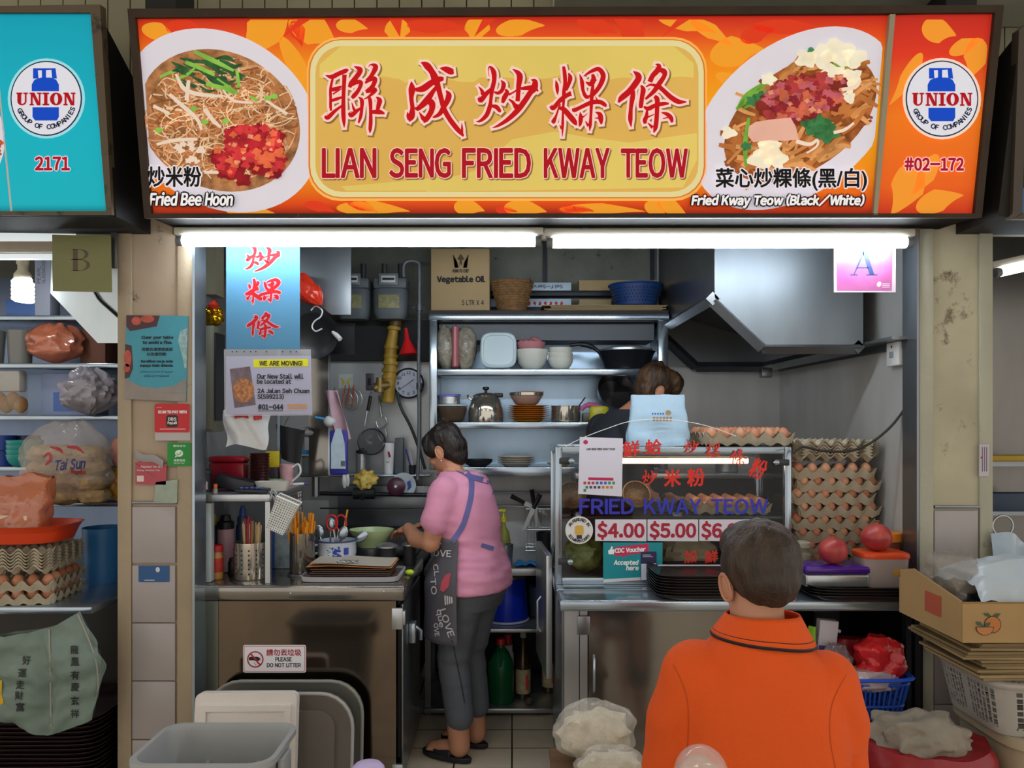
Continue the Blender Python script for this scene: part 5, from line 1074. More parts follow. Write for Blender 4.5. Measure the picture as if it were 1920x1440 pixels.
# ================================================================ HANGING THINGS OVER THE LEFT COUNTER
D = 3.05
t = thing('hanging_banner', 'pale blue banner with three red characters hanging under the light tube', 'banner', V(493, 655, D)); fn = local(t, D)
b = B(); b.prism([((X(424, D)-t.location.x), 0), ((X(562, D)-t.location.x), 0), ((X(562, D)-t.location.x), Z(436, D)-t.location.z), ((X(424, D)-t.location.x), Z(436, D)-t.location.z)], 0, .004); b.done('board', M('#4c7d9c', .55, spec=.2), t, flat=True)
for gr, k, nm, m in ((1.6, 0, 'character_edge', M('#b98a98', .6, spec=.2)), (0, 1, 'character', M('#a8141c', .6, spec=.2))):
    for ch, x, y, sx_, sy_ in (('炒', 455, 455, .59, .43), ('粿', 456, 517, .66, .38), ('條', 459, 582, .5, .39)): b = B(); brush(b, fn, ch, x, y, sx_, k, gr, 1.15, sy_); b.done(nm, m, t)
D = 3.04
t = thing('moving_notice', 'white printed notice in clear sleeve announcing the stall is moving', 'notice', V(503, 780, D)); fn = local(t, D)
b = B(); shape(b, fn, [(420, 655), (583, 655), (586, 779), (421, 780)]); b.done('sleeve', film('#b9bcc6', .5, .1, .1), t)
b = B(); shape(b, fn, [(424, 668), (583, 667), (585, 777), (424, 777)], 1); b.done('sheet', M('#a4a5bd', .5), t)
b = B(); shape(b, fn, [(475, 674), (578, 673), (578, 687), (476, 689)], 2); b.done('yellow_strip_print', M('#d6d21a', .5), t)
b = B(); shape(b, fn, [(431, 692), (469, 687), (480, 759), (440, 765)], 2); b.done('photo_print', M('#6a5a62', .5, var=.3, vs=30), t)
b = B(); shape(b, fn, oval(457, 732, 20, 23, 24), 3); b.done('food_print', M('#a36b42', .5, var=.5, vs=90), t)
b = B(); fz = lambda x, y, k=0: fn(x, y, 4)
for s, x0, y0, x1, y1, bo in (('WE ARE MOVING!', 487, 677, 567, 685.5, .35), ('Our New Stall will', 482.5, 701, 569, 710, .45), ('be located at', 482.5, 711, 546, 719.5, .45), ('2A Jalan Seh Chuan', 483.5, 728.5, 580, 737, .45), ('S(599213)', 483.5, 738.5, 532, 748.5, .45), ('#01-044', 484.5, 758.5, 531, 768, .6)): put_text(b, fz, s, x0, y0, x1, y1, 0, bo)
shape(b, fn, [(484, 770), (531, 769.5), (531, 770.6), (484, 771)], 4); b.done('lettering', M('#262433', .6), t)
b = B()
for i in range(6): shape(b, fn, [(539+i*6.3, 758), (543.5+i*6.3, 757.5), (543.5+i*6.3, 763), (539+i*6.3, 763)], 4); shape(b, fn, [(539+i*6.3, 765), (544+i*6.3, 765), (544+i*6.3, 767), (539+i*6.3, 767)], 4)
b.done('orange_logo_print', M('#c98c4a', .6), t)
b = B()
for x in (436, 444, 458, 470, 480, 500, 530, 545, 556): shape(b, fn, oval(x, 659.5, 1.4, 1.2, 8), 2)
b.done('punch_hole_pattern', BLACK, t)
def bag(name, lab, cat, loc_, rx, ry, rz, m, seed=0, knot=0, group=None, wr=.22, top=.5, m2=None, pname='bag'):
    """Tied plastic bag: a crumpled sack that narrows into a knot with two ears."""
    t = thing(name, lab, cat, loc_, 0, group); n, mm = 40, 26; rings = []
    for i in range(mm+1):
        v = i/mm; z = v*rz; k = math.sin(min(v/.32, 1)*PI/2)*.93+.07
        if v > top: q = (v-top)/(1-top); k *= 1-q*q*(1-knot)
        ring = []
        for j in range(n):
            a = 2*PI*j/n; nn = noise.noise(Vector((math.cos(a)*2.1+seed, math.sin(a)*2.1, v*3.3)))+.5*noise.noise(Vector((math.cos(a)*6+seed, math.sin(a)*6, v*7)))
            rr_ = k*(1+wr*nn); ring.append(Vector((rx*rr_*math.cos(a), ry*rr_*math.sin(a), z*(1+.05*nn))))
        rings.append(ring)
    B().loft(rings).done(pname, m, t); return t
t = thing('white_red_bag', 'white carrier bag with red top hanging behind the notice', 'bag', V(462, 838, 3.1))
b = B(); b.sheet(lambda u, v: Vector(((u-.5)*(.17+.02*v)+.006*math.sin(v*7), .03*math.sin(u*PI)*-1+.012*math.sin(u*11+v*4), .0+v*.15+.012*math.sin(u*5))), 20, 14); b.done('bag', M('#cfd3d8', .35, bump=.6, bs=30), t)
b = B(); b.sheet(lambda u, v: Vector(((u-.5)*.11+.02, -.038+.01*math.sin(u*13), .115+v*.045+.006*math.sin(u*6))), 16, 5); b.done('red_top', M('#c02a34', .35, bump=.6, bs=30), t)
t = thing('wall_cabinet', 'grey-green wall cabinet beside the left pillar with gold ornament on top', 'cabinet', (-1.327, 3.25, Z(810, 3.2))); h = Z(610, 3.2)-Z(810, 3.2)
B().bb(-.066, .068, -.05, .06, 0, h, .004).done('body', M('#6e6f62', .5), t); B().bb(-.06, .062, -.056, -.051, .01, h-.01, .003).done('door', M('#77786a', .5), t); B().bb(.069, .076, -.05, .05, .05, h-.03).done('side_strip', M('#2a2c30', .5), t)
B().bb(-.14, -.09, -.0, .1, 0, .7).solo('cream_post', M('#8a836d', .6, dirt='#3b342a', ds=8, dth=.6), 'stained cream post rising behind the gold ornament', 'post', (X(412, 3.5)+.09, 3.45, Z(535, 3.5)-.05))
t = thing('gold_ornament', 'gold treasure ornament with red ribbon on the grey-green cabinet', 'ornament', (X(396, 3.22), 3.24, Z(610, 3.2)+.001)); b = B(); R = random.Random(8)
for i in range(34): a = R.uniform(0, 6.28); r = .035*math.sqrt(R.random()); b.ell((r*math.cos(a)*1.2, r*math.sin(a)*.9, .012+R.random()*.07), (.012, .012, .012), 8, 6)
b.ell((0, 0, .03), (.045, .035, .03), 16, 8, nz=.2).done('gold_cluster', M('#c79a1a', .22, .9), t); b = B(); b.ell((.006, -.012, .088), (.022, .018, .02), 12, 8, nz=.5).done('red_ribbon', M('#b3301c', .4), t)
# left hood
o5 = Vector((-1.0, 3.7, 2.02)); t = thing('extractor_hood', 'smaller steel hood on the left with red bag and hook hanging at it', 'extractor hood', o5); d = 3.6
def cp5(b, name, m):
    for v in b.bm.verts: v.co -= o5
    return b.done(name, m, t, flat=True)
P = [(400, 440), (658, 440), (658, 590), (622, 590), (566, 548), (400, 500)]
cp5(B().prism([(X(a, d), Z(c, d)) for a, c in P], 3.6, 3.61), 'front_panel', steel('#8a8f94', .3)); cp5(B().bb(X(650, 3.6), X(658, 3.6), 3.611, 3.72, Z(590, 3.6), Z(440, 3.6)), 'side_panel', STD)
b = B()
for a, c in (((560, 545), (622, 594)), ((622, 594), (660, 594))): b.tube([V(*a, 3.585), V(*c, 3.585)], .02, 4)
b.done('gutter', STB, t); t.children[-1].location = -o5
cp5(B().prism([(X(a, 3.62), Z(c, 3.62)) for a, c in [(540, 540), (566, 556), (622, 600), (655, 600), (655, 660), (540, 660)]], 3.74, 3.76), 'shade_backing', M('#1b1c20', .4, .5))  # dark sheet painted in for the shaded interior of the left hood
t = bag('red_bag', 'orange-red plastic bag hanging on the left steel hood', 'bag', V(603, 572, 3.5), .048, .035, .2, M('#c8321e', .2, bump=.8, bs=20), 3, .25, wr=.3); t.rotation_euler = (0, -.75, 0)
B().tube([V(a, c, 3.54) for a, c in cr([(583, 582), (592, 574), (604, 582), (601, 594), (590, 602), (585, 613), (592, 621), (604, 616)], 4)], .0035, 8).solo('wire_hook', M('#d8dadc', .3), 'white S-shaped hook hanging from the left hood gutter', 'hook')
t = thing('black_pan', 'black frying pan hanging below the left hood', 'pan', V(590, 628, 3.62)); r_ = rxyz(math.radians(105), .5, .3); mk(t, 'pan', PLATE, .11, .03, BK, 36, rot=r_); B().tube([V(625, 622, 3.62)-t.location, V(638, 636, 3.6)-t.location], .012, 8).done('handle', M('#cfd2d4', .4), t)
t = thing('steel_partition', 'narrow polished steel partition with bright edge behind the notice', 'partition', V(598, 890, 3.76)); B().bb(-.05, .045, 0, .006, 0, Z(640, 3.76)-Z(890, 3.76)).done('sheet', STP, t); B().bb(.046, .054, -.004, .01, 0, Z(640, 3.76)-Z(890, 3.76)).done('edge', STB, t)
t = thing('pink_cloth', 'pale pink cloth draped from a hook above the blue pack', 'cloth', V(635, 822, 3.72)); b = B()
b.sheet(lambda u, v: Vector((-.045+.075*u+.045*(1-v)*1.0-.02+.012*math.sin(u*8+v*3), -.02+.018*math.sin(u*12), v*.235-(.05*(1-u))*(1-v))), 22, 14); b.done('cloth', M('#b79aa6', .8, var=.1), t)
B().tube([(-.03, 0, .22), (-.03, .05, .25)], .004, 6).done('hook', ST, t)
t = thing('blue_pack', 'blue and white printed refill pack hanging on the rack', 'pack', V(636, 890, 3.68)); zt = .215
B().bb(-.045, .042, -.012, .012, 0, zt, .01).done('pack', M('#2b2f8f', .3), t); B().prism([(-.036, .03), (.035, .03), (.03, .15), (.012, .225), (-.012, .225), (-.036, .15)], -.0165, -.0125).done('front_print', M('#a9bccb', .3, var=.1, vs=30), t)
b = B()
for i in range(8): b.bb(.012+i*.0028, .0135+i*.0028, -.0178, -.0168, .042, .068)
b.done('barcode_print', PRINT_K, t)
B().ell((.01, 0, -.03), (.012, .012, .035), 10, 8, nz=.3).ell((.025, 0, -.028), (.01, .01, .03), 10, 8, nz=.3).solo('white_glove', M('#b5b9bd', .6), 'limp white glove tip hanging below the blue pack', 'glove', V(642, 890, 3.68))
t = thing('wall_rack', 'small wire rack with clear box behind the pink mug', 'rack', V(592, 890, 3.85)); b = B()
for x in (-.075, .075):
    for y in (-.04, .05): b.tube([(x, y, 0), (x, y, .2)], .004, 6)
for z in (0, .1, .2): b.tube([(-.075, -.04, z), (.075, -.04, z), (.075, .05, z), (-.075, .05, z)], .004, 6, closed=True)
b.done('wire_frame', ST, t); B().bb(-.07, .07, -.035, .045, -.01, -.001).done('shelf', STD, t); B().tube([(0, 0, -.011), (0, 0, -.11)], .02, 8).done('foot', STD, t)
B().bb(-.066, .066, -.03, .04, .0, .1, .006).solo('clear_box', M('#6f7c80', .15, alpha=.55), 'clear plastic box under a blue strip in the wire rack', 'box', V(592, 889, 3.85))
B().bb(-.068, .068, -.032, .042, .0, .02, .003).solo('box_cover', M('#3f8fc9', .4), 'blue strip cover resting on the clear box', 'cover', V(592, 889, 3.85)+Vector((0, 0, .101)))
t = bag('clear_packet', 'clear plastic packets piled on top of the wire rack', 'packet', V(590, 822, 3.8), .08, .04, .06, film('#b3b0b2', .6), 7, .5)
t = thing('white_ladle', 'white plastic ladle cup hanging left of the pink cloth', 'ladle', V(618, 790, 3.7)); b = B(); b.ell((0, 0, 0), (.03, .03, .028), 16, 10); b.done('cup', M('#c3cace', .4), t); B().tube([(-.02, 0, .01), (-.07, 0, .02)], .007, 8).done('handle', M('#3f8fc9', .4), t)
t = thing('fabric_pouch', 'black fabric pouch with string hanging beside the steel edge', 'pouch', V(545, 860, 3.62)); b = B(); b.sheet(lambda u, v: Vector(((u-.5)*(.09+.05*v), -.015*math.sin(u*PI)+.004*math.sin(u*12), v*.165-.03*u)), 12, 10); b.done('pouch', M('#1d1d22', .7), t)
B().tube(cr([(.05, -.01, .12), (.09, -.01, .15), (.1, -.01, .13)], 4), .0015, 5).tube([(-.03, 0, .16), (-.01, 0, .2)], .0015, 5).done('string', BLACK, t)
B().bb(-.006, .006, 0, .01, 0, Z(640, 3.64)-ZS-.001).solo('steel_post', STB, 'thin bright steel post rising from the back of the stand', 'post', (X(527, 3.64), 3.6, ZS+.0005))
# ================================================================ SERVING COUNTER AND GLASS CASE
RT = .85
o6 = Vector((.92, 3.3, 0))
t = thing('serving_counter', 'long stainless serving counter carrying the glass display case', 'counter', o6)
def cp6(b, name, m, par=None, **k):
    for v in b.bm.verts: v.co -= o6
    return b.done(name, m, par or t, **k)
cp6(B().bb(.183, 1.66, 2.915, 3.11, RT-.043, RT, .01, 3).bb(.183, 1.615, 3.111, 3.615, RT-.043, RT, .004), 'worktop', STB)
cp6(B().bb(.30, 1.0, 2.965, 2.98, .03, RT-.044), 'front_panel', STP)
cp6(B().bb(.205, .262, 2.965, 2.98, .03, RT-.044).bb(.266, .296, 2.97, 2.985, .03, RT-.044), 'door_stile', ST)
cp6(B().bb(.195, .204, 2.97, 3.61, .03, RT-.044), 'side_panel', STD)
cp6(B().bb(.255, .305, 2.955, 2.964, Z(1190, 2.96), Z(1155, 2.96), .003), 'hinge', STD)
cp6(B().tube([(.32, 2.964, Z(1228, 2.96)), (.32, 2.948, Z(1236, 2.96)), (.32, 2.948, Z(1290, 2.96)), (.32, 2.964, Z(1298, 2.96))], .005, 8), 'handle', STB)
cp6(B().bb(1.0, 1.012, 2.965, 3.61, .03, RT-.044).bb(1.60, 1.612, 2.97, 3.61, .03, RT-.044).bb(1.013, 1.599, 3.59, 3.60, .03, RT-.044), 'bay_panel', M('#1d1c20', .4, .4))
cp6(B().bb(1.545, 1.565, 2.968, 2.99, .0, RT-.044).bb(1.58, 1.6, 2.968, 2.99, .0, RT-.044), 'leg', M('#33333a', .4, .6))
cp6(B().bb(1.42, 1.54, 3.56, 3.58, .03, RT-.05), 'pipe_cover', M('#4a4744', .6, var=.3))
cp6(B().bb(.21, .99, 3.0, 3.58, .001, .029).bb(1.013, 1.6, 3.1, 3.58, .001, .02), 'plinth', BLACK)
# --- case
CX0, CX1, CY0, CY1, CZ1 = X(1041, 3.2), X(1484, 3.2), 3.2, 3.6, Z(838, 3.2)
o7 = Vector(((CX0+CX1)/2, 3.45, RT))
K = thing('display_case', 'glass and steel display case with red and blue lettering on the counter', 'display case', o7)
def ck(b, name, m, par=None, **k):
    for v in b.bm.verts: v.co -= o7
    return b.done(name, m, par or K, **k)
for x0, y0 in ((CX0, CY0), (CX1-.028, CY0), (CX0, CY1-.028), (CX1-.028, CY1-.028)): ck(B().bb(x0, x0+.028, y0, y0+.028, RT+.0005, CZ1, .003), 'post', STB)
b = B().bb(CX0+.029, CX1-.029, CY0, CY0+.026, CZ1-.03, CZ1, .003).bb(CX0+.029, CX1-.029, CY1-.026, CY1, CZ1-.03, CZ1, .003)
for x in (CX0, CX1-.028): b.bb(x, x+.028, CY0+.029, CY1-.029, CZ1-.03, CZ1, .003)
ck(b, 'top_rail', STB)
b = B().bb(CX0+.029, CX1-.029, CY0, CY0+.03, RT+.0005, RT+.03, .003).bb(CX0+.029, CX1-.029, CY1-.03, CY1, RT+.0005, RT+.03, .003); ck(b, 'bottom_rail', STB)
ck(B().bb(CX0+.03, CX1-.03, CY0+.03, CY1-.03, RT+.002, RT+.012), 'base', M('#7d7a70', .4, .6))
for nm, q in (('front_glass', (CX0+.02, CX1-.02, CY0-.007, CY0-.002, RT+.03, CZ1-.006)), ('top_glass', (CX0+.03, CX1-.03, CY0+.03, CY1-.03, CZ1-.012, CZ1-.006)), ('side_glass', (CX0+.012, CX0+.016, CY0+.03, CY1-.03, RT+.03, CZ1-.03)), ('side_glass', (CX1-.016, CX1-.012, CY0+.03, CY1-.03, RT+.03, CZ1-.03))): ck(B().bb(*q), nm, GLASS, flat=True)
ZSH = Z(969, 3.22)
ck(B().bb(CX0+.02, CX1-.02, CY0+.03, CY1-.03, ZSH-.008, ZSH), 'glass_shelf', glassmat('#7f9a8a', .8), flat=True); ck(B().bb(CX0+.02, CX1-.02, CY0+.028, CY0+.032, ZSH-.009, ZSH+.001), 'shelf_edge', M('#23352e', .2))
for px, py in ((1068, 864), (1458, 867), (1066, 1053)):
    b = B().box(V(px-6 if px < 1200 else px+8, py, 3.2), (.06, .02, .026), .004); ck(b, 'clamp', M('#2c2c30', .4)); ck(B().lathe([(.012, 0), (.012, .012), (.006, .016)], V(px+3 if px < 1200 else px-3, py, 3.19), 14, rot=rxyz(PI/2, 0, 0)), 'clamp_bolt', STB)
lx0, lx1, lz = X(1165, 3.35), X(1402, 3.35), Z(864, 3.35)
ck(B().tube([(lx0, 3.35, lz), (lx1, 3.35, lz)], .012, 12), 'lamp_tube', M('#ffd49a', .5, e=4)); ck(B().bb(lx0-.03, lx1+.03, 3.335, 3.375, lz+.018, lz+.05, .003), 'lamp_housing', STD)
DG = 3.192; fg = onwall(DG); lg = lambda px, py, k=0: fg(px, py, k)-o7
RED = M('#d3281a', .45); 
def rl(b): return b.done('red_lettering', RED, K)
for ch, x, y, w, h, bo in (('鮮', 1168, 828, 31, 30, .7), ('蛤', 1210, 825, 30, 28, .7), ('米', 1246, 881, 30, 32, 1.1), ('粉', 1289, 880, 32, 32, 1.1), ('加', 1283, 1033, 22, 23, .6), ('鮮', 1322, 1033, 24, 23, .6), ('蛤', 1360, 1033, 24, 23, .6)): rl(put_text(B(), lg, ch, x, y, x+w, y+h, 0, bo, slant=-2))
for ch, x, y, s_, wk in (('炒', 1280, 820, .25, 1.1), ('粿', 1322, 826, .26, 1.1), ('條', 1366, 838, .27, 1.1), ('炒', 1201, 877, .26, 1.2)): b = B(); brush(b, lg, ch, x, y, s_, 0, 0, wk); rl(b)
rl(put_text(B(), lambda x, y, k: lg(1421+(x-1421)*.8-(y-880)*.5, y+(x-1421)*.3, k), '粉', 1405, 862, 1438, 895, 0, 1))
for s_, x0, x1 in (('FRIED', 1087, 1188), ('KWAY', 1208, 1314), ('TEOW', 1334, 1439)): b = B(); put_text(b, lg, s_, x0, 936, x1, 963, 1, 1.0); b.done('blue_lettering', M('#2a2fae', .45), K)
DP = 3.189
def card(name, lab, cat, quad, m, d=DP):
    cx = sum(p[0] for p in quad)/4; t = thing(name, lab, cat, V(cx, max(p[1] for p in quad), d)); fn = local(t, d)
    b = B(); a = [fn(p[0], p[1]) for p in quad]; c = [p+Vector((0, .0025, 0)) for p in a]
    b.raw(a+c, [[0, 1, 2, 3], [7, 6, 5, 4]]+[[i, (i+1) % 4, 4+(i+1) % 4, 4+i] for i in range(4)]); b.done('sheet', m, t, flat=True); return t, fn
for s_, x0, x1, lab in (('$4.00', 1116, 1212, 'white price card reading four dollars on the glass case'), ('$5.00', 1214, 1309, 'white price card reading five dollars, middle one on the glass'), ('$6.00', 1311, 1406, 'white price card starting with six behind the man\'s head')):
    t, fn = card('price_card', lab, 'price card', [(x0, 974), (x1, 974), (x1, 1015), (x0, 1014)], M('#d5cfdb', .5))
    b = B(); put_text(b, lambda x, y, k=0: fn(x, y, 1), s_, x0+5, 978, x1-5, 1011, 0, 1.5); b.done('price_print', M('#a81838', .5), t)
t, fn = card('voucher_sign', 'teal voucher accepted here sign below the price cards', 'sign', [(1131, 1017), (1242, 1017), (1242, 1085), (1131, 1092)], M('#0f8a96', .4))
b = B(); shape(b, fn, [(1152, 1026), (1216, 1019), (1216, 1035), (1175, 1041), (1168, 1046), (1166, 1041), (1152, 1043)], 1); b.done('pink_banner_print', M('#c82a58', .5), t)
b = B(); put_text(b, lambda x, y, k=0: fn(x, y, 2), 'CDC Voucher', 1153, 1028, 1210, 1036.5, 0, .55, slant=-3); put_text(b, lambda x, y, k=0: fn(x, y, 2), 'Accepted', 1151, 1050, 1197, 1061, 0, .6, shear=.2); put_text(b, lambda x, y, k=0: fn(x, y, 2), 'here', 1174, 1060, 1197, 1069, 0, .6, shear=.2)
shape(b, fn, [(1140, 1032), (1144, 1030), (1146, 1024), (1149, 1025), (1148, 1030), (1152, 1030), (1151, 1039), (1141, 1039)], 2); b.done('white_print', M('#e6eef0', .5), t)
b = B(); shape(b, fn, rrect(1201, 1034, 1231, 1090, 3), 2); b.done('phone_print', M('#2a2850', .5), t); b = B(); shape(b, fn, [(1202, 1057), (1230, 1056), (1230, 1086), (1202, 1088)], 3)
shape(b, fn, [(1205, 1040), (1220, 1040), (1220, 1041), (1205, 1041)], 3); shape(b, fn, [(1205, 1043), (1224, 1043), (1224, 1044), (1205, 1044)], 3); b.done('screen_print', M('#cfd6e6', .5), t)
b = B(); shape(b, fn, [(1131, 1086), (1242, 1080), (1242, 1085), (1131, 1092)], 1); b.done('footer_print', M('#d0d4d6', .5), t)
t, fn = card('payment_poster', 'white payment poster standing at the top left of glass case', 'poster', [(1087, 819), (1168, 822), (1166, 931), (1084, 926)], M('#d2d0e0', .45))
b = B(); put_text(b, lambda x, y, k=0: fn(x, y, 1), 'LIAN SENG FRIED KWAY TEOW', 1100, 840, 1153, 844, 0, .15); b.done('lettering', M('#33313a', .6), t)
b = B(); shape(b, fn, oval(1098, 829, 4.5, 4, 16), 1); shape(b, fn, [(1103, 895), (1150, 896), (1150, 901), (1103, 900)], 1); b.done('magenta_print', M('#b81f56', .5), t)
R = random.Random(9)
for i, c in enumerate(('#b83040', '#3a5aa8', '#2a8a5a', '#444450', '#c07a3a')):
    b = B()
    for j in range(3):
        x = 1094+((i*3+j)*7.7) % 58; y = 903+8*((i*3+j)//8); shape(b, fn, [(x, y), (x+5, y), (x+5, y+5), (x, y+5)], 1)
    if i == 2: shape(b, fn, [(1094, 917), (1099, 917), (1099, 922), (1094, 922)], 1)
    b.done('pay_logo_print', M(c, .5), t)
t = thing('round_sticker', 'round white sticker with black ring lettering left of price cards', 'sticker', V(1086, 994, DP)); fn = local(t, DP)
b = B(); b.lathe([(26/F*DP, 0), (26/F*DP, .002), (0, .002)], (0, .0015, 0), 40, rot=rxyz(PI/2, 0, 0)); b.done('disc', M('#d9d8d8', .5), t)
fq = lambda x, y, k=0: fn(x, y, 3)
b = B(); arc_text(b, fq, 'AS FEATURED IN', 1086, 994, 20, -150, -30, 5.5, 3, .25); arc_text(b, fq, 'SG MAKAN DIARY', 1086, 994, 20, 150, 30, 5.5, 3, .25, True); b.done('lettering', PRINT_K, t)
b = B(); shape(b, fn, rrect(1078, 985, 1094, 1003, 4), 3); b.done('yellow_print', M('#cfa545', .5), t); b = B(); shape(b, fn, [(1081, 1003), (1091, 1003), (1091, 1010), (1081, 1010)], 3); b.done('navy_print', M('#2a2c4a', .5), t)
b = B(); put_text(b, fq, '美食日記', 1063, 990, 1075, 993, 0, 0); b.done('small_lettering', M('#55535a', .5), t) if 0 else b.bm.free()
# --- egg trays and eggs (shared meshes)
TP = .056
def tray_mesh(deep=True):
    b = B(); nx, ny = 36, 30
    def h(x, y): return .024+.024*(math.cos(2*PI*x/TP)+math.cos(2*PI*y/TP))/2
    b.sheet(lambda u, v: Vector(((u-.5)*6*TP*(1+.0*v), (v-.5)*5*TP, h(u*6*TP, v*5*TP))), nx, ny)
    # scalloped outer walls of the cups, leaning in towards the bottom
    dp = (1 if deep else .2)
    def wl(q): return (1+math.cos(2*PI*q))/2
    for sgn in (-1, 1):
        b.sheet(lambda u, v: Vector(((u-.5)*(6*TP+.012*(1-v)), sgn*(2.5*TP+.007-.016*v*dp), (.024+.024*wl(u*6))*(1-v*dp)+v*dp*(-.007+.013*wl(u*6)))), nx, 3)
        b.sheet(lambda u, v: Vector((sgn*(3*TP+.007-.016*v*dp), (u-.5)*(5*TP+.012*(1-v)), (.024+.024*wl(u*5))*(1-v*dp)+v*dp*(-.007+.013*wl(u*5)))), ny, 3)
    return b
PULP = M('#b5aa94', .9, var=.08, vs=20, bump=.3, bs=150); EGGS = [M(c, .5, var=.06, vs=30) for c in ('#b8795a', '#a9694a', '#c28c6c')]
b = tray_mesh(); TRAY = b.done('egg_tray', PULP); TM = TRAY.data; bpy.data.objects.remove(TRAY)
TRAY = tray_mesh(False).done('egg_tray', PULP); TM2 = TRAY.data; bpy.data.objects.remove(TRAY)
EM = []
for m in EGGS:
    b = B(); b.lathe([(.0006, 0), (.010, .002), (.018, .011), (.0225, .025), (.021, .038), (.014, .051), (.006, .0565), (.0006, .058)], n=16); o = b.done('egg', m); EM.append(o.data); bpy.data.objects.remove(o)
def tray(loc_, rz, lab, grp, s=1.0):
    o = bpy.data.objects.new('egg_tray', TM2 if lab.startswith('empty') else TM); COL.objects.link(o); tag(o, lab, 'egg tray', loc_, rz, grp); o.scale = (s, s, s); return o
RE = random.Random(21)
def egg(base, rz, i, j, lab, grp, s=1.0, dz=.010, mi=None):
    o = bpy.data.objects.new('egg', EM[RE.randrange(3) if mi is None else mi]); COL.objects.link(o)
    p = Matrix.Rotation(rz, 3, 'Z') @ Vector(((i-2.5)*TP*s, (j-2)*TP*s, 0)); tag(o, lab, 'egg', Vector(base)+p+Vector((0, 0, dz*s)), RE.uniform(0, 6), grp); o.scale = (s, s, s*.97); return o
# tall stack right of the case
SX, SY, SB, s1 = X(1583, 3.36), 3.43, RT+.001, 1.05
SX = 1.40
NB = 8
for k in range(NB):
    z = SB+.055+.0525*k*s1; rz = PI*(k % 2)+RE.uniform(-.03, .03); dx = RE.uniform(-.003, .003)+.012*k/8+.0135*(-1)**k
    tray((SX+dx, SY, z), rz, 'grey pulp tray holding brown eggs in the tall stack right of the case', 'egg-filled trays right of the case', s1)
    for i in range(6): egg((SX+dx, SY, z), 0, i, 0, 'brown egg at the front edge of the tall tray stack', 'eggs in the tall stack right of the case', s1)
    for j in range(1, 5): egg((SX+dx, SY, z), 0, 0, j, 'brown egg at the front edge of the tall tray stack', 'eggs in the tall stack right of the case', s1)
for k in range(5): tray((SX+.01, SY, SB+.055+.0525*NB*s1+.013+.013*k), PI*(k % 2)*0+RE.uniform(-.02, .02), 'empty grey pulp tray nested on top of the tall egg stack', 'empty trays right of the case', s1)
B().bb(-.17, .17, -.14, .14, 0, .044, .004).solo('black_box', BLACK, 'low black box under the tall egg tray stack', 'box', (SX, SY, RT+.001))
# tray of eggs on the case
s2 = 1.12; q = (X(1388, 3.36), 3.40, CZ1+.009)
tray(q, .03, 'pulp tray of thirty brown eggs on top of the glass case', None, s2)
for i in range(6):
    for j in range(5): egg(q, .03, i, j, 'brown egg in the tray on top of the glass case', 'eggs on top of the case', s2, mi=RE.choice((0, 2)))
# tray of eggs inside on the glass shelf
s3 = .98; q = (X(1372, 3.42)-.035, 3.41, ZSH+.0075)
tray(q, -.05, 'pulp tray of eggs inside the case on the glass shelf', None, s3)
for i in range(6):
    for j in range(5): egg(q, -.05, i, j, 'brown egg in the tray inside the glass case', 'eggs inside the case', s3, mi=2)
# other things inside
def sieve(px, d, lab):
    t = thing('wire_ladle', lab, 'ladle', (X(px, d), d, ZSH+.001)); r_ = rxyz(math.radians(62), 0, .1)
    B().lathe([(.062, 0), (.058, -.018), (.038, -.038), (0, -.045)], (0, .04, .075), 28, rot=r_, caps=False).done('mesh_bowl', M('#8d7358', .4, .5, var=.5, vs=160), t)
    B().tube([Vector((0, .04, .075))+r_ @ Vector((.063*math.cos(2*PI*i/28), .063*math.sin(2*PI*i/28), 0)) for i in range(28)], .0035, 6, closed=True).done('rim', M('#9a8266', .35, .8), t)
    B().tube([(0, .04, .012), (0, .14, .05), (.0, .2, .1)], .006, 8).done('handle', STD, t)
sieve(1074, 3.36, 'brown wire ladle at the left inside the glass case'); sieve(1196, 3.4, 'brown wire ladle standing mid case behind the red lettering')
t = thing('steel_pan', 'shallow steel pan beside the middle wire ladle in the case', 'pan', (X(1243, 3.4), 3.42, ZSH+.001)); mk(t, 'pan', PLATE, .07, .05, ST, 32); B().lathe([(.008, .02), (.008, .06), (.014, .065), (.014, .075), (0, .078)], n=14).done('knob', BLACK, t)
bag('greens_bag', 'clear bag of green vegetables at the bottom left of the case', 'bag', (X(1098, 3.36), 3.38, RT+.013), .085, .075, .16, M('#6f7d45', .25, var=.45, vs=18, bump=.5, bs=30), 2, .6, top=.75)
bag('noodle_bag', 'knotted pale bag of noodles on the case floor', 'bag', (X(1296, 3.36), 3.40, RT+.013), .115, .09, .17, M('#bdb08e', .3, var=.12, vs=12, bump=.5, bs=26), 5, .3, top=.6)
turned('white_tub', 'round white tub half hidden behind the voucher sign', 'tub', 1230, 1262, 1020, 3.5, RT+.013, JARP, M('#c9c0aa', .4))
t = thing('stock_pot', 'steel stock pot behind the red characters beyond the case', 'pot', (X(1362, 4.3), 4.3, Z(893, 3.95))); mk(t, 'pot', POT, .065, .075, ST, 28)
t = thing('wok_counter', 'steel cooking bench behind the display case', 'bench', (.95, 4.36, 0)); B().bb(-.60, .64, -.2, .20, Z(893, 3.95)-.03, Z(893, 3.95)-.001, .004).done('worktop', ST, t); B().bb(-.595, .635, -.18, .19, .0, Z(893, 3.95)-.031).done('base', M('#3a3a3e', .35, .6), t)
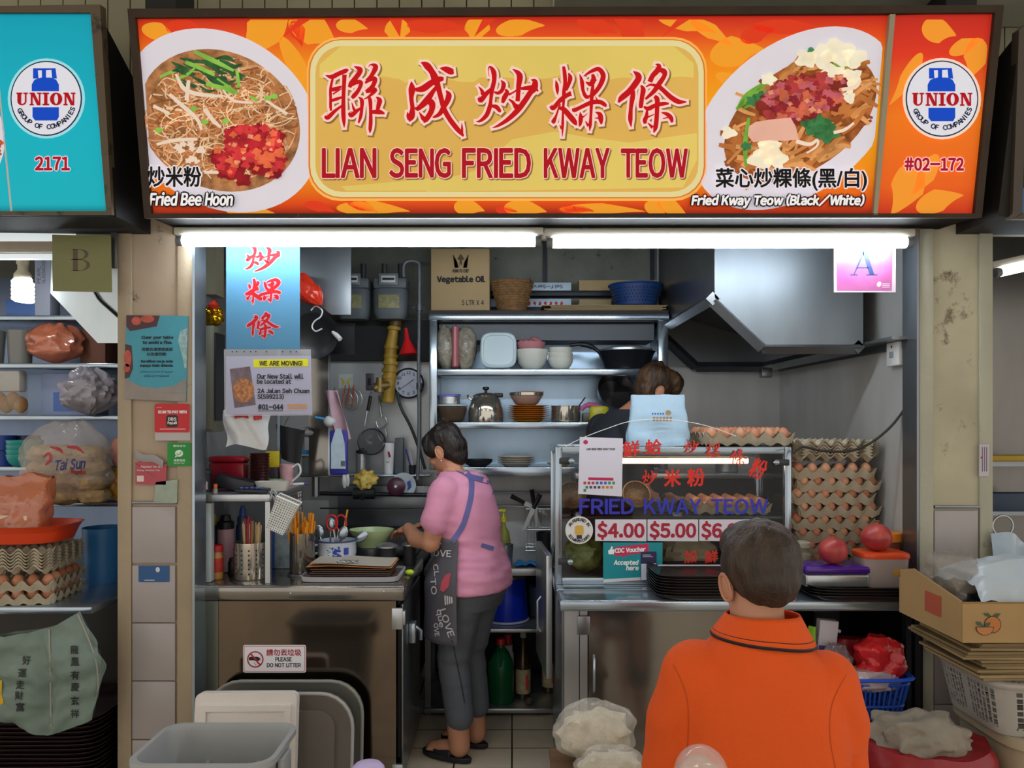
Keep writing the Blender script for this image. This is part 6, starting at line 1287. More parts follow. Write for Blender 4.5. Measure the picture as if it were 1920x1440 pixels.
# --- on top of the case
t = thing('white_bag', 'translucent white plastic bag standing on the glass case', 'bag', (X(1236, 3.3), 3.33, CZ1+.001)); hh = Z(741, 3.33)-CZ1; w = .126
b = B(); n = 36; rings = []
for i in range(17):
    v = i/16; ring = []
    for j in range(n):
        a = 2*PI*j/n; ww = w*(.92+.1*(1-v)+.1*math.exp(-((v-.25)/.2)**2)); th = .05*(1-v*.93)+.004; c_, s_ = math.cos(a), math.sin(a); m_ = (abs(c_)**5+abs(s_)**5)**(-.2); nn = noise.noise(Vector((c_*2, s_*2+v*3, v*4)))
        ring.append(Vector((ww*c_*m_+.006*nn, th*s_*m_*(1+.3*nn), hh*v+.004*nn)))
    rings.append(ring)
b.loft(rings); b.done('bag', M('#a5c2d8', .25, bump=.35, bs=16, alpha=.93), t)
fn = local(t, 3.27); b = B(); shape(b, fn, oval(1253, 774, 5.5, 5, 18)); 
for i in range(6): shape(b, fn, [(1224+i*6.2, 782), (1228.5+i*6.2, 781.5), (1228.5+i*6.2, 790), (1224+i*6.2, 790)])
b.done('gold_logo_print', M('#9d8460', .5), t)
b = B()
for i in range(5): shape(b, fn, [(1222+i*5, 774), (1225+i*5, 774), (1225+i*5, 777.5), (1222+i*5, 777.5)])
b.done('blue_logo_print', M('#3f5fa8', .5), t)
B().bb(X(1074, 3.3), X(1184, 3.3), 3.22, 3.36, 0, .006, .002).solo('white_board', M('#c6ced6', .4), 'flat white board lying on the case top left', 'board', (0, 0, CZ1+.0005))
t = thing('wire_loop', 'thin wire strung in an arc above the case', 'wire'); B().tube([V(a, c, 3.22) for a, c in cr([(1060, 837), (1095, 820), (1140, 803), (1182, 790), (1240, 786), (1295, 792), (1340, 803), (1380, 818)], 4)], .0016, 5).done('wire', M('#d9d9d9', .4), t)
# --- black trays and things on the counter edge
def serving_tray(loc_, lab, grp, w=.23, rz=0):
    return B().lathe([(w*.86, .001), (w*.9, .002), (w*.96, .012), (w*1.0, .02), (w*1.0, .022), (w*.95, .016), (w*.88, .005), (0, .005)], n=56, sq=7, sy=.68).solo('serving_tray', M('#1d181b', .3, coat=.2), lab, 'tray', loc_, rz, grp)
for k in range(8): serving_tray((X(1330, 3.02), 3.052, RT+.001+.0108*k), 'black rectangular tray in the stack beside the voucher sign', 'trays in front of the glass case', rz=RE.uniform(-.01, .01))
t = thing('paper_strip', 'white printed strip lying along the top black tray', 'strip', (X(1330, 3.02), 3.10, RT+.1)); B().bb(-.19, .19, -.012, .012, 0, .001).done('strip', M('#b9b7bd', .4), t)
for k in range(4): serving_tray((1.395, 3.05, RT+.001+.0108*k), 'black rectangular tray under the purple box and orange tub', 'trays at the right end of the counter', w=.245)
ZR = RT+.04
t = thing('purple_box', 'steel box with translucent purple lid on the right trays', 'box', (X(1562, 3.0), 3.03, ZR)); B().bb(-.125, .125, -.075, .075, 0, .052, .01, 3).done('box', ST, t); B().bb(-.128, .128, -.078, .078, .053, .082, .01, 3).done('lid', M('#46177f', .12), t)
def pom(loc_, r, lab, rz):
    t = thing('pomegranate', lab, 'pomegranate', loc_, rz); b = B(); b.ell((0, 0, r*.94), (r, r, r*.94), 28, 18, nz=.05, ns=1.6); b.done('fruit', M('#8f1626', .35, var=.5, vs=9, pal='#c25a50'), t)
    b = B().lathe([(.012, 0), (.009, .006), (.013, .013), (.008, .011), (.004, .004)], (0, 0, r*1.84), 12); b.done('crown', M('#8f5a3a', .6), t)
    for v in t.children[1].data.vertices: v.co.z += .002*math.sin(math.atan2(v.co.y, v.co.x)*6)*(v.co.z > r*1.87)
pom((X(1562, 3.02), 3.02, ZR+.083), .056, 'left pomegranate standing on the purple lid', .3)
t = thing('orange_lid_tub', 'clear plastic tub with bright orange lid at counter right', 'tub', (X(1655, 3.0), 3.02, ZR))
mk(t, 'tub', [(.88, 0), (.9, .02), (1, 1), (.97, 1), (.87, .04), (0, .03)], .092, .115, M('#b9aaa6', .15, alpha=.55), 36, sq=5, sy=.8); mk(t, 'lid', [(1.02, 0), (1.04, .3), (1.02, .8), (.9, 1), (0, .9)], .092, .022, M('#d2471c', .35), 36, (0, 0, .113), sq=5, sy=.8)
b = B()
for i in range(5): b.box((-.03+.02*(i % 3), -.02+.02*(i % 2), .018+.012*i), (.09, .06, .008), .002, rot=(RE.uniform(-.2, .2), RE.uniform(-.2, .2), RE.uniform(0, 3)))
b.done('contents', M('#8f8aa0', .5, var=.3, vs=40), t, kind='stuff'); B().ell((-.02, .01, .06), (.05, .045, .04), 16, 10).done('white_ball', M('#c9b3ac', .6), t)
B().lathe([(.015, 0), (.0, .001)], (.03, -.0705, .062), 18, rot=rxyz(PI/2, 0, 0)).done('gold_sticker', M('#b98a3a', .3), t)
pom((X(1643, 3.02), 3.02, ZR+.134), .058, 'right pomegranate with crown sitting on the orange tub lid', 1.2)
t = thing('orange_jar', 'plastic jar with orange screw lid and red wrapper behind the tub', 'jar', (1.555, 3.14, RT+.046)); mk(t, 'jar', [(.95, 0), (1, .04), (1, .6), (.9, .85), (.9, 1), (0, 1)], .058, .15, M('#6f3a2c', .2, var=.2, vs=20), 28); mk(t, 'lid', [(1, 0), (1, .9), (.9, 1), (0, 1)], .057, .036, M('#cf7a1a', .35), 28, (0, 0, .151)); mk(t, 'wrap_label', [(1.02, 0), (1.02, 1)], .058, .07, M('#a33030', .4, var=.4, vs=40), 28, (0, 0, .03), caps=False)
t = thing('glass_jar', 'square clear jar with grey lid left of the pomegranates', 'jar', (X(1510, 3.1), 3.155, RT+.042)); mk(t, 'jar', JARP, .04, .125, M('#8f8a76', .12, alpha=.6), 32, sq=5); mk(t, 'lid', [(1, 0), (1, .9), (.9, 1), (0, 1)], .036, .022, M('#9c988a', .4), 28, (0, 0, .126), sq=5)
B().ell((0, 0, .03), (.025, .016, .032), 10, 8, nz=.5).solo('paper_scrap', M('#c9b7b4', .7), 'crumpled pale paper between the purple box and orange tub', 'paper', (X(1598, 3.1), 3.13, RT+.042))
# socket and cable on the right wall
t = thing('wall_socket', 'white wall socket at the right edge of the stall', 'socket', (1.61, 3.17, Z(684, 3.1))); B().bb(-.02, .009, -.05, .05, 0, .1, .006).done('plate', M('#d6d8da', .4), t); B().bb(-.025, -.021, -.015, .015, .035, .06, .002).done('switch', M('#8f9296', .4), t); B().ell((-.022, 0, .08), (.003, .005, .005), 8, 5).done('pin_hole', BLACK, t)
B().tube([V(a, c, 3.14) for a, c in cr([(1715, 725), (1700, 760), (1670, 800), (1630, 832), (1590, 846), (1540, 845), (1505, 838), (1487, 850)], 5)], .0055, 8).solo('power_cable', M('#2b2824', .5), 'brown cable curving from the right wall to the glass case', 'cable')
t = thing('letter_sign', 'pink hygiene grade sign with dark letter hanging under the right tube', 'sign', V(1622, 548, 3.02)); fn = local(t, 3.02)
b = B(); w = X(1680, 3.02)-X(1565, 3.02); h = Z(448, 3.02)-Z(549, 3.02); b.bb(-w/2, w/2, 0, .006, 0, h); b.done('holder', M('#c9b9c4', .3), t, flat=True)
b = B(); shape(b, fn, [(1568, 450), (1674, 450), (1672, 545), (1569, 545)]); b.done('pink_sheet', M('#a03f80', .3, var=.15, vs=4, pal='#b87aa2'), t)
b = B(); shape(b, fn, [(1618, 469), (1624, 469), (1639, 515), (1630, 515), (1618, 477)], 1); shape(b, fn, [(1618, 469), (1620, 477), (1602, 515), (1600, 515)], 1); shape(b, fn, [(1607, 501), (1628, 501), (1629, 503.5), (1606, 503.5)], 1)
shape(b, fn, [(1594, 514.5), (1608, 514.5), (1608, 516.5), (1594, 516.5)], 1); shape(b, fn, [(1624, 514.5), (1645, 514.5), (1645, 516.5), (1624, 516.5)], 1); b.done('letter_print', M('#2c3f6a', .4), t)
b = B(); shape(b, fn, oval(1648, 533, 4, 5, 12, .5), 1)
for y in (532, 535, 538): shape(b, fn, [(1654, y), (1668, y), (1668, y+1), (1654, y+1)], 1)
b.done('white_print', M('#e6dbe6', .4), t)
# under the right end of the counter: basket on trays on a bucket
t = thing('white_bucket', 'white plastic bucket under the grey tray at the counter right', 'bucket', (1.37, 2.96, 0)); mk(t, 'bucket', [(.85, 0), (.95, .85), (1, .86), (1, 1), (.94, 1), (.82, .05), (0, .04)], .145, Z(1386, 2.85), M('#a9a6a2', .4), 36)
t = thing('grey_tray', 'pale grey flat tray on the white bucket', 'tray', (1.34, 2.96, Z(1386, 2.85)+.001)); mk(t, 'tray', [(.92, 0), (1, 1), (.97, 1), (.9, .2), (0, .15)], .2, .05, M('#8f8f92', .45), 44, sq=7, sy=.62); zq = t.location.z+.010
for k in range(3): serving_tray((1.33, 2.96, zq+.0112*k), 'black tray under the blue basket beside the orange shirt', 'trays under the blue basket', w=.165)
zq += .046
t = thing('blue_basket', 'bright blue slatted plastic basket full of bags beside the orange shirt', 'basket', (1.35, 2.96, zq)); hb = .165
BB_ = M('#2353c0', .35); b = B()
def bp(a, z, e=0):
    c_, s_ = math.cos(a), math.sin(a); m_ = (abs(c_)**5+abs(s_)**5)**(-.2); k = .135+.035*z/hb+e; return Vector((c_*m_*k, s_*m_*k*.68, z))
for i in range(56): a = 2*PI*i/56; b.tube([bp(a, .01), bp(a, hb-.02)], .004, 5)
for z in (.012, .06, hb-.02): b.tube([bp(2*PI*i/48, z) for i in range(48)], .006, 6, closed=True)
b.prism([(p.x, p.y) for p in [bp(2*PI*i/48, .0) for i in range(48)]], .003, .008, 'xy'); b.done('slatted_body', BB_, t)
b = B(); b.tube([bp(2*PI*i/48, hb, .004) for i in range(48)], .013, 8, closed=True, sq=.5); b.done('rim', BB_, t)
zb = zq+.02
bag('red_bag', 'bright red knotted plastic bag on top of the blue basket', 'bag', (1.42, 2.93, zb+.10), .085, .06, .19, M('#c8242a', .22, bump=.5, bs=24), 1, .5, wr=.4, top=.62)
bag('dark_red_bag', 'dark red bag lying behind the bright red one', 'bag', (1.34, 3.04, zb+.12), .13, .06, .13, M('#7a1520', .35, bump=.5, bs=24), 4, .5)
bag('clear_bag', 'pale clear plastic bag bulging over the basket rim', 'bag', (1.36, 2.90, zb+.08), .12, .06, .09, film('#c4b3b5', .75), 6, .6, wr=.35)
bag('clear_pouch', 'clear pouch standing left of the red bag', 'pouch', (1.26, 2.95, zb+.10), .06, .04, .15, film('#8f838c', .6), 8, .5, wr=.35)
t = thing('purple_packet', 'white and purple printed packet standing in the basket', 'packet', (1.245, 3.02, zb+.05)); B().box((0, 0, .14), (.075, .04, .28), .004, rot=(0, .1, 0)).done('carton', M('#c2bcc6', .5), t); B().box((0, -.002, .1), (.077, .042, .16), .004, rot=(0, .1, 0)).done('purple_sleeve', M('#4b2f7a', .4), t)
fz = lambda u, v, k=0: Vector((u, -.0245, v)); b = B(); put_text(b, fz, 'BRAN', -.015, .15, .045, .135, 0, .0008); b.done('lettering', WHITE, t)
t = thing('green_strip', 'lime green and yellow wrapper strip poking up behind the shirt collar', 'wrapper', (1.185, 2.99, zb+.05)); b = B(); b.sheet(lambda u, v: Vector(((u-.5)*.03-.06*v*(1-v)*1.2+.05*(1-v), .01*math.sin(u*6), v*.26)), 6, 12); b.done('wrapper', M('#7fb52a', .35), t)
B().box((0, 0, .03), (.06, .03, .012), .002, rot=(0, .4, .2)).solo('white_slip', PAPER, 'white paper slip behind the dark red bag', 'paper', (1.30, 3.07, zb+.25))
B().box((0, 0, 0), (.05, .02, .035), .003, rot=(.3, 0, .3)).solo('orange_card', M('#c2803a', .5), 'orange and white card at the basket front left', 'card', (1.24, 2.86, zb+.145))
# ================================================================ PEOPLE
from mathutils.bvhtree import BVHTree
SKIN = M('#b98468', .5, var=.06, vs=12, sub=.08); SKIN2 = M('#b07a60', .5, var=.06, vs=12, sub=.08)
def limb(b, pts, rad, n=14):
    b.tube(pts, rad, n)
    for p, r in zip(pts, rad): b.ell(p, (r, r, r), n, 10)
def trunk(b, rings, g=0, n=28, sq=2.4):
    L = []
    for z, y, rx, ry in rings:
        q = []
        for j in range(n):
            a = 2*PI*j/n; c, s_ = math.cos(a), math.sin(a); m_ = (abs(c)**sq+abs(s_)**sq)**(-1/sq); q.append(Vector((c*m_*(rx+g), y+s_*m_*(ry+g), z)))
        L.append(q)
    b.loft(L)
def head(b, c, R, k=1.0):
    def e(p, r, rot=None): b.ell(Vector(c)+R @ (Vector(p)*k), [q*k for q in r], 20, 14, rot=R)
    e((0, -.008, .03), (.075, .095, .088)); e((0, .022, -.04), (.06, .068, .07)); e((0, .066, -.092), (.026, .02, .018)); e((0, .103, -.018), (.012, .015, .014)); e((0, .092, .004), (.009, .012, .026)); e((0, .085, -.06), (.022, .012, .01)); e((0, .078, .035), (.05, .014, .012))
    for s_ in (-1, 1): e((s_*.038, .07, -.03), (.022, .016, .018))
def ears(T, c, R, m, k=1.0):
    for s_ in (-1, 1):
        b = B(); p = Vector(c)+R @ Vector((s_*.083*k, -.004*k, -.012*k)); r2 = R @ rxyz(0, s_*.18, s_*-.25)
        b.ell(p, (.009*k, .02*k, .033*k), 14, 10, rot=r2); b.tube([p+r2 @ Vector((s_*.006, .02*k*math.cos(t), .032*k*math.sin(t)))*.95 for t in [-2.2+i*.5 for i in range(12)]], .0042*k, 6)
        b.done('ear', m, T)
def eyes(T, c, R, k=1.0):
    for s_ in (-1, 1):
        p = Vector(c)+R @ Vector((s_*.031*k, .079*k, .008*k)); B().ell(p, (.0115*k, .008*k, .007*k), 12, 8, rot=R).done('eye', M('#d8d2cc', .3), T); B().ell(p+R @ Vector((0, .006*k, 0)), (.005*k, .003*k, .005*k), 10, 6, rot=R).done('iris', M('#20140f', .3), T)
        B().tube([p+R @ Vector((x*k, .004*k, .017*k+.002*math.cos(x*60))) for x in (-.016, 0, .016)], .003*k, 6).done('eyebrow', M('#241a15', .7), T)
    B().ell(Vector(c)+R @ Vector((0, .095*k, -.06*k)), (.02*k, .004*k, .006*k), 12, 6, rot=R).done('lips', M('#9c5a50', .5), T)
def hand(b, w, d, up, s=1.0, curl=.5, thumb=1):
    """Palm and five bent fingers from wrist w along direction d; up is the back of the hand."""
    d = Vector(d).normalized(); up = Vector(up); up = (up-d*up.dot(d)).normalized(); sd = d.cross(up).normalized()*thumb; w = Vector(w)
    b.ell(w+d*.045*s, (.04*s, .04*s, .016*s), 14, 10, rot=Matrix((sd, d, up)).transposed())
    for i, (o, L) in enumerate(((-.032, .062), (-.011, .078), (.011, .084), (.032, .074))):
        p = w+d*.078*s+sd*o*s; q = [p]; a = 0
        for k in range(3):
            a += curl*(.6+.08*i); p = p+(d*math.cos(a)-up*math.sin(a))*L/3*s+sd*o*.06*s; q.append(p)
        b.tube(q, [.0095*s, .009*s, .0085*s, .0075*s], 8); b.ell(q[-1], (.0075*s,)*3, 8, 6)
    p = w+d*.025*s+sd*.03*s; q = [p, p+(d*.5+sd*.7)*.035*s-up*.01, p+(d*.8+sd*.75)*.06*s-up*.02]; b.tube(q, [.012*s, .0105*s, .008*s], 8); b.ell(q[-1], (.008*s,)*3, 8, 6)
def hairblob(T, c, R, parts, m, k=1.0, name='hair', amp=.004, fr=(55, 55, 14), vox=.0055):
    b = B()
    for p, r in parts: b.ell(Vector(c)+R @ (Vector(p)*k), [q*k for q in r], 24, 16, rot=R)
    Ri = R.inverted(); cc = Vector(c)
    def dsp(co):
        q = Ri @ (co-cc); return amp*noise.noise(Vector((q.x*fr[0], q.y*fr[1], q.z*fr[2])))+amp*1.2*noise.noise(q*14)
    return blend(b, vox, 5, disp=dsp).done(name, m, T)
def cloth_disp(amp, fr, seed=0):
    return lambda co: amp*noise.noise(Vector((co.x*fr[0]+seed, co.y*fr[1], co.z*fr[2])))
class Proj:
    """Lays flat decoration onto a garment: rays from the eye meet the mesh, points sit just off its surface."""
    def __init__(s, objs):
        vs, fs = [], []
        for o in objs:
            mw = Matrix.LocRotScale(o.parent.location, o.parent.rotation_euler, o.parent.scale); k = len(vs)
            vs += [mw @ v.co for v in o.data.vertices]; fs += [[k+i for i in p.vertices] for p in o.data.polygons]
        s.t = BVHTree.FromPolygons(vs, fs); s.inv = mw.inverted()
    def __call__(s, px, py, k=0):
        D = Vector(((px-960)/F, 1, -(py-HY)/F)).normalized(); h = s.t.ray_cast(Vector((0, 0, CZ)), D)
        if h[0] is None:
            n = s.t.find_nearest(Vector((0, 0, CZ))+D*s.last); h = n
        else: s.last = h[3]
        return s.inv @ (h[0]+h[1].normalized()*(.0025+.0012*k) if h[1].dot(D) < 0 else h[0]-D*(.0025+.0012*k))
    last = 3.5
def band(fn, b, pts, w, k=0):
    return ribbon(b, fn, [(x, y, w) for x, y in pts], k, 0, 5)
# ---------------------------------------------------------------- man in orange polo shirt, seated, back to us
P = thing('person', 'person with short dark hair in orange polo shirt seated with back to us', 'person', (.537, 1.64, 0))
P.scale = (.93, .93, 1)
HC = (.008, .03, 1.19); HR = rxyz(-.1, 0, .12)
RG = [(.44, .0, .17, .12), (.55, 0, .172, .125), (.7, -.005, .168, .118), (.85, -.01, .178, .118), (.92, -.005, .18, .112), (.98, 0, .17, .1), (1.01, .003, .145, .092), (1.045, .008, .108, .08), (1.075, .012, .084, .072)]
def arms(b, g=0, to=99, L=-.02, Rr=.0):
    for s_ in (-1, 1):
        dz = .012 if s_ < 0 else -.012
        pts = [(s_*.15, .0, .975+dz), (s_*.185, .015, .88+dz), (s_*.21, .05, .75)]; rad = [.066, .058, .047]
        if to > 2: pts += [(s_*.18, .2, .74), (s_*.13, .31, .76)]; rad += [.042, .03]
        limb(b, [Vector(p) for p in pts[:to]], [r+g for r in rad[:to]])
b = B(); trunk(b, RG); arms(b); limb(b, [Vector((0, .01, 1.01)), Vector((0, .025, 1.14))], [.066, .062]); head(b, HC, HR, 1.06)
for s_ in (-1, 1):
    limb(b, [Vector((s_*.09, .03, .5)), Vector((s_*.13, .4, .5)), Vector((s_*.13, .42, .1))], [.085, .06, .042]); limb(b, [Vector((s_*.13, .42, .06)), Vector((s_*.135, .56, .04))], [.042, .034]); hand(b, (s_*.13, .31, .76), (-s_*.3, .9, 0), (0, 0, 1), 1, .5, -s_)
blend(b, .0075, 5).done('body', SKIN, P); ears(P, HC, HR, SKIN, .98); eyes(P, HC, HR, 1.06)
HAIR1 = M('#1d1510', .5, var=.45, vs=30, pal='#46362a', stretch=(1, 1, .15), bump=.5, bs=220)
hairblob(P, HC, HR, [((0, -.014, .04), (.087, .096, .088)), ((0, .03, .075), (.072, .075, .05)), ((0, -.036, .006), (.073, .073, .058)), ((0, -.047, -.012), (.064, .046, .034))], HAIR1, 1.06)
SHIRT = M('#e0540c', .8, var=.05, vs=3, bump=.25, bs=420)
b = B(); trunk(b, RG, .014); arms(b, .016, 2)
for s_ in (-1, 1): limb(b, [Vector((s_*.183, .015, .89)), Vector((s_*.2, .04, .78))], [.074, .068])
blend(b, .008, 8, disp=lambda co: .006*noise.noise(Vector((co.x*9, co.y*6, co.z*5)))+.006*noise.noise(Vector((abs(co.x)*14+co.z*12, 2, co.z*6)))*(1 if abs(co.x) > .1 else .3)).done('shirt', SHIRT, P)
def collar(a, v):      # a = 0 at the back, +-pi at the front; v = 0 top .. 1 lower edge
    r = .078+.034*v; return Vector((.012+math.sin(a)*r*1.04, .018-math.cos(a)*r*.92, 1.124-.052*v-.012*abs(a)/PI-.010*math.sin(a)*v))
b = B(); b.sheet(lambda u, v: collar((u-.5)*5.6, v), 44, 6); o = b.done('collar', SHIRT, P); md = o.modifiers.new('thick', 'SOLIDIFY'); md.thickness = .004; md.offset = 1
b = B(); b.tube([collar((i/44-.5)*5.6, 1.02)+Vector((0, 0, .0)) for i in range(45)], .0045, 6, sq=1).done('collar_stripe', M('#16131a', .6), P)
b = B(); b.tube([collar((i/44-.5)*5.6, .80)*1.0+Vector((math.sin((i/44-.5)*5.6)*.004, -math.cos((i/44-.5)*5.6)*.004, .0)) for i in range(45)], .0013, 5).done('collar_line', M('#16131a', .6), P)
b = B()
for s_ in (-1, 1): c0 = Vector((s_*.2, .04, .78)); b.tube([c0+rxyz(0, s_*.15, 0) @ Vector((.0745*math.cos(t), .0745*math.sin(t), -.035)) for t in [2*PI*i/30 for i in range(30)]], .005, 6, closed=True)
b.done('sleeve_stripe', M('#16131a', .6), P)
pjm = Proj([o_ for o_ in P.children if o_.name.startswith('shirt')]); pjm.last = 1.5
for l in ([(1262, 1246), (1283, 1290), (1291, 1345), (1287, 1440)], [(1586, 1266), (1560, 1320), (1556, 1380), (1566, 1440)]): b = B(); ribbon(b, pjm, [(x, y, 1.3) for x, y in l], -1.2); b.done('sleeve_seam', M('#b5470f', .8), P)
b = B()
for s_ in (-1, 1): limb(b, [Vector((s_*.09, .0, .5)), Vector((s_*.13, .38, .5)), Vector((s_*.13, .4, .2))], [.1, .075, .062])
trunk(b, RG[:2], .018); blend(b, .012, 5).done('trousers', M('#2c2f3a', .8), P)
t = thing('stool', 'round stool under the seated person in orange', 'stool', (.537, 1.66, 0)); mk(t, 'seat', [(.95, 0), (1, .3), (1, .8), (.92, 1), (0, 1)], .15, .03, M('#b03024', .4), 28, (0, 0, .345))
for i in range(4): a = PI/4+i*PI/2; B().tube([(.1*math.cos(a), .1*math.sin(a), .344), (.14*math.cos(a), .14*math.sin(a), .004)], .012, 8).done('leg', M('#b03024', .4), t)
# ---------------------------------------------------------------- woman cooking
P = thing('person', 'person in pink shirt, grey apron and trousers working at the stove', 'person', (X(884, 3.5), 3.5, 0), math.radians(62))
P.scale = (.95, .95, 1)
HC = (0, .15, 1.405); HR = rxyz(-.42, 0, .1)
RG = [(.70, .0, .12, .09), (.78, -.01, .175, .135), (.86, -.01, .18, .135), (.98, .005, .165, .12), (1.1, .02, .172, .12), (1.21, .045, .17, .11), (1.265, .06, .135, .09), (1.31, .078, .075, .065)]
def arms(b, g=0, to=99):
    for s_ in (-1, 1):
        pts = [(s_*.152, .055, 1.215), (s_*.19, .07, 1.115), (s_*.2, .1, 1.0)]; rad = [.062, .056, .047]
        if to > 2: pts += [(s_*.15, .22, 1.0), (s_*.09, .31, 1.035)]; rad += [.042, .029]
        limb(b, [Vector(p) for p in pts[:to]], [r+g for r in rad[:to]])
def legs(b, g=0, end=.12):
    for s_ in (-1, 1):
        dy = .02 if s_ < 0 else .03
        limb(b, [Vector((s_*.085, 0, .76)), Vector((s_*.085, .03+dy, .45)), Vector((s_*.085, -.005+dy, end))], [.1+g, .066+g, .044+g+(.012 if g else 0)])
b = B(); trunk(b, RG); arms(b); legs(b, -.004, .07); limb(b, [Vector((0, .07, 1.24)), Vector((0, .12, 1.35))], [.052, .048]); head(b, HC, HR, .95)
for s_ in (-1, 1):
    dy = .02 if s_ < 0 else .03
    limb(b, [Vector((s_*.085, dy, .062)), Vector((s_*.088, dy+.09, .048)), Vector((s_*.09, dy+.145, .04))], [.036, .034, .026])
    for q in range(5): b.ell((s_*(.09+.02*(q-2)*.8), dy+.172-.006*abs(q-1)*1.2, .037), (.009, .018, .01), 8, 6)
    hand(b, (s_*.09, .31, 1.035), (-s_*.35, .9, -.15), (s_*.3, 0, 1), .95, .45, -s_)
blend(b, .0068, 4).done('body', SKIN, P); ears(P, HC, HR, SKIN, .95); eyes(P, HC, HR, .95)
B().ell(Vector(HC)+HR @ Vector((-.084, .0, -.05)), (.004, .004, .004), 8, 6).done('earring', M('#e8e4da', .2), P)
HAIR2 = M('#1d1513', .42, var=.5, vs=28, stretch=(1, 1, .2), bump=.4, bs=160)
hairblob(P, HC, HR, [((0, -.016, .045), (.084, .098, .088)), ((0, -.04, .0), (.08, .078, .082)), ((0, -.055, -.045), (.062, .05, .055)), ((0, .045, .07), (.07, .06, .05)), ((-.055, .035, .03), (.03, .05, .05)), ((.055, .035, .03), (.03, .05, .05))], HAIR2, .97, amp=.005)
PINK = M('#d48fae', .8, var=.05, vs=4, bump=.2, bs=300)
RS = [(.775, -.012, .218, .172), (.86, -.01, .212, .166)]+[(z, y, rx+.014, ry+.015) for z, y, rx, ry in RG[3:]]
b = B(); trunk(b, RS); arms(b, .015, 2)
for s_ in (-1, 1): limb(b, [Vector((s_*.188, .068, 1.13)), Vector((s_*.194, .078, 1.10))], [.072, .072])
sh_ = blend(b, .0075, 7, disp=lambda co: .009*noise.noise(Vector((co.x*8+3, co.y*8, co.z*12)))+.006*noise.noise(Vector((co.x*14+co.z*18, co.y*12, co.z*34)))*(1 if co.z < 1.02 else .35)).done('shirt', PINK, P)
GREY = M('#545962', .8, var=.08, vs=5, bump=.2, bs=200)
b = B(); trunk(b, [(.69, 0, .16, .115), (.74, -.004, .17, .13)]+RG[1:2]+[(.83, -.01, .178, .135)], .014); legs(b, .012, .2)
tr_ = blend(b, .0075, 6, disp=lambda co: .006*noise.noise(Vector((co.x*5, co.y*5, co.z*26)))*(1 if .35 < co.z < .75 else .3)).done('trousers', GREY, P)
def apron(u, v):
    z = .565+.455*v; a = math.radians(196-180*u); k = 1+.05*noise.noise(Vector((u*6, v*3, 1)))
    q = min(max((z-.82)/.14, 0), 1); rx, ry = .243-.043*q, .2-.045*q
    return Vector((math.cos(a)*rx*k, .0+math.sin(a)*(ry+.03*(1-v))*k, z+.0*u))
APR = M('#55535c', .8, var=.08, vs=6)
b = B(); b.sheet(apron, 34, 22); ap_ = b.done('apron', APR, P); ap_.modifiers.new('thick', 'SOLIDIFY').thickness = .003
pj = Proj([sh_, tr_, ap_])
b = B()
for pts in ([(838, 873), (858, 880), (880, 893), (884, 915), (880, 945), (868, 985), (848, 1016)], [(880, 894), (900, 899), (924, 905)], [(915, 882), (923, 897), (928, 915), (927, 926)]): band(pj, b, pts, 10, .6)
o = b.done('apron_strap', M('#5f5f98', .7), P)
b = B(); band(pj, b, [(902, 1022), (915, 1026), (925, 1029)], 8, .5); b.done('apron_tie', M('#5f6098', .7), P)
WL = M('#c9c6cc', .7)
b = B()
def rotp(cx, cy, a): return lambda x, y, k=0: pj(cx+x*math.cos(a)-y*math.sin(a), cy+x*math.sin(a)+y*math.cos(a), 1)
for tx, cx, cy, a, w, h in (('OVE', 813, 1030, .05, 34, 13), ('D', 816, 1012, .1, 8, 10), ('LOVE', 836, 1140, 1.25, 54, 12), ('que', 826, 1142, 1.4, 34, 9), ('TO', 818, 1084, 1.5, 30, 10), ('OVE', 822, 1168, 1.45, 24, 8), ('CL', 822, 1058, 1.45, 22, 9)): put_text(b, rotp(cx, cy, a), tx, 0, 0, w, h, 0, .35)
for i in range(4): ribbon(b, pj, [(835+i*4, 1116+i, 2.6), (836+i*4, 1134-i, 2.6)], 1, 0, 3)
b.done('apron_lettering', WL, P)
b = B(); shape(b, pj, [(846, 1074), (836, 1078), (828, 1092), (826, 1106), (832, 1110), (842, 1100)], 1); b.done('heart_print', M('#b5485a', .7), P)
b = B(); ribbon(b, pj, [(848, 1200, 1.6), (856, 1240, 1.6), (864, 1280, 1.6), (871, 1318, 1.6)], .5); b.done('trouser_piping', M('#22242a', .7), P)
SL = M('#1f2027', .6)
for s_ in (-1, 1):
    dy = .02 if s_ < 0 else .03; q = []
    b = B(); n = 30
    L = []
    for z, g in ((.002, -.004), (.008, 0), (.022, .002), (.026, -.002)):
        L.append([Vector((s_*.088+math.cos(2*PI*i/n)*(.046+g+.006*math.sin(2*PI*i/n)), dy+.065+math.sin(2*PI*i/n)*(.135+g), z)) for i in range(n)])
    b.loft(L); b.done('slipper_sole', SL, P)
    b = B(); b.sheet(lambda u, v: Vector((s_*.088+(u-.5)*.1*(1-.25*v), dy+.035+.1*v-.03*abs(u-.5), .02+(.055-.012*v)*math.sin(PI*u)**.6)), 16, 8); o = b.done('slipper_strap', SL, P); o.modifiers.new('t', 'SOLIDIFY').thickness = .005
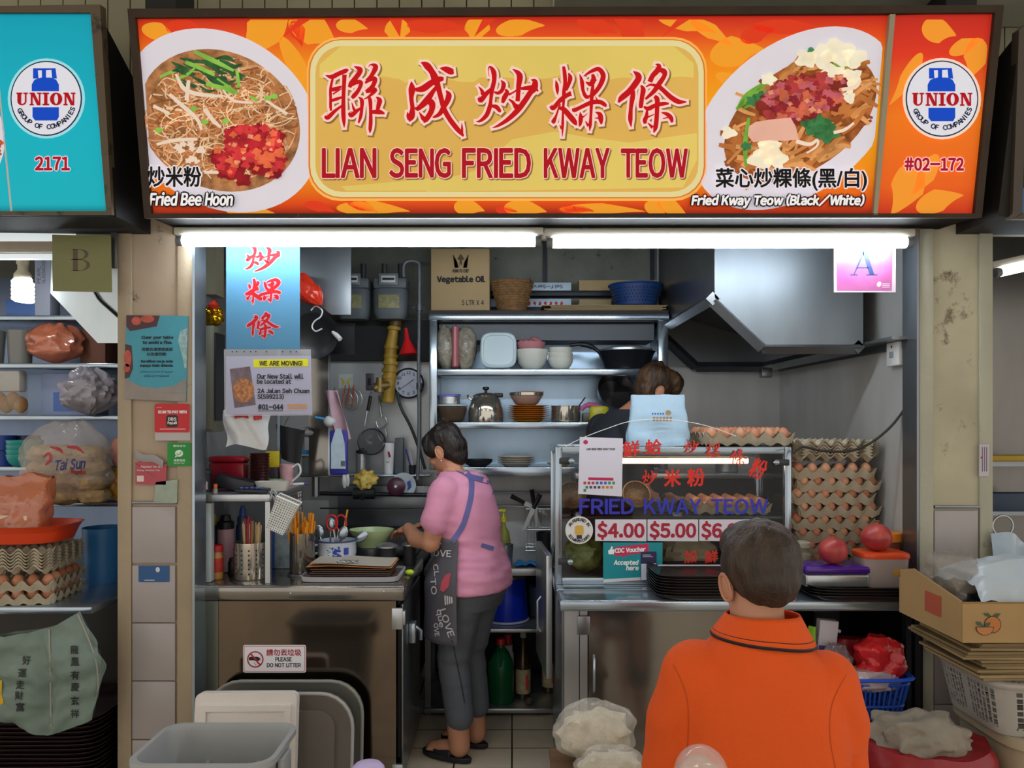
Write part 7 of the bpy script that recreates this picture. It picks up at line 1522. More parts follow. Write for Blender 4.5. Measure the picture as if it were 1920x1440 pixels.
# ---------------------------------------------------------------- man behind the glass case
P = thing('person', 'person in dark shirt with head bowed behind the glass case', 'person', (X(1140, 3.86), 3.86, 0), math.radians(-68))
HC = (0, .275, 1.70); HR = rxyz(-.42, 0, -.15)
RG = [(.85, 0, .16, .12), (.95, 0, .165, .125), (1.15, .01, .165, .12), (1.32, .03, .18, .12), (1.46, .05, .185, .11), (1.54, .08, .15, .09), (1.60, .11, .075, .065)]
def arms(b, g=0, to=99):
    for s_ in (-1, 1):
        pts = [(s_*.175, .06, 1.50), (s_*.2, .06, 1.36), (s_*.205, .07, 1.2)]; rad = [.066, .056, .045]
        if to > 2: pts += [(s_*.17, .18, 1.13), (s_*.12, .29, 1.15)]; rad += [.042, .03]
        limb(b, [Vector(p) for p in pts[:to]], [r+g for r in rad[:to]])
b = B(); trunk(b, RG); arms(b); limb(b, [Vector((0, .09, 1.55)), Vector((0, .21, 1.635))], [.058, .054]); head(b, HC, HR, 1.0)
for s_ in (-1, 1): limb(b, [Vector((s_*.09, 0, .86)), Vector((s_*.09, .02, .48)), Vector((s_*.09, 0, .08))], [.1, .065, .045]); limb(b, [Vector((s_*.09, .01, .06)), Vector((s_*.095, .16, .045))], [.04, .032]); hand(b, (s_*.12, .29, 1.15), (-s_*.3, .9, -.1), (s_*.2, 0, 1), 1, .5, -s_)
blend(b, .0075, 4).done('body', SKIN2, P); ears(P, HC, HR, SKIN2); eyes(P, HC, HR)
HAIR3 = M('#171310', .5, var=.5, vs=26, stretch=(1, 1, .25), bump=.4, bs=160, pal='#5a3d22')
hairblob(P, HC, HR, [((0, -.012, .05), (.086, .1, .09)), ((0, .045, .075), (.08, .085, .062)), ((0, .088, .045), (.07, .035, .045)), ((0, -.045, -.005), (.074, .06, .07)), ((.02, -.03, .12), (.02, .018, .03))], HAIR3, 1.05, amp=.006)
DSH = M('#23272f', .8, var=.08, vs=6)
b = B(); trunk(b, RG, .014); arms(b, .018, 2)
for s_ in (-1, 1): limb(b, [Vector((s_*.2, .06, 1.38)), Vector((s_*.205, .065, 1.28))], [.07, .066])
blend(b, .009, 6, disp=cloth_disp(.006, (8, 8, 10))).done('shirt', DSH, P)
b = B(); trunk(b, [(.86, 0, .165, .125), (.95, 0, .17, .13)], .008)
for s_ in (-1, 1): limb(b, [Vector((s_*.09, 0, .86)), Vector((s_*.09, .02, .48)), Vector((s_*.09, 0, .1))], [.112, .08, .065])
blend(b, .012, 4).done('trousers', M('#1c1d22', .8), P)
# ================================================================ POSTERS ON THE PILLARS
DPL = 2.998
def poster(name, lab, cat, quad, m, d=DPL): return card(name, lab, cat, quad, m, d-.003)
t, fn = poster('poster', 'teal clear your table poster on the left pillar', 'poster', [(237, 591), (353, 593), (349, 753), (234, 748)], M('#3f93a8', .45, var=.08, vs=9))
lay = lambda k: (lambda x, y, q=0: fn(x, y, k))
b = B(); shape(b, fn, [(235, 709), (262, 724), (292, 728), (325, 724), (349, 710), (348, 737), (234, 734)], 1); shape(b, fn, [(234, 733), (349, 738), (349, 753), (234, 748)], 2); b.done('footer_print', M('#8e8580', .5, var=.1, vs=20), t)
b = B(); shape(b, fn, [(237, 591), (300, 592), (294, 612), (244, 621), (237, 612)], 1); shape(b, fn, [(235, 645), (247, 648), (250, 690), (243, 708), (234, 710)], 1); b.done('dark_tray_print', M('#4a2c34', .5), t)
b = B(); 
for x, y, rx, ry in ((256, 602, 9, 8), (277, 598, 13, 7), (240, 672, 7, 16), (238, 690, 6, 8)): shape(b, fn, oval(x, y, rx, ry, 18), 2)
b.done('food_print', M('#b0503e', .5, var=.3, vs=30), t)
b = B(); shape(b, fn, [(352, 615), (338, 621), (334, 640), (342, 668), (346, 690), (350, 690)], 1); b.done('cutlery_print', M('#8fb0b4', .5, var=.3, vs=60), t)
b = B()
for s, x0, y0, x1, y1, bo in (('Clear your table', 266, 630, 325, 636.5, .5), ('to avoid a fine.', 268, 639, 323, 645, .5), ('用餐后请清理桌面', 266, 652, 324, 658, .2), ('以免遭罚款', 276, 661, 312, 667, .2), ('Bersihkan meja anda', 265, 675, 324, 681, .35), ('supaya tidak didenda.', 263, 683, 325, 689, .35), ('மேசையைச் சுத்தம்', 264, 695, 324, 700, 0), ('செய்யுங்கள்', 270, 702, 318, 707, 0)): put_text(b, lay(3), s, x0, y0, x1, y1, 0, bo)
b.done('lettering', M('#1d2c3a', .6), t)
t, fn = poster('pay_sticker', 'red scan to pay sticker with black rounded logo on left pillar', 'sticker', [(290, 758), (356, 758), (357, 826), (291, 826)], M('#b5afae', .5))
b = B(); shape(b, fn, rrect(290, 757, 356, 811, 4), 1); b.done('red_print', M('#c02028', .45), t)
b = B(); shape(b, fn, rrect(312, 778, 334, 801, 5), 2); b.done('logo_print', M('#1f1b1d', .45), t)
b = B(); put_text(b, lay(2), 'SCAN TO PAY WITH', 297, 770, 350, 775, 0, .5); put_text(b, lay(3), 'DBS', 316, 783, 331, 788.5, 0, .3); put_text(b, lay(3), 'PayLah!', 315, 790, 332, 796.5, 0, .3); put_text(b, lay(2), 'SCAN', 294, 763, 303, 765, 0, 0); shape(b, fn, [(300, 804), (348, 804), (348, 805), (300, 805)], 2); b.done('lettering', M('#e6dede', .5), t)
t, fn = poster('green_sticker', 'square green payment sticker with white tick on left pillar', 'sticker', rrect(314, 830, 358, 874, 1, 1)[1::2] if 0 else [(314, 830), (358, 830), (358, 874), (314, 874)], M('#178a34', .45))
b = B(); shape(b, fn, oval(336, 850, 7.5, 6.5, 20), 1); shape(b, fn, [(330, 853), (328, 858), (334, 856)], 1); put_text(b, lay(1), '推荐使用', 326, 861, 347, 865.5, 0, .1); put_text(b, lay(1), '微信支付', 325, 834, 348, 838, 0, .1); put_text(b, lay(1), 'WECHAT PAY', 326, 867.5, 346, 869.5, 0, .1); b.done('white_print', M('#d9e6da', .5), t)
b = B(); ribbon(b, fn, [(332, 850, 1.2), (335, 853, 1.2), (341, 847, 1.2)], 2); b.done('tick_print', M('#178a34', .45), t)
t, fn = poster('torn_sticker', 'torn pink-red sticker peeling from the left pillar', 'sticker', [(253, 868), (277, 858), (313, 871), (311, 909)], M('#b04a55', .5, var=.1, vs=20)); b = B(); shape(b, fn, [(254, 868), (254, 908), (311, 909)], 0); b.done('lower_sheet', M('#b04a55', .5), t)
b = B(); put_text(b, lay(1), 'Payment for All', 265, 873, 303, 878, 0, .2); put_text(b, lay(1), 'Going Hawker Pal', 257, 880, 300, 884, 0, .1); shape(b, fn, [(257, 892), (270, 892), (270, 903), (257, 903)], 1); b.done('lettering', M('#dccaca', .5), t)
b = B(); b.sheet(lambda u, v: fn(255+52*u, 844+18*u+14*v+3*math.sin(u*7), 2+8*math.sin(v*2)), 10, 4); b.done('curled_flap', M('#8f8a88', .4), t)
t, fn = poster('note', 'faded pale green note under the torn sticker on the pillar', 'note', [(292, 904), (333, 899), (332, 943), (289, 940)], M('#9aa89a', .6, var=.12, vs=25))
t, fn = poster('tile_sticker', 'blue rectangular sticker on the grey pillar tile', 'sticker', [(260, 1061), (317, 1061), (317, 1091), (260, 1091)], M('#27568c', .4, var=.12, vs=14))
b = B(); shape(b, fn, oval(296, 1068, 4, 5, 12), 1); shape(b, fn, [(271, 1087), (290, 1087), (290, 1088.5), (271, 1088.5)], 1); b.done('crest_print', M('#c9d2dc', .5), t)
t, fn = poster('pillar_label', 'narrow white printed label on the right pillar edge', 'label', [(1837, 833), (1855, 833), (1854, 893), (1836, 893)], M('#bdb4c0', .5))
b = B()
for x in (1841, 1845, 1849): shape(b, fn, [(x, 838), (x+1.4, 838), (x+1.4, 884), (x, 884)], 1)
b.done('line_print', M('#5a4a62', .6), t); b = B(); shape(b, fn, oval(1840, 858, 2, 2, 10), 2); b.done('red_dot_print', PRINT_R, t)
# ================================================================ LEFT NEIGHBOUR STALL
DL = 3.5
B().bb(-3.2, X(217, 3), 2.96, 3.1, Z(425, 3), Z(405, 3), .004).struct('trim_10', steel('#9a958c', .35)); B().bb(-3.2, X(205, 3.05), 3.03, 3.1, Z(470, 3.05), Z(452, 3.05), .004).struct('trim_11', M('#a89c8c', .6, var=.1))
for y0, y1, x1, lab in ((430, 449, 128, 'upper unlit fluorescent batten with added faint glow in the left neighbour stall'), (469, 479, 100, 'lower unlit fluorescent batten with added faint glow in the left neighbour stall')):
    t = thing('lamp_batten', lab, 'lamp', (X(20, 3.0), 3.026 if y0 < 440 else 3.06, Z(y1, 3))); w = X(x1, 3)-X(20, 3); B().bb(-1, w, 0, .03, 0, Z(y0, 3)-Z(y1, 3), .004).done('batten', M('#cdd6da', .35, e=.5), t)  # unlit batten; its paleness is put in as a faint emission
def serifB(b, fn):
    for y0, y1, rx in ((467, 487, 17), (486, 508, 20)):
        cy, ry = (y0+y1)/2, (y1-y0)/2; A = [(149+rx*math.cos(a), cy+ry*math.sin(a)) for a in [-PI/2+PI*i/16 for i in range(17)]]; I_ = [(149+(rx-6.5)*math.cos(a), cy+(ry-1.3)*math.sin(a)) for a in [-PI/2+PI*i/16 for i in range(17)]]
        for i in range(16): shape(b, fn, [A[i], A[i+1], I_[i+1], I_[i]], 1)
        shape(b, fn, [(134, y0), (149, y0), (149, y0+1.3), (134, y0+1.3)], 1); shape(b, fn, [(134, y1-1.3), (149, y1-1.3), (149, y1), (134, y1)], 1)
t, fn = card('letter_sign', 'olive hygiene grade sign with brown letter in the left stall', 'sign', [(98, 440), (208, 443), (210, 548), (99, 546)], M('#77784a', .3, var=.1, vs=4), 2.95)
b = B(); shape(b, fn, [(137, 467), (146, 468), (146, 508), (137, 508)], 1); serifB(b, fn); b.done('letter_print', M('#5a4a3c', .5), t)
B().bb(-.012, .012, -.01, .0, 0, .15, .003).solo('hasp', steel('#77797a', .4), 'small riveted metal strip beside the olive letter sign', 'hasp', (X(215, 2.99), 2.99, Z(504, 2.99)))
t = thing('bulb_lamp', 'glowing white compact bulb hanging in the left neighbour stall', 'lamp', V(43, 524, 3.2)); b = B()
b.tube([Vector((.032*math.cos(a), .032*math.sin(a), -.09+.085*i/60)) for i, a in enumerate([i*2*PI/12 for i in range(61)])], .011, 8); b.ell((0, 0, -.05), (.03, .03, .045), 14, 10); b.done('bulb', M('#f2fbff', .5, e=14), t)
B().lathe([(.034, 0), (.034, .02), (.02, .04), (.02, .06), (.024, .065), (.024, .09), (.012, .1), (0, .1)], n=20).done('holder', M('#b9b29c', .5), t); B().tube([(0, 0, .1), (0, .0, .485)], .004, 6).done('cord', BLACK, t)
t = thing('steel_board', 'pale steel hood side with bulb reflection in the left stall', 'hood', (X(157, 3.25), 3.25, Z(643, 3.25))); P0 = t.location
B().prism([(X(a, 3.25)-P0.x, Z(c, 3.25)-P0.z) for a, c in ((95, 440), (222, 440), (222, 643), (183, 643), (95, 550))], 0, .02).done('panel', steel('#c3ccd0', .3, bump=.02), t, flat=True); B().tube([(X(a, 3.24)-P0.x, -.012, Z(c, 3.24)-P0.z) for a, c in cr([(170, 535), (185, 560), (204, 578), (222, 594)], 4)], .006, 6).done('cable', BLACK, t)
t = thing('shelf_rack', 'four-tier bluish steel rack in the left neighbour stall', 'shelf unit', (-2.05, 3.7, 0))
ZR_ = {600: 0, 690: 0, 788: 0, 884: 0, 950: 0}
for y in ZR_: ZR_[y] = Z(y-9, DL)
for y in ZR_: B().bb(-.75, .46, -.2, .3, ZR_[y]-.022, ZR_[y], .003).done('shelf', STB, t)
for x in (-.74, .45): B().bb(x-.015, x+.015, .28, .299, 0, 2.3).done('post', ST, t)
B().bb(-.75, .46, .3, .31, .8, 2.3).done('back_panel', steel('#6f7c92', .35), t)
def on(y): return ZR_[y]+.001
for px, lab in ((8, 'clear tub at the far left on the upper rack shelf'), (44, 'clear tub beside the orange bag on the upper rack shelf')):
    t = thing('clear_tub', lab, 'tub', (X(px-6 if px > 20 else -28, 3.6), 3.6, on(690))); mk(t, 'tub', CUPP, .085 if px < 20 else .055, .16, M('#8a8a84', .2, alpha=.7), 24)
bag('orange_bag', 'orange-pink plastic bag bulging on the upper rack shelf', 'bag', (X(104, 3.55), 3.55, on(690)), .12, .095, .182, M('#bd6a4c', .12, alpha=.78, bump=1, bs=14, spec=1), 9, .5, top=.6)
B().bb(-.06, .06, 0, .12, 0, .17, .003).solo('carton', M('#6a4232', .7), 'brown carton right of the orange bag on the rack', 'carton', (X(178, 3.62), 3.6, on(690)))
B().bb(-.14, .03, 0, .1, 0, .09, .003).solo('rack_panel', M('#4f74b8', .4), 'blue card on the top rack shelf behind the bulb', 'card', (X(60, 3.6), 3.62, on(600)))
t = thing('carton', 'white upright carton lettered on its side at the rack top', 'carton', (X(72, 3.5), 3.52, on(600))); B().bb(-.03, .042, 0, .08, 0, .33, .003).done('box', M('#8e93a4', .5), t)
b = B(); f_ = lambda u, v, k=0: Vector((u, -.001, v))
for s, u in (('PEARL', -.018), ('GLASSNOODLES', .004)): put_text(b, lambda x, y, k=0: f_(u+y, x+.17), s, -.02, -.0, .12 if len(s) > 6 else .06, .016, 0, 0)
b.done('lettering', PRINT_K, t)
t = thing('bread_bag', 'printed clear packet of brown buns at left rack edge', 'packet', (X(18, 3.55), 3.55, on(788))); B().bb(-.1, .065, -.03, .03, .11, .21, .01).done('header', M('#b9b6b4', .5), t); b = B()
for i in range(5): b.ell((-.08+.033*i, 0, .05+.02*(i % 2)), (.03, .03, .04), 10, 8)
b.done('buns', M('#a5743a', .4, var=.3, vs=20), t); B().bb(-.1, .07, -.035, .035, 0, .2, .012).done('wrapper', film('#c9c2b4', .25), t)
b = B(); put_text(b, lambda x, y, k=0: Vector((x, -.0375, y)), 'FRESH', -.09, .19, -.02, .175, 0, 0); b.done('lettering', M('#a0524a', .5), t)
t = thing('blue_box', 'blue and white box behind the grey bag on the rack', 'box', (X(128, 3.6), 3.6, on(788))); B().bb(-.13, .13, 0, .12, 0, .2, .004).done('box', M('#8d9cc0', .5), t); B().bb(-.07, .1, -.003, -.0005, .02, .11).done('blue_print', M('#4f70b5', .5), t)
bag('grey_bag', 'grey plastic bag knotted like a flower on the rack', 'bag', (X(172, 3.48), 3.46, on(788)), .115, .09, .215, M('#9a95a0', .12, alpha=.85, bump=1, bs=14, spec=1), 12, .3, wr=.45, top=.55)
for i, (px, py, w, h, lab) in enumerate(((6, 875, .055, .07, 'blue plastic cup at far left, lower of the stack'), (6, 840, .055, .07, 'blue plastic cup at far left, upper of the stack'), (32, 843, .055, .14, 'dark blue tub beside the blue cups'))):
    B().lathe([(max(r*w, .0006), z*h) for r, z in CUPP], n=24).solo('blue_cup', M('#1f3f94' if i < 2 else '#1a2a5a', .35), lab, 'cup', (X(px, 3.58), 3.58+.08*(i == 2), on(884)+(.072 if i == 1 else 0)))
for i in range(4): B().lathe([(max(r*.075, .0006), z*.06) for r, z in BOWL], n=24).solo('teal_bowl', M('#1b8f8a', .35), 'teal bowl in the small nested stack behind the noodle bag', 'bowl', (X(52, 3.48), 3.46, on(884)+.021*i), 0, 'nested teal bowls')
# big clear noodle bag
NBX = M('#b5a084', .25, var=.25, vs=9, bump=.6, bs=18, spec=.7)
t = bag('noodle_sack', 'large clear sack of pale noodles with blue lettering on the rack', 'bag', (X(128, 3.38), 3.38, on(950)), .195, .11, .37, film('#d9cfc8', .32), 14, .3, wr=.14, top=.6)
b = B(); R9 = random.Random(2)
for i in range(4):
    for j in range(3): b.ell((-.1+.1*j+R9.uniform(-.01, .01), R9.uniform(-.015, .015), .04+.062*i), (.075, .075, .04), 16, 10, nz=.25)
b.done('noodle_blocks', M('#b89c72', .7, var=.3, vs=30, bump=.6, bs=60), t, kind='stuff')
pj2 = Proj([t.children[0]]); pj2.last = 3.3
b = B(); put_text(b, lambda x, y, k=0: pj2(x, y, 1), 'Tai Sun', 105, 862, 160, 882, 0, .5, shear=.25, slant=-4); b.done('blue_lettering', M('#2a3a8a', .4), t)
b = B(); ribbon(b, pj2, [(82, 858, 2), (92, 850, 5), (96, 860, 5), (86, 872, 3)], 1); ribbon(b, pj2, [(95, 838, 3), (112, 843, 6), (118, 850, 2)], 1); ribbon(b, pj2, [(126, 838, 3), (145, 840, 6), (158, 850, 2)], 1); put_text(b, lambda x, y, k=0: pj2(x, y, 1), 'Noodle', 134, 880, 160, 888, 0, .4); b.done('red_lettering', M('#b02434', .4), t)
bag('yellow_noodle_bag', 'bag of yellow noodles at the pillar edge of the rack', 'bag', (X(222, 3.5), 3.5, on(950)), .05, .05, .16, M('#b5822a', .3, var=.3, vs=30, bump=.5, bs=30), 3, .5)
B().ell((0, 0, .06), (.045, .03, .07), 12, 10, nz=.2).solo('pink_bag', M('#c98a80', .4), 'small pink bag beside the pillar on the rack', 'bag', (X(216, 3.42), 3.46, on(884)+.01))
# counter of the left stall
t = thing('neighbour_counter', 'steel counter of the left neighbour stall', 'counter', (-2.2, 3.2, 0)); yz = Z(1138, 2.95)
B().bb(-.8, X(172, 2.95)+2.2, -.25, .3, yz-.03, yz, .006).done('worktop', STB, t); B().bb(X(172, 2.95)+2.201, .64, .02, .3, yz-.03, yz, .006).done('worktop_wing', ST, t); B().bb(-.8, .62, .1, .3, .02, yz-.031).done('base', M('#3b3a38', .4, .5), t); B().tube([(.55, .05, yz-.04), (.62, .08, .3)], .012, 8).done('strut', BLACK, t)
q = Vector((X(66, 3.1)-.04, 3.10, yz+.001))
for k in range(2):
    z = q.z+.052*k
    tray((q.x, q.y, z), .12+PI*k, 'pulp tray of eggs, lower stack on the left neighbour counter', 'egg-filled trays in the left stall', 1.0)
    for i in range(6): egg((q.x, q.y, z), .12, i, 0, 'brown egg at the edge of the left stall trays', 'eggs in the left stall')
    for j in range(1, 5): egg((q.x, q.y, z), .12, 5, j, 'brown egg at the edge of the left stall trays', 'eggs in the left stall')
for k in range(6): tray((q.x-.01, q.y, q.z+.115+.0125*k), .1, 'empty pulp tray nested under the orange-red basin', 'empty trays in the left stall', 1.02)
t = thing('orange_basin', 'orange-red oval plastic basin on the left egg trays', 'basin', (q.x-.03, q.y-.02, q.z+.24)); mk(t, 'basin', [(.84, 0), (.88, .04), (1, 1), (1.04, 1), (1.0, .9), (.86, .08), (0, .06)], .24, .07, M('#cf3d14', .35), 44, sy=.65, sq=3)
t = thing('orange_clear_bag', 'translucent orange bag of white foam boxes in the basin', 'bag', (q.x+.0, q.y-.03, q.z+.252))
def flare(w0, w1, dp, h, seed, n=40, m=20):
    rings = []
    for i in range(m+1):
        v = i/m; ring = []
        for k in range(n):
            a = 2*PI*k/n; c_, s_ = math.cos(a), math.sin(a); q_ = (abs(c_)**4+abs(s_)**4)**(-.25); nn = noise.noise(Vector((c_*2+seed, s_*2, v*4)))+.6*noise.noise(Vector((c_*5+seed, s_*5, v*8)))
            ring.append(Vector(((w0+(w1-w0)*v**1.5)*c_*q_+.014*nn, (dp*(1-v*.85)+.006)*s_*q_+.02*nn, h*v+.03*v*noise.noise(Vector((c_*2+seed, 7, 1))))))
        rings.append(ring)
    return B().loft(rings)
flare(.1, .135, .075, .25, 3).done('bag', M('#cf7a54', .12, alpha=.72, bump=1, bs=14, spec=1), t)
B().bb(-.07, .06, -.045, .045, 0, .095, .01).solo('foam_box', M('#d9c4b4', .5), 'white foam box seen through the orange bag', 'box', (q.x+.0, q.y-.04, q.z+.2535))
turned('blue_bowl', 'blue plastic bowl beside the pillar behind the egg trays', 'bowl', 158, 232, 988, 3.42, Z(1140, 3.42)+.1, CUPP, M('#2f6ea8', .4))
# hanging green-grey bag with characters
t = thing('woven_bag', 'grey-green woven shopping bag with black characters below the left counter', 'bag', V(95, 1375, 2.84)); o = t.location
b = B()
def lerp(tb, q):
    for (a, p), (c, r) in zip(tb, tb[1:]):
        if q <= c: return p+(r-p)*(q-a)/(c-a)
    return tb[-1][1]
def gb(u, v, s_=-1):
    xr = lerp([(0, 172), (.12, 178), (.5, 197), (.75, 176), (1, 150)], v); x = -60+u*(xr+60)
    top = lerp([(0, 1195), (.3, 1190), (.6, 1182), (.8, 1172), (1, 1146)], u); bot = lerp([(0, 1330), (.4, 1352), (.66, 1377), (1, 1350)], u); y = bot+(top-bot)*v; p = V(x, y, 2.84)
    fold = -.02*math.exp(-((u-.66)/.05)**2)-.015*math.exp(-((v-.45)/.08)**2)
    return p-o+Vector((0, s_*(.06*math.sin(PI*min(max(u, 0), 1))**.6*(.55+.45*math.sin(v*PI))+fold+.02*noise.noise(Vector((u*6, v*6, 2)))+.01*noise.noise(Vector((u*14, v*12, 5)))), 0))
for s_ in (-1, .6): b.sheet(lambda u, v: gb(u, v, s_), 44, 30)
b.done('bag', M('#6f8078', .55, var=.16, vs=7, bump=.5, bs=10), t)
fb = lambda px, py, k=0: Vector((X(px, 2.84), 2.84-.066, Z(py, 2.84)))-o
pj3 = Proj([t.children[0]]); pj3.last = 2.8
b = B()
for ch, x, y in (('龍', 132, 1210), ('鳳', 133, 1233), ('有', 133, 1258), ('慶', 133, 1280), ('玄', 133, 1306), ('祥', 133, 1330), ('好', 42, 1230), ('運', 34, 1254), ('走', 30, 1276), ('財', 28, 1296), ('富', 30, 1318)): put_text(b, lambda a, c, k=0: pj3(a, c, 1), ch, x, y, x+15, y+16, 0, .35)
b.done('character_print', M('#2c302e', .7), t)
b = B()
for l in ([(92, 1180), (94, 1260), (96, 1376)], [(146, 1152), (180, 1240), (182, 1320), (172, 1350)]): ribbon(b, pj3, [(x, y, 3) for x, y in l], .5)
b.done('seam', M('#97948a', .6), t); b = B(); shape(b, pj3, [(-6, 1272), (4, 1276), (3, 1300), (7, 1318), (-6, 1326)], 1); b.done('yellow_print', M('#c9a41a', .5), t)
for k in range(24): serving_tray((-1.86+.004*math.sin(k*2), 3.07, .003+.0165*k), 'dark red-brown tray in the tall stack under the left counter', 'dark trays under the left counter', w=.27, rz=RE.uniform(-.02, .02)).data.materials[0] = M('#2c1a1d', .35)
# ================================================================ RIGHT NEIGHBOUR STALL (a sliver)
B().bb(X(1862, 3.3), 3.2, 3.9, 3.92, 0, 2.6).struct('trim_12', steel('#6d6a66', .3))
t = tube_lamp('fluorescent_lamp', 'glowing tube slanting at the right edge of the photo', 1868, 2080, 488, 3.3, None, 8); t.rotation_euler = (0, -.22, 0)
t = thing('steel_shelf', 'dim steel shelf with yellow straps beyond the right pillar', 'shelf', (2.4, 3.75, 1.3)); B().bb(-.35, .4, -.05, .14, .02, .045).bb(-.35, .4, -.05, .14, -.22, -.2).done('shelf', STD, t)
B().bb(-.15, .15, -.05, .04, 0, .03, .008).solo('yellow_strap', M('#a88a1f', .5), 'yellow plastic frame on the dim shelf beyond the right pillar', 'frame', (X(1892, 3.7), 3.7, 1.346))
B().bb(-.14, .14, -.04, .04, 0, .09, .006).solo('blue_crate', M('#26364f', .5), 'dark blue crate on the lower dim shelf beyond right pillar', 'crate', (X(1895, 3.7), 3.72, 1.101))
B().tube([(.05*math.cos(2*PI*i/24), 0, .05*math.sin(2*PI*i/24)) for i in range(24)], .005, 6, closed=True).solo('steel_ring', ST, 'steel ring hanging below the dim shelf at right edge', 'ring', (X(1880, 3.7), 3.7, 1.03))
B().sheet(lambda u, v: Vector((u*.3, -.03*math.sin(u*9)+.02*v, v*.12-.05*u+.02*math.sin(u*8))), 20, 6).solo('clear_sheet', M('#a5b6c4', .3, bump=.5, bs=16), 'pale blue plastic sheet drooping beyond the right pillar', 'plastic sheet', V(1864, 1060, 2.95))
# ================================================================ RIGHT SIDE PILE AND FOREGROUND
d = 2.6
def rlid(T, name, w, h, th, m, rot, c, sq=6, n=56, prof=None):
    pr = prof or [(.97, 0), (1, .25), (1, .75), (.96, 1), (.9, .9), (.86, .5), (0, .45)]
    return B().lathe([(r*w, z*th) for r, z in pr], c, n, sq=sq, sy=h/w, rot=rot).done(name, m, T)
t = thing('cream_bin', 'large cream plastic bin under the white basket at right', 'bin', (1.93, 2.66, 0)); mk(t, 'bin', [(.85, 0), (.94, .92), (1.0, .93), (1.0, 1), (.92, 1), (.82, .04), (0, .03)], .30, Z(1393, 2.45), M('#a89c82', .4), 48, sq=5, sy=.75); zt = Z(1393, 2.45)+.001
t = thing('white_basket', 'white slotted laundry basket holding flattened cardboard at right', 'basket', (1.85, 2.66, zt)); hb = Z(1292, 2.45)-zt
W_ = M('#a5a19a', .45); b = B()
def wbk(a, v):
    c_, s_ = math.cos(a), math.sin(a); m_ = (abs(c_)**7+abs(s_)**7)**(-1/7); k = .235+.035*v; return Vector((c_*m_*k, s_*m_*k*.72, v*hb))
NA, NV = 72, 8
for i in range(NA):
    a0, a1 = 2*PI*i/NA, 2*PI*(i+1)/NA
    solid = (i % 9) in (0, 8)
    for j in range(NV):
        v0, v1 = j/NV, (j+1)/NV
        if j in (0, NV-1) or solid: b.raw([wbk(a0, v0), wbk(a1, v0), wbk(a1, v1), wbk(a0, v1)], [[0, 1, 2, 3]])
        else:
            am = a0+(a1-a0)*.38; vm = v0+(v1-v0)*.3; b.raw([wbk(a0, v0), wbk(am, v0), wbk(am, v1), wbk(a0, v1)], [[0, 1, 2, 3]]); b.raw([wbk(am, v0), wbk(a1, v0), wbk(a1, vm), wbk(am, vm)], [[0, 1, 2, 3]])
bmesh.ops.remove_doubles(b.bm, verts=b.bm.verts[:], dist=1e-5); b.done('slotted_body', W_, t); b = B(); b.tube([wbk(2*PI*i/60, 1) for i in range(60)], .012, 8, closed=True); b.done('rim', W_, t); b = B(); b.raw([wbk(2*PI*i/60, .02) for i in range(60)], [list(range(60))]); b.done('bottom', W_, t)
R = random.Random(31); zs = zt+hb+.013
N_ = 15; zc = Z(1206, 2.42)
for i in range(N_):
    w = .255+R.uniform(-.025, .03); col = ('#8a7654', '#9c8862', '#7a6748')[i % 3]
    B().bb(-w, w, -.17, .15+R.uniform(0, .03), 0, (zc-zs)/N_-.0008, .001).solo('cardboard_sheet', M(col, .85, var=.12, vs=8), 'flattened brown carton in the stack between white basket and fruit box', 'cardboard', (1.78+R.uniform(-.02, .02), 2.66, zs+(zc-zs)/N_*i), R.uniform(-.04, .04), 'flattened cartons at right', flat=True)
t = thing('fruit_carton', 'open brown fruit carton printed with oranges at the right edge', 'carton', (1.715, 2.62, zc+.001)); hc = Z(1130, 2.42)-zc
CB = M('#a8895c', .8, var=.06, vs=5)
b = B()
for x0, x1, y0, y1 in ((-.275, .3, -.2, -.194), (-.275, .3, .19, .196), (.294, .3, -.193, .189)): b.bb(x0, x1, y0, y1, 0, hc)
b.prism([(-.193, 0), (.189, 0), (.189, hc+.03), (.1, hc+.05), (-.193, hc)], -.275, -.269, 'yz'); b.bb(-.268, .293, -.193, .189, 0, .004); b.done('box', CB, t, flat=True)
b = B(); b.tube([(-.272, -.197, 0), (-.272, -.197, hc)], .003, 6); b.bb(-.275, .3, -.2015, -.2005, hc-.003, hc); b.done('box_edge', M('#7d6340', .8), t)
fn = local(t, 2.419); k0 = []
def disc(cx, cy, rx, ry, c, nm, k, half=False):
    b = B(); pts = oval(cx, cy, rx, ry, 32)
    if half: pts = [(x, max(y, cy-1)) for x, y in pts]
    shape(b, fn, pts, k); b.done(nm, M(c, .7), t)
disc(1861, 1171, 16, 16, '#3a2a20', 'outline_print', 0); disc(1861, 1171, 14.6, 14.6, '#b8723c', 'orange_print', 1); disc(1846, 1176, 17, 15, '#3a2a20', 'outline_print', 2, True); disc(1846, 1177, 15.4, 13, '#b9784a', 'half_orange_print', 3, True)
b = B(); shape(b, fn, [(1859, 1156), (1848, 1155), (1843, 1150), (1852, 1149)], 3); shape(b, fn, [(1861, 1155), (1866, 1150), (1876, 1150), (1870, 1157)], 3); shape(b, fn, [(1845, 1175), (1832, 1172), (1829, 1165), (1838, 1166)], 3); shape(b, fn, [(1845, 1175), (1848, 1168), (1857, 1166), (1854, 1174)], 3); b.done('leaf_print', M('#3f5a48', .7), t)
b = B(); b.prism([(-.08, .05), (.02, .05), (.02, .12), (-.08, .12)], -.2765, -.2755, 'yz'); b.done('red_mark_print', M('#a8503a', .7), t)
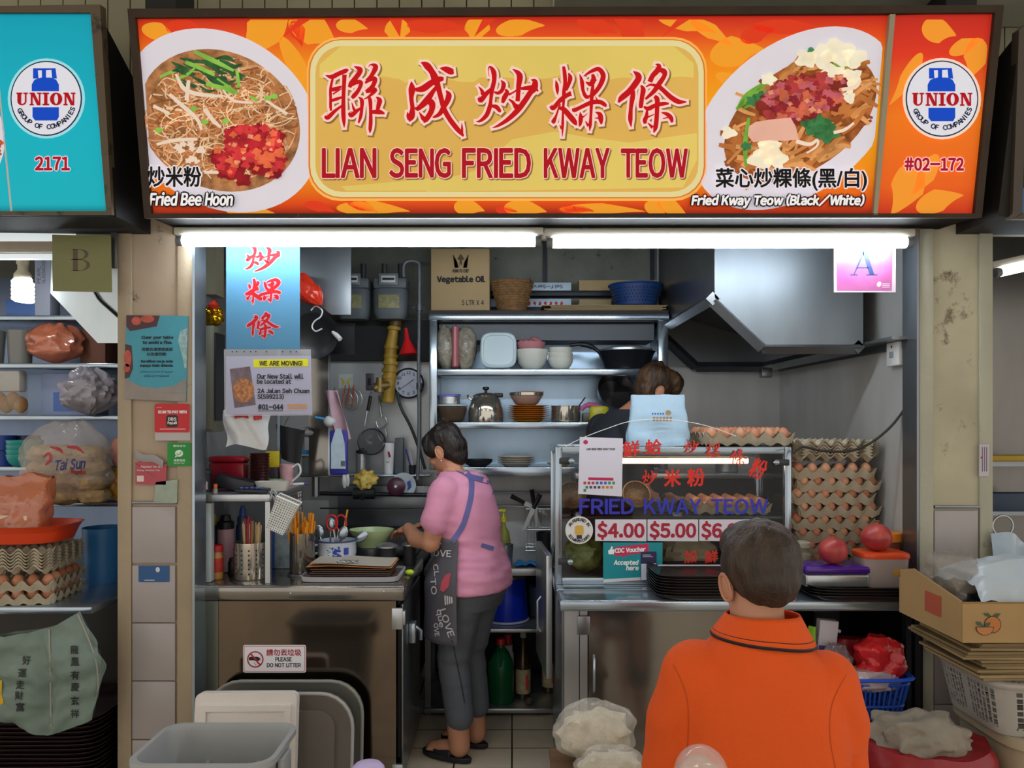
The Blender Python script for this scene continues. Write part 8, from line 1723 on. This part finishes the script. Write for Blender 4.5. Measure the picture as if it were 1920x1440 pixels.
B().sheet(lambda u, v: Vector(((u-.5)*.46+.02*math.sin(v*5), (v-.5)*.3, .06+.1*math.sin(PI*u)**.5*math.sin(PI*v)**.5+.02*noise.noise(Vector((u*7, v*7, 0)))+(.05*(1-u))*math.sin(PI*v))), 30, 18).solo('plastic_bag', M('#b7c3cc', .3, bump=.7, bs=14), 'pale white plastic bag spilling from the fruit carton', 'bag', (1.75, 2.60, zc+.06))
t = bag('clear_bag', 'clear bag over dark wrapper at the left of the fruit carton', 'bag', (1.545, 2.66, zc+.05), .085, .1, .19, film('#a9a29a', .5), 21, .7, top=.8)
B().ell((0, 0, .05), (.06, .06, .05), 14, 10, nz=.5).solo('black_wrapper', M('#1b1c22', .3), 'crumpled black wrapper inside the fruit carton', 'wrapper', (1.56, 2.57, zc+.03))
B().ell((0, 0, 0), (.012, .012, .01), 8, 6).solo('orange_scrap', M('#c85a2a', .5), 'tiny orange scrap at the fruit carton corner', 'scrap', (1.50, 2.44, zc+hc-.012))
# red sack with grey cloth
t = bag('red_sack', 'open red plastic sack on the floor holding a grey cloth', 'bag', (X(1742, 2.55), 2.59, .001), .23, .19, Z(1384, 2.6), M('#8f1822', .35, bump=.5, bs=14), 22, .9, wr=.1, top=.85)
b = B(); b.ell((0, 0, 0), (.155, .13, .085), 36, 22, nz=.38, ns=3.2); b.ell((.03, -.06, .02), (.1, .07, .06), 30, 18, nz=.5, ns=4)
blend(b, .008, 2, disp=lambda co: .012*noise.noise(co*16)).solo('grey_cloth', M('#8b8376', .9, var=.14, vs=9, bump=.4, bs=60), 'crumpled grey-beige cloth heaped in the red sack', 'cloth', (X(1742, 2.5), 2.58, Z(1384, 2.6)+.01))
# --- grey tub, foam lid and grey lids in front of the left counter
GT = M('#a3a7a9', .45, var=.03)
zr = .55; T = thing('grey_tub', 'big grey plastic tub on the floor in the left foreground', 'tub', (-.91, 2.335, 0))
def rr4(w, h, z, r=.06, n=6): return [Vector((x, y, z)) for x, y in rrect(-w, -h, w, h, r, n)]
b = B(); b.loft([rr4(.165, .115, .012), rr4(.165, .115, .002), rr4(.168, .118, .03), rr4(.2, .14, zr-.02), rr4(.215, .155, zr-.018), rr4(.215, .155, zr), rr4(.2, .142, zr), rr4(.195, .135, zr-.02), rr4(.163, .113, .03)]); b.done('tub', GT, T)
b = B()
for x in (-.08, .09): b.tube([(x, .128, .25), (x, .128, .43)], .012, 10); b.ell((x, .128, .43), (.012, .012, .012), 10, 8)
b.done('inner_rib', GT, T); B().box((.215, -.02, zr-.06), (.02, .08, .07), .006).done('handle', M('#9da1a4', .45), T)
FO = M('#e2dcd8', .6, bump=.2, bs=200)
t = thing('foam_cover', 'white foam box lid leaning behind the grey tub', 'lid', (X(460, 2.84), 2.84, .0)); w = .19; R_ = rxyz(math.radians(83), 0, .015)
b = B(); b.loft([[R_ @ p for p in rr4(w, .255, z, .025)] for z in (-.02, .02)]); o = b.done('slab', FO, t); o.location = (0, 0, .262)
b = B()
for x0, x1, y0, y1 in ((-w+.02, w-.02, .19, .212), (-w+.02, -w+.045, -.23, .19), (w-.045, w-.02, -.23, .19)): b.loft([[R_ @ Vector((x, y, z)) for x, y in ((x0, y0), (x1, y0), (x1, y1), (x0, y1))] for z in (.0205, .032)])
o = b.done('raised_border', FO, t); o.location = (0, 0, .262)
def leanlid(lab, px0, px1, py, d, m, me, th=.02, seed=0):
    t = thing('tub_cover', lab, 'lid', (X((px0+px1)/2, d), d, 0)); w = (X(px1, d)-X(px0, d))/2; h = Z(py, d)/2; R_ = rxyz(math.radians(84), 0, 0)
    rings = [[R_ @ p for p in rr4(w-g, h-g, z, min(.13, h-.02))] for g, z in ((.006, -.0), (0, .004), (0, th), (.008, th+.004), (.016, th))]
    o = B().loft(rings).done('panel', m, t); o.location = (0, 0, h)
    o = B().loft([[R_ @ p for p in rr4(w*.72, h*.72, z, .07)] for z in (th+.0005, th+.012)]).done('raised_panel', m, t); o.location = (0, 0, h)
    b = B(); q = [R_ @ p for p in rr4(w-.004, h-.004, th, min(.13, h-.02))]; b.tube(q, .007, 8, closed=True); o = b.done('rim', me, t); o.location = (0, 0, h); return t
leanlid('large dull grey tub lid leaning on the counter behind the others', 388, 682, 1277, 3.03, M('#5f605c', .4), M('#8a8a84', .4))
leanlid('brown-grey tub lid with pale rim right of the foam lid', 420, 664, 1300, 2.95, M('#6c655f', .45), M('#a8a8a8', .4))
# --- bags of noodles on a low stool in the aisle mouth
t = thing('low_stool', 'low brown wooden stool under the white bags', 'stool', (X(1122, 2.42), 2.44, 0)); B().bb(-.15, .15, -.14, .14, .40, .43, .006).done('seat', M('#6d5236', .7, var=.2, vs=8, stretch=(1, 8, 1)), t)
for x in (-.12, .12):
    for y in (-.11, .11): B().bb(x-.015, x+.015, y-.015, y+.015, 0, .399).done('leg', M('#5d452c', .7), t)
WB = film('#efece6', .28, .06)
NI = M('#cfc6ae', .6, var=.18, vs=25, bump=.8, bs=50)
t = bag('noodle_bag', 'knotted clear bag of white noodles, taller one behind on the stool', 'bag', (X(1118, 2.42), 2.47, .431), .125, .085, .2, WB, 31, .25, wr=.2, top=.62)
b = B(); b.ell((0, 0, .085), (.112, .074, .082), 22, 14, nz=.3, ns=3).done('noodles', NI, t)
t = bag('noodle_bag', 'lower clear bag of white noodles at the front of the stool', 'bag', (X(1142, 2.36), 2.315, .431), .105, .06, .115, WB, 33, .3, wr=.2, top=.6)
b = B(); b.ell((0, 0, .05), (.094, .052, .048), 22, 14, nz=.3, ns=3).done('noodles', NI, t)
# --- table edge behind the viewer's hands: domed cup and lavender bottle
t = thing('dining_table', 'round dining table just below the frame in front of the viewer', 'table', (-.02, 1.0, 0)); mk(t, 'tabletop', [(.98, 0), (1, .3), (1, .8), (.98, 1), (0, 1)], .43, .03, M('#b9b3a6', .4), 48, (0, 0, .75)); B().lathe([(.2, 0), (.2, .02), (.05, .04), (.04, .749), (0, .749)], n=24).done('pedestal', STD, t)
t = thing('domed_cup', 'clear plastic cup with shiny dome lid at the bottom edge', 'cup', (X(1309, 1.22), 1.2, .781)); zt = Z(1397, 1.2)-.781
mk(t, 'cup', [(.72, 0), (.75, .02), (1, 1), (.97, 1), (.7, .04), (0, .03)], .042, zt-.05, M('#b9a49c', .12, alpha=.45), 32); mk(t, 'drink', [(.7, 0), (.93, 1), (0, 1)], .042, zt-.07, M('#c49a88', .4), 28, (0, 0, .006))
b = B(); b.lathe([(.043*math.cos(a), .048*math.sin(a)+zt-.049) for a in [i*PI/2/10*.985 for i in range(11)]], n=36, caps=False); b.lathe([(.043, zt-.053), (.047, zt-.05), (.043, zt-.045)], n=36, caps=False); b.done('dome_lid', film('#eadfdb', .34, .05, .3), t)
B().ell((0, 0, zt-.047), (.034, .034, .026), 18, 10, nz=.15).done('foam_top', M('#cfa896', .5), t)
t = thing('lavender_bottle', 'lavender bottle cap just peeking over the bottom edge', 'bottle', (X(690, 1.2), 1.2, .781)); zt = Z(1431, 1.2)-.781; mk(t, 'bottle', [(.95, 0), (1, .02), (1, 1), (0, 1)], .027, zt-.02, M('#8a80b5', .4), 24); mk(t, 'cap', [(1, 0), (1, .6), (.8, .9), (.4, 1), (0, 1)], .026, .02, M('#b9a8dc', .4), 24, (0, 0, zt-.02))
# ================================================================ SUB-PARTS: pieces that belong to a part hang under it
UNDER = {'knob': 'lid', 'lid_rim': 'lid', 'steel_rim': 'basin', 'iris': 'eye', 'earring': 'ear', 'collar_stripe': 'collar', 'collar_line': 'collar', 'sleeve_stripe': 'shirt', 'sleeve_seam': 'shirt',
    'apron_lettering': 'apron', 'heart_print': 'apron', 'apron_strap': 'apron', 'apron_tie': 'apron', 'slipper_strap': 'slipper_sole', 'trouser_piping': 'trousers', 'numeral_print': 'face', 'hand': 'face',
    'latch': 'door', 'clamp_bolt': 'clamp', 'lamp_tube': 'lamp_housing', 'shelf_edge': 'glass_shelf', 'badge_title': 'badge_disc', 'badge_lettering': 'badge_disc', 'badge_cylinder_print': 'badge_disc', 'badge_cylinder_foot_print': 'badge_disc',
    'digit_window': 'counter_case', 'dial': 'counter_case', 'crown': 'fruit', 'emblem': 'box', 'red_display': 'body', 'key_pattern': 'body', 'purple_sleeve': 'carton', 'letter_print': 'pink_sheet', 'white_print': 'pink_sheet',
    'panel_border': 'panel', 'panel_scenery': 'panel', 'logo_print': 'red_print', 'tick_print': 'white_print', 'screen_print': 'phone_print', 'foot_ring': 'tin', 'inner_rib': 'tub', 'cable': 'panel'}
def base(o): return o.name.split('.')[0]
for T_ in [o for o in bpy.data.objects if o.type == 'EMPTY' and not o.parent]:
    kids = list(T_.children); seen = {}
    for c in kids:
        tgt = UNDER.get(base(c))
        if not tgt: continue
        cand = [k for k in kids if base(k) == tgt and k is not c and k.parent is T_ and k.location.length == 0]
        if not cand: continue
        i = seen.get(base(c), 0); seen[base(c)] = i+1
        c.parent = cand[min(i, len(cand)-1)]
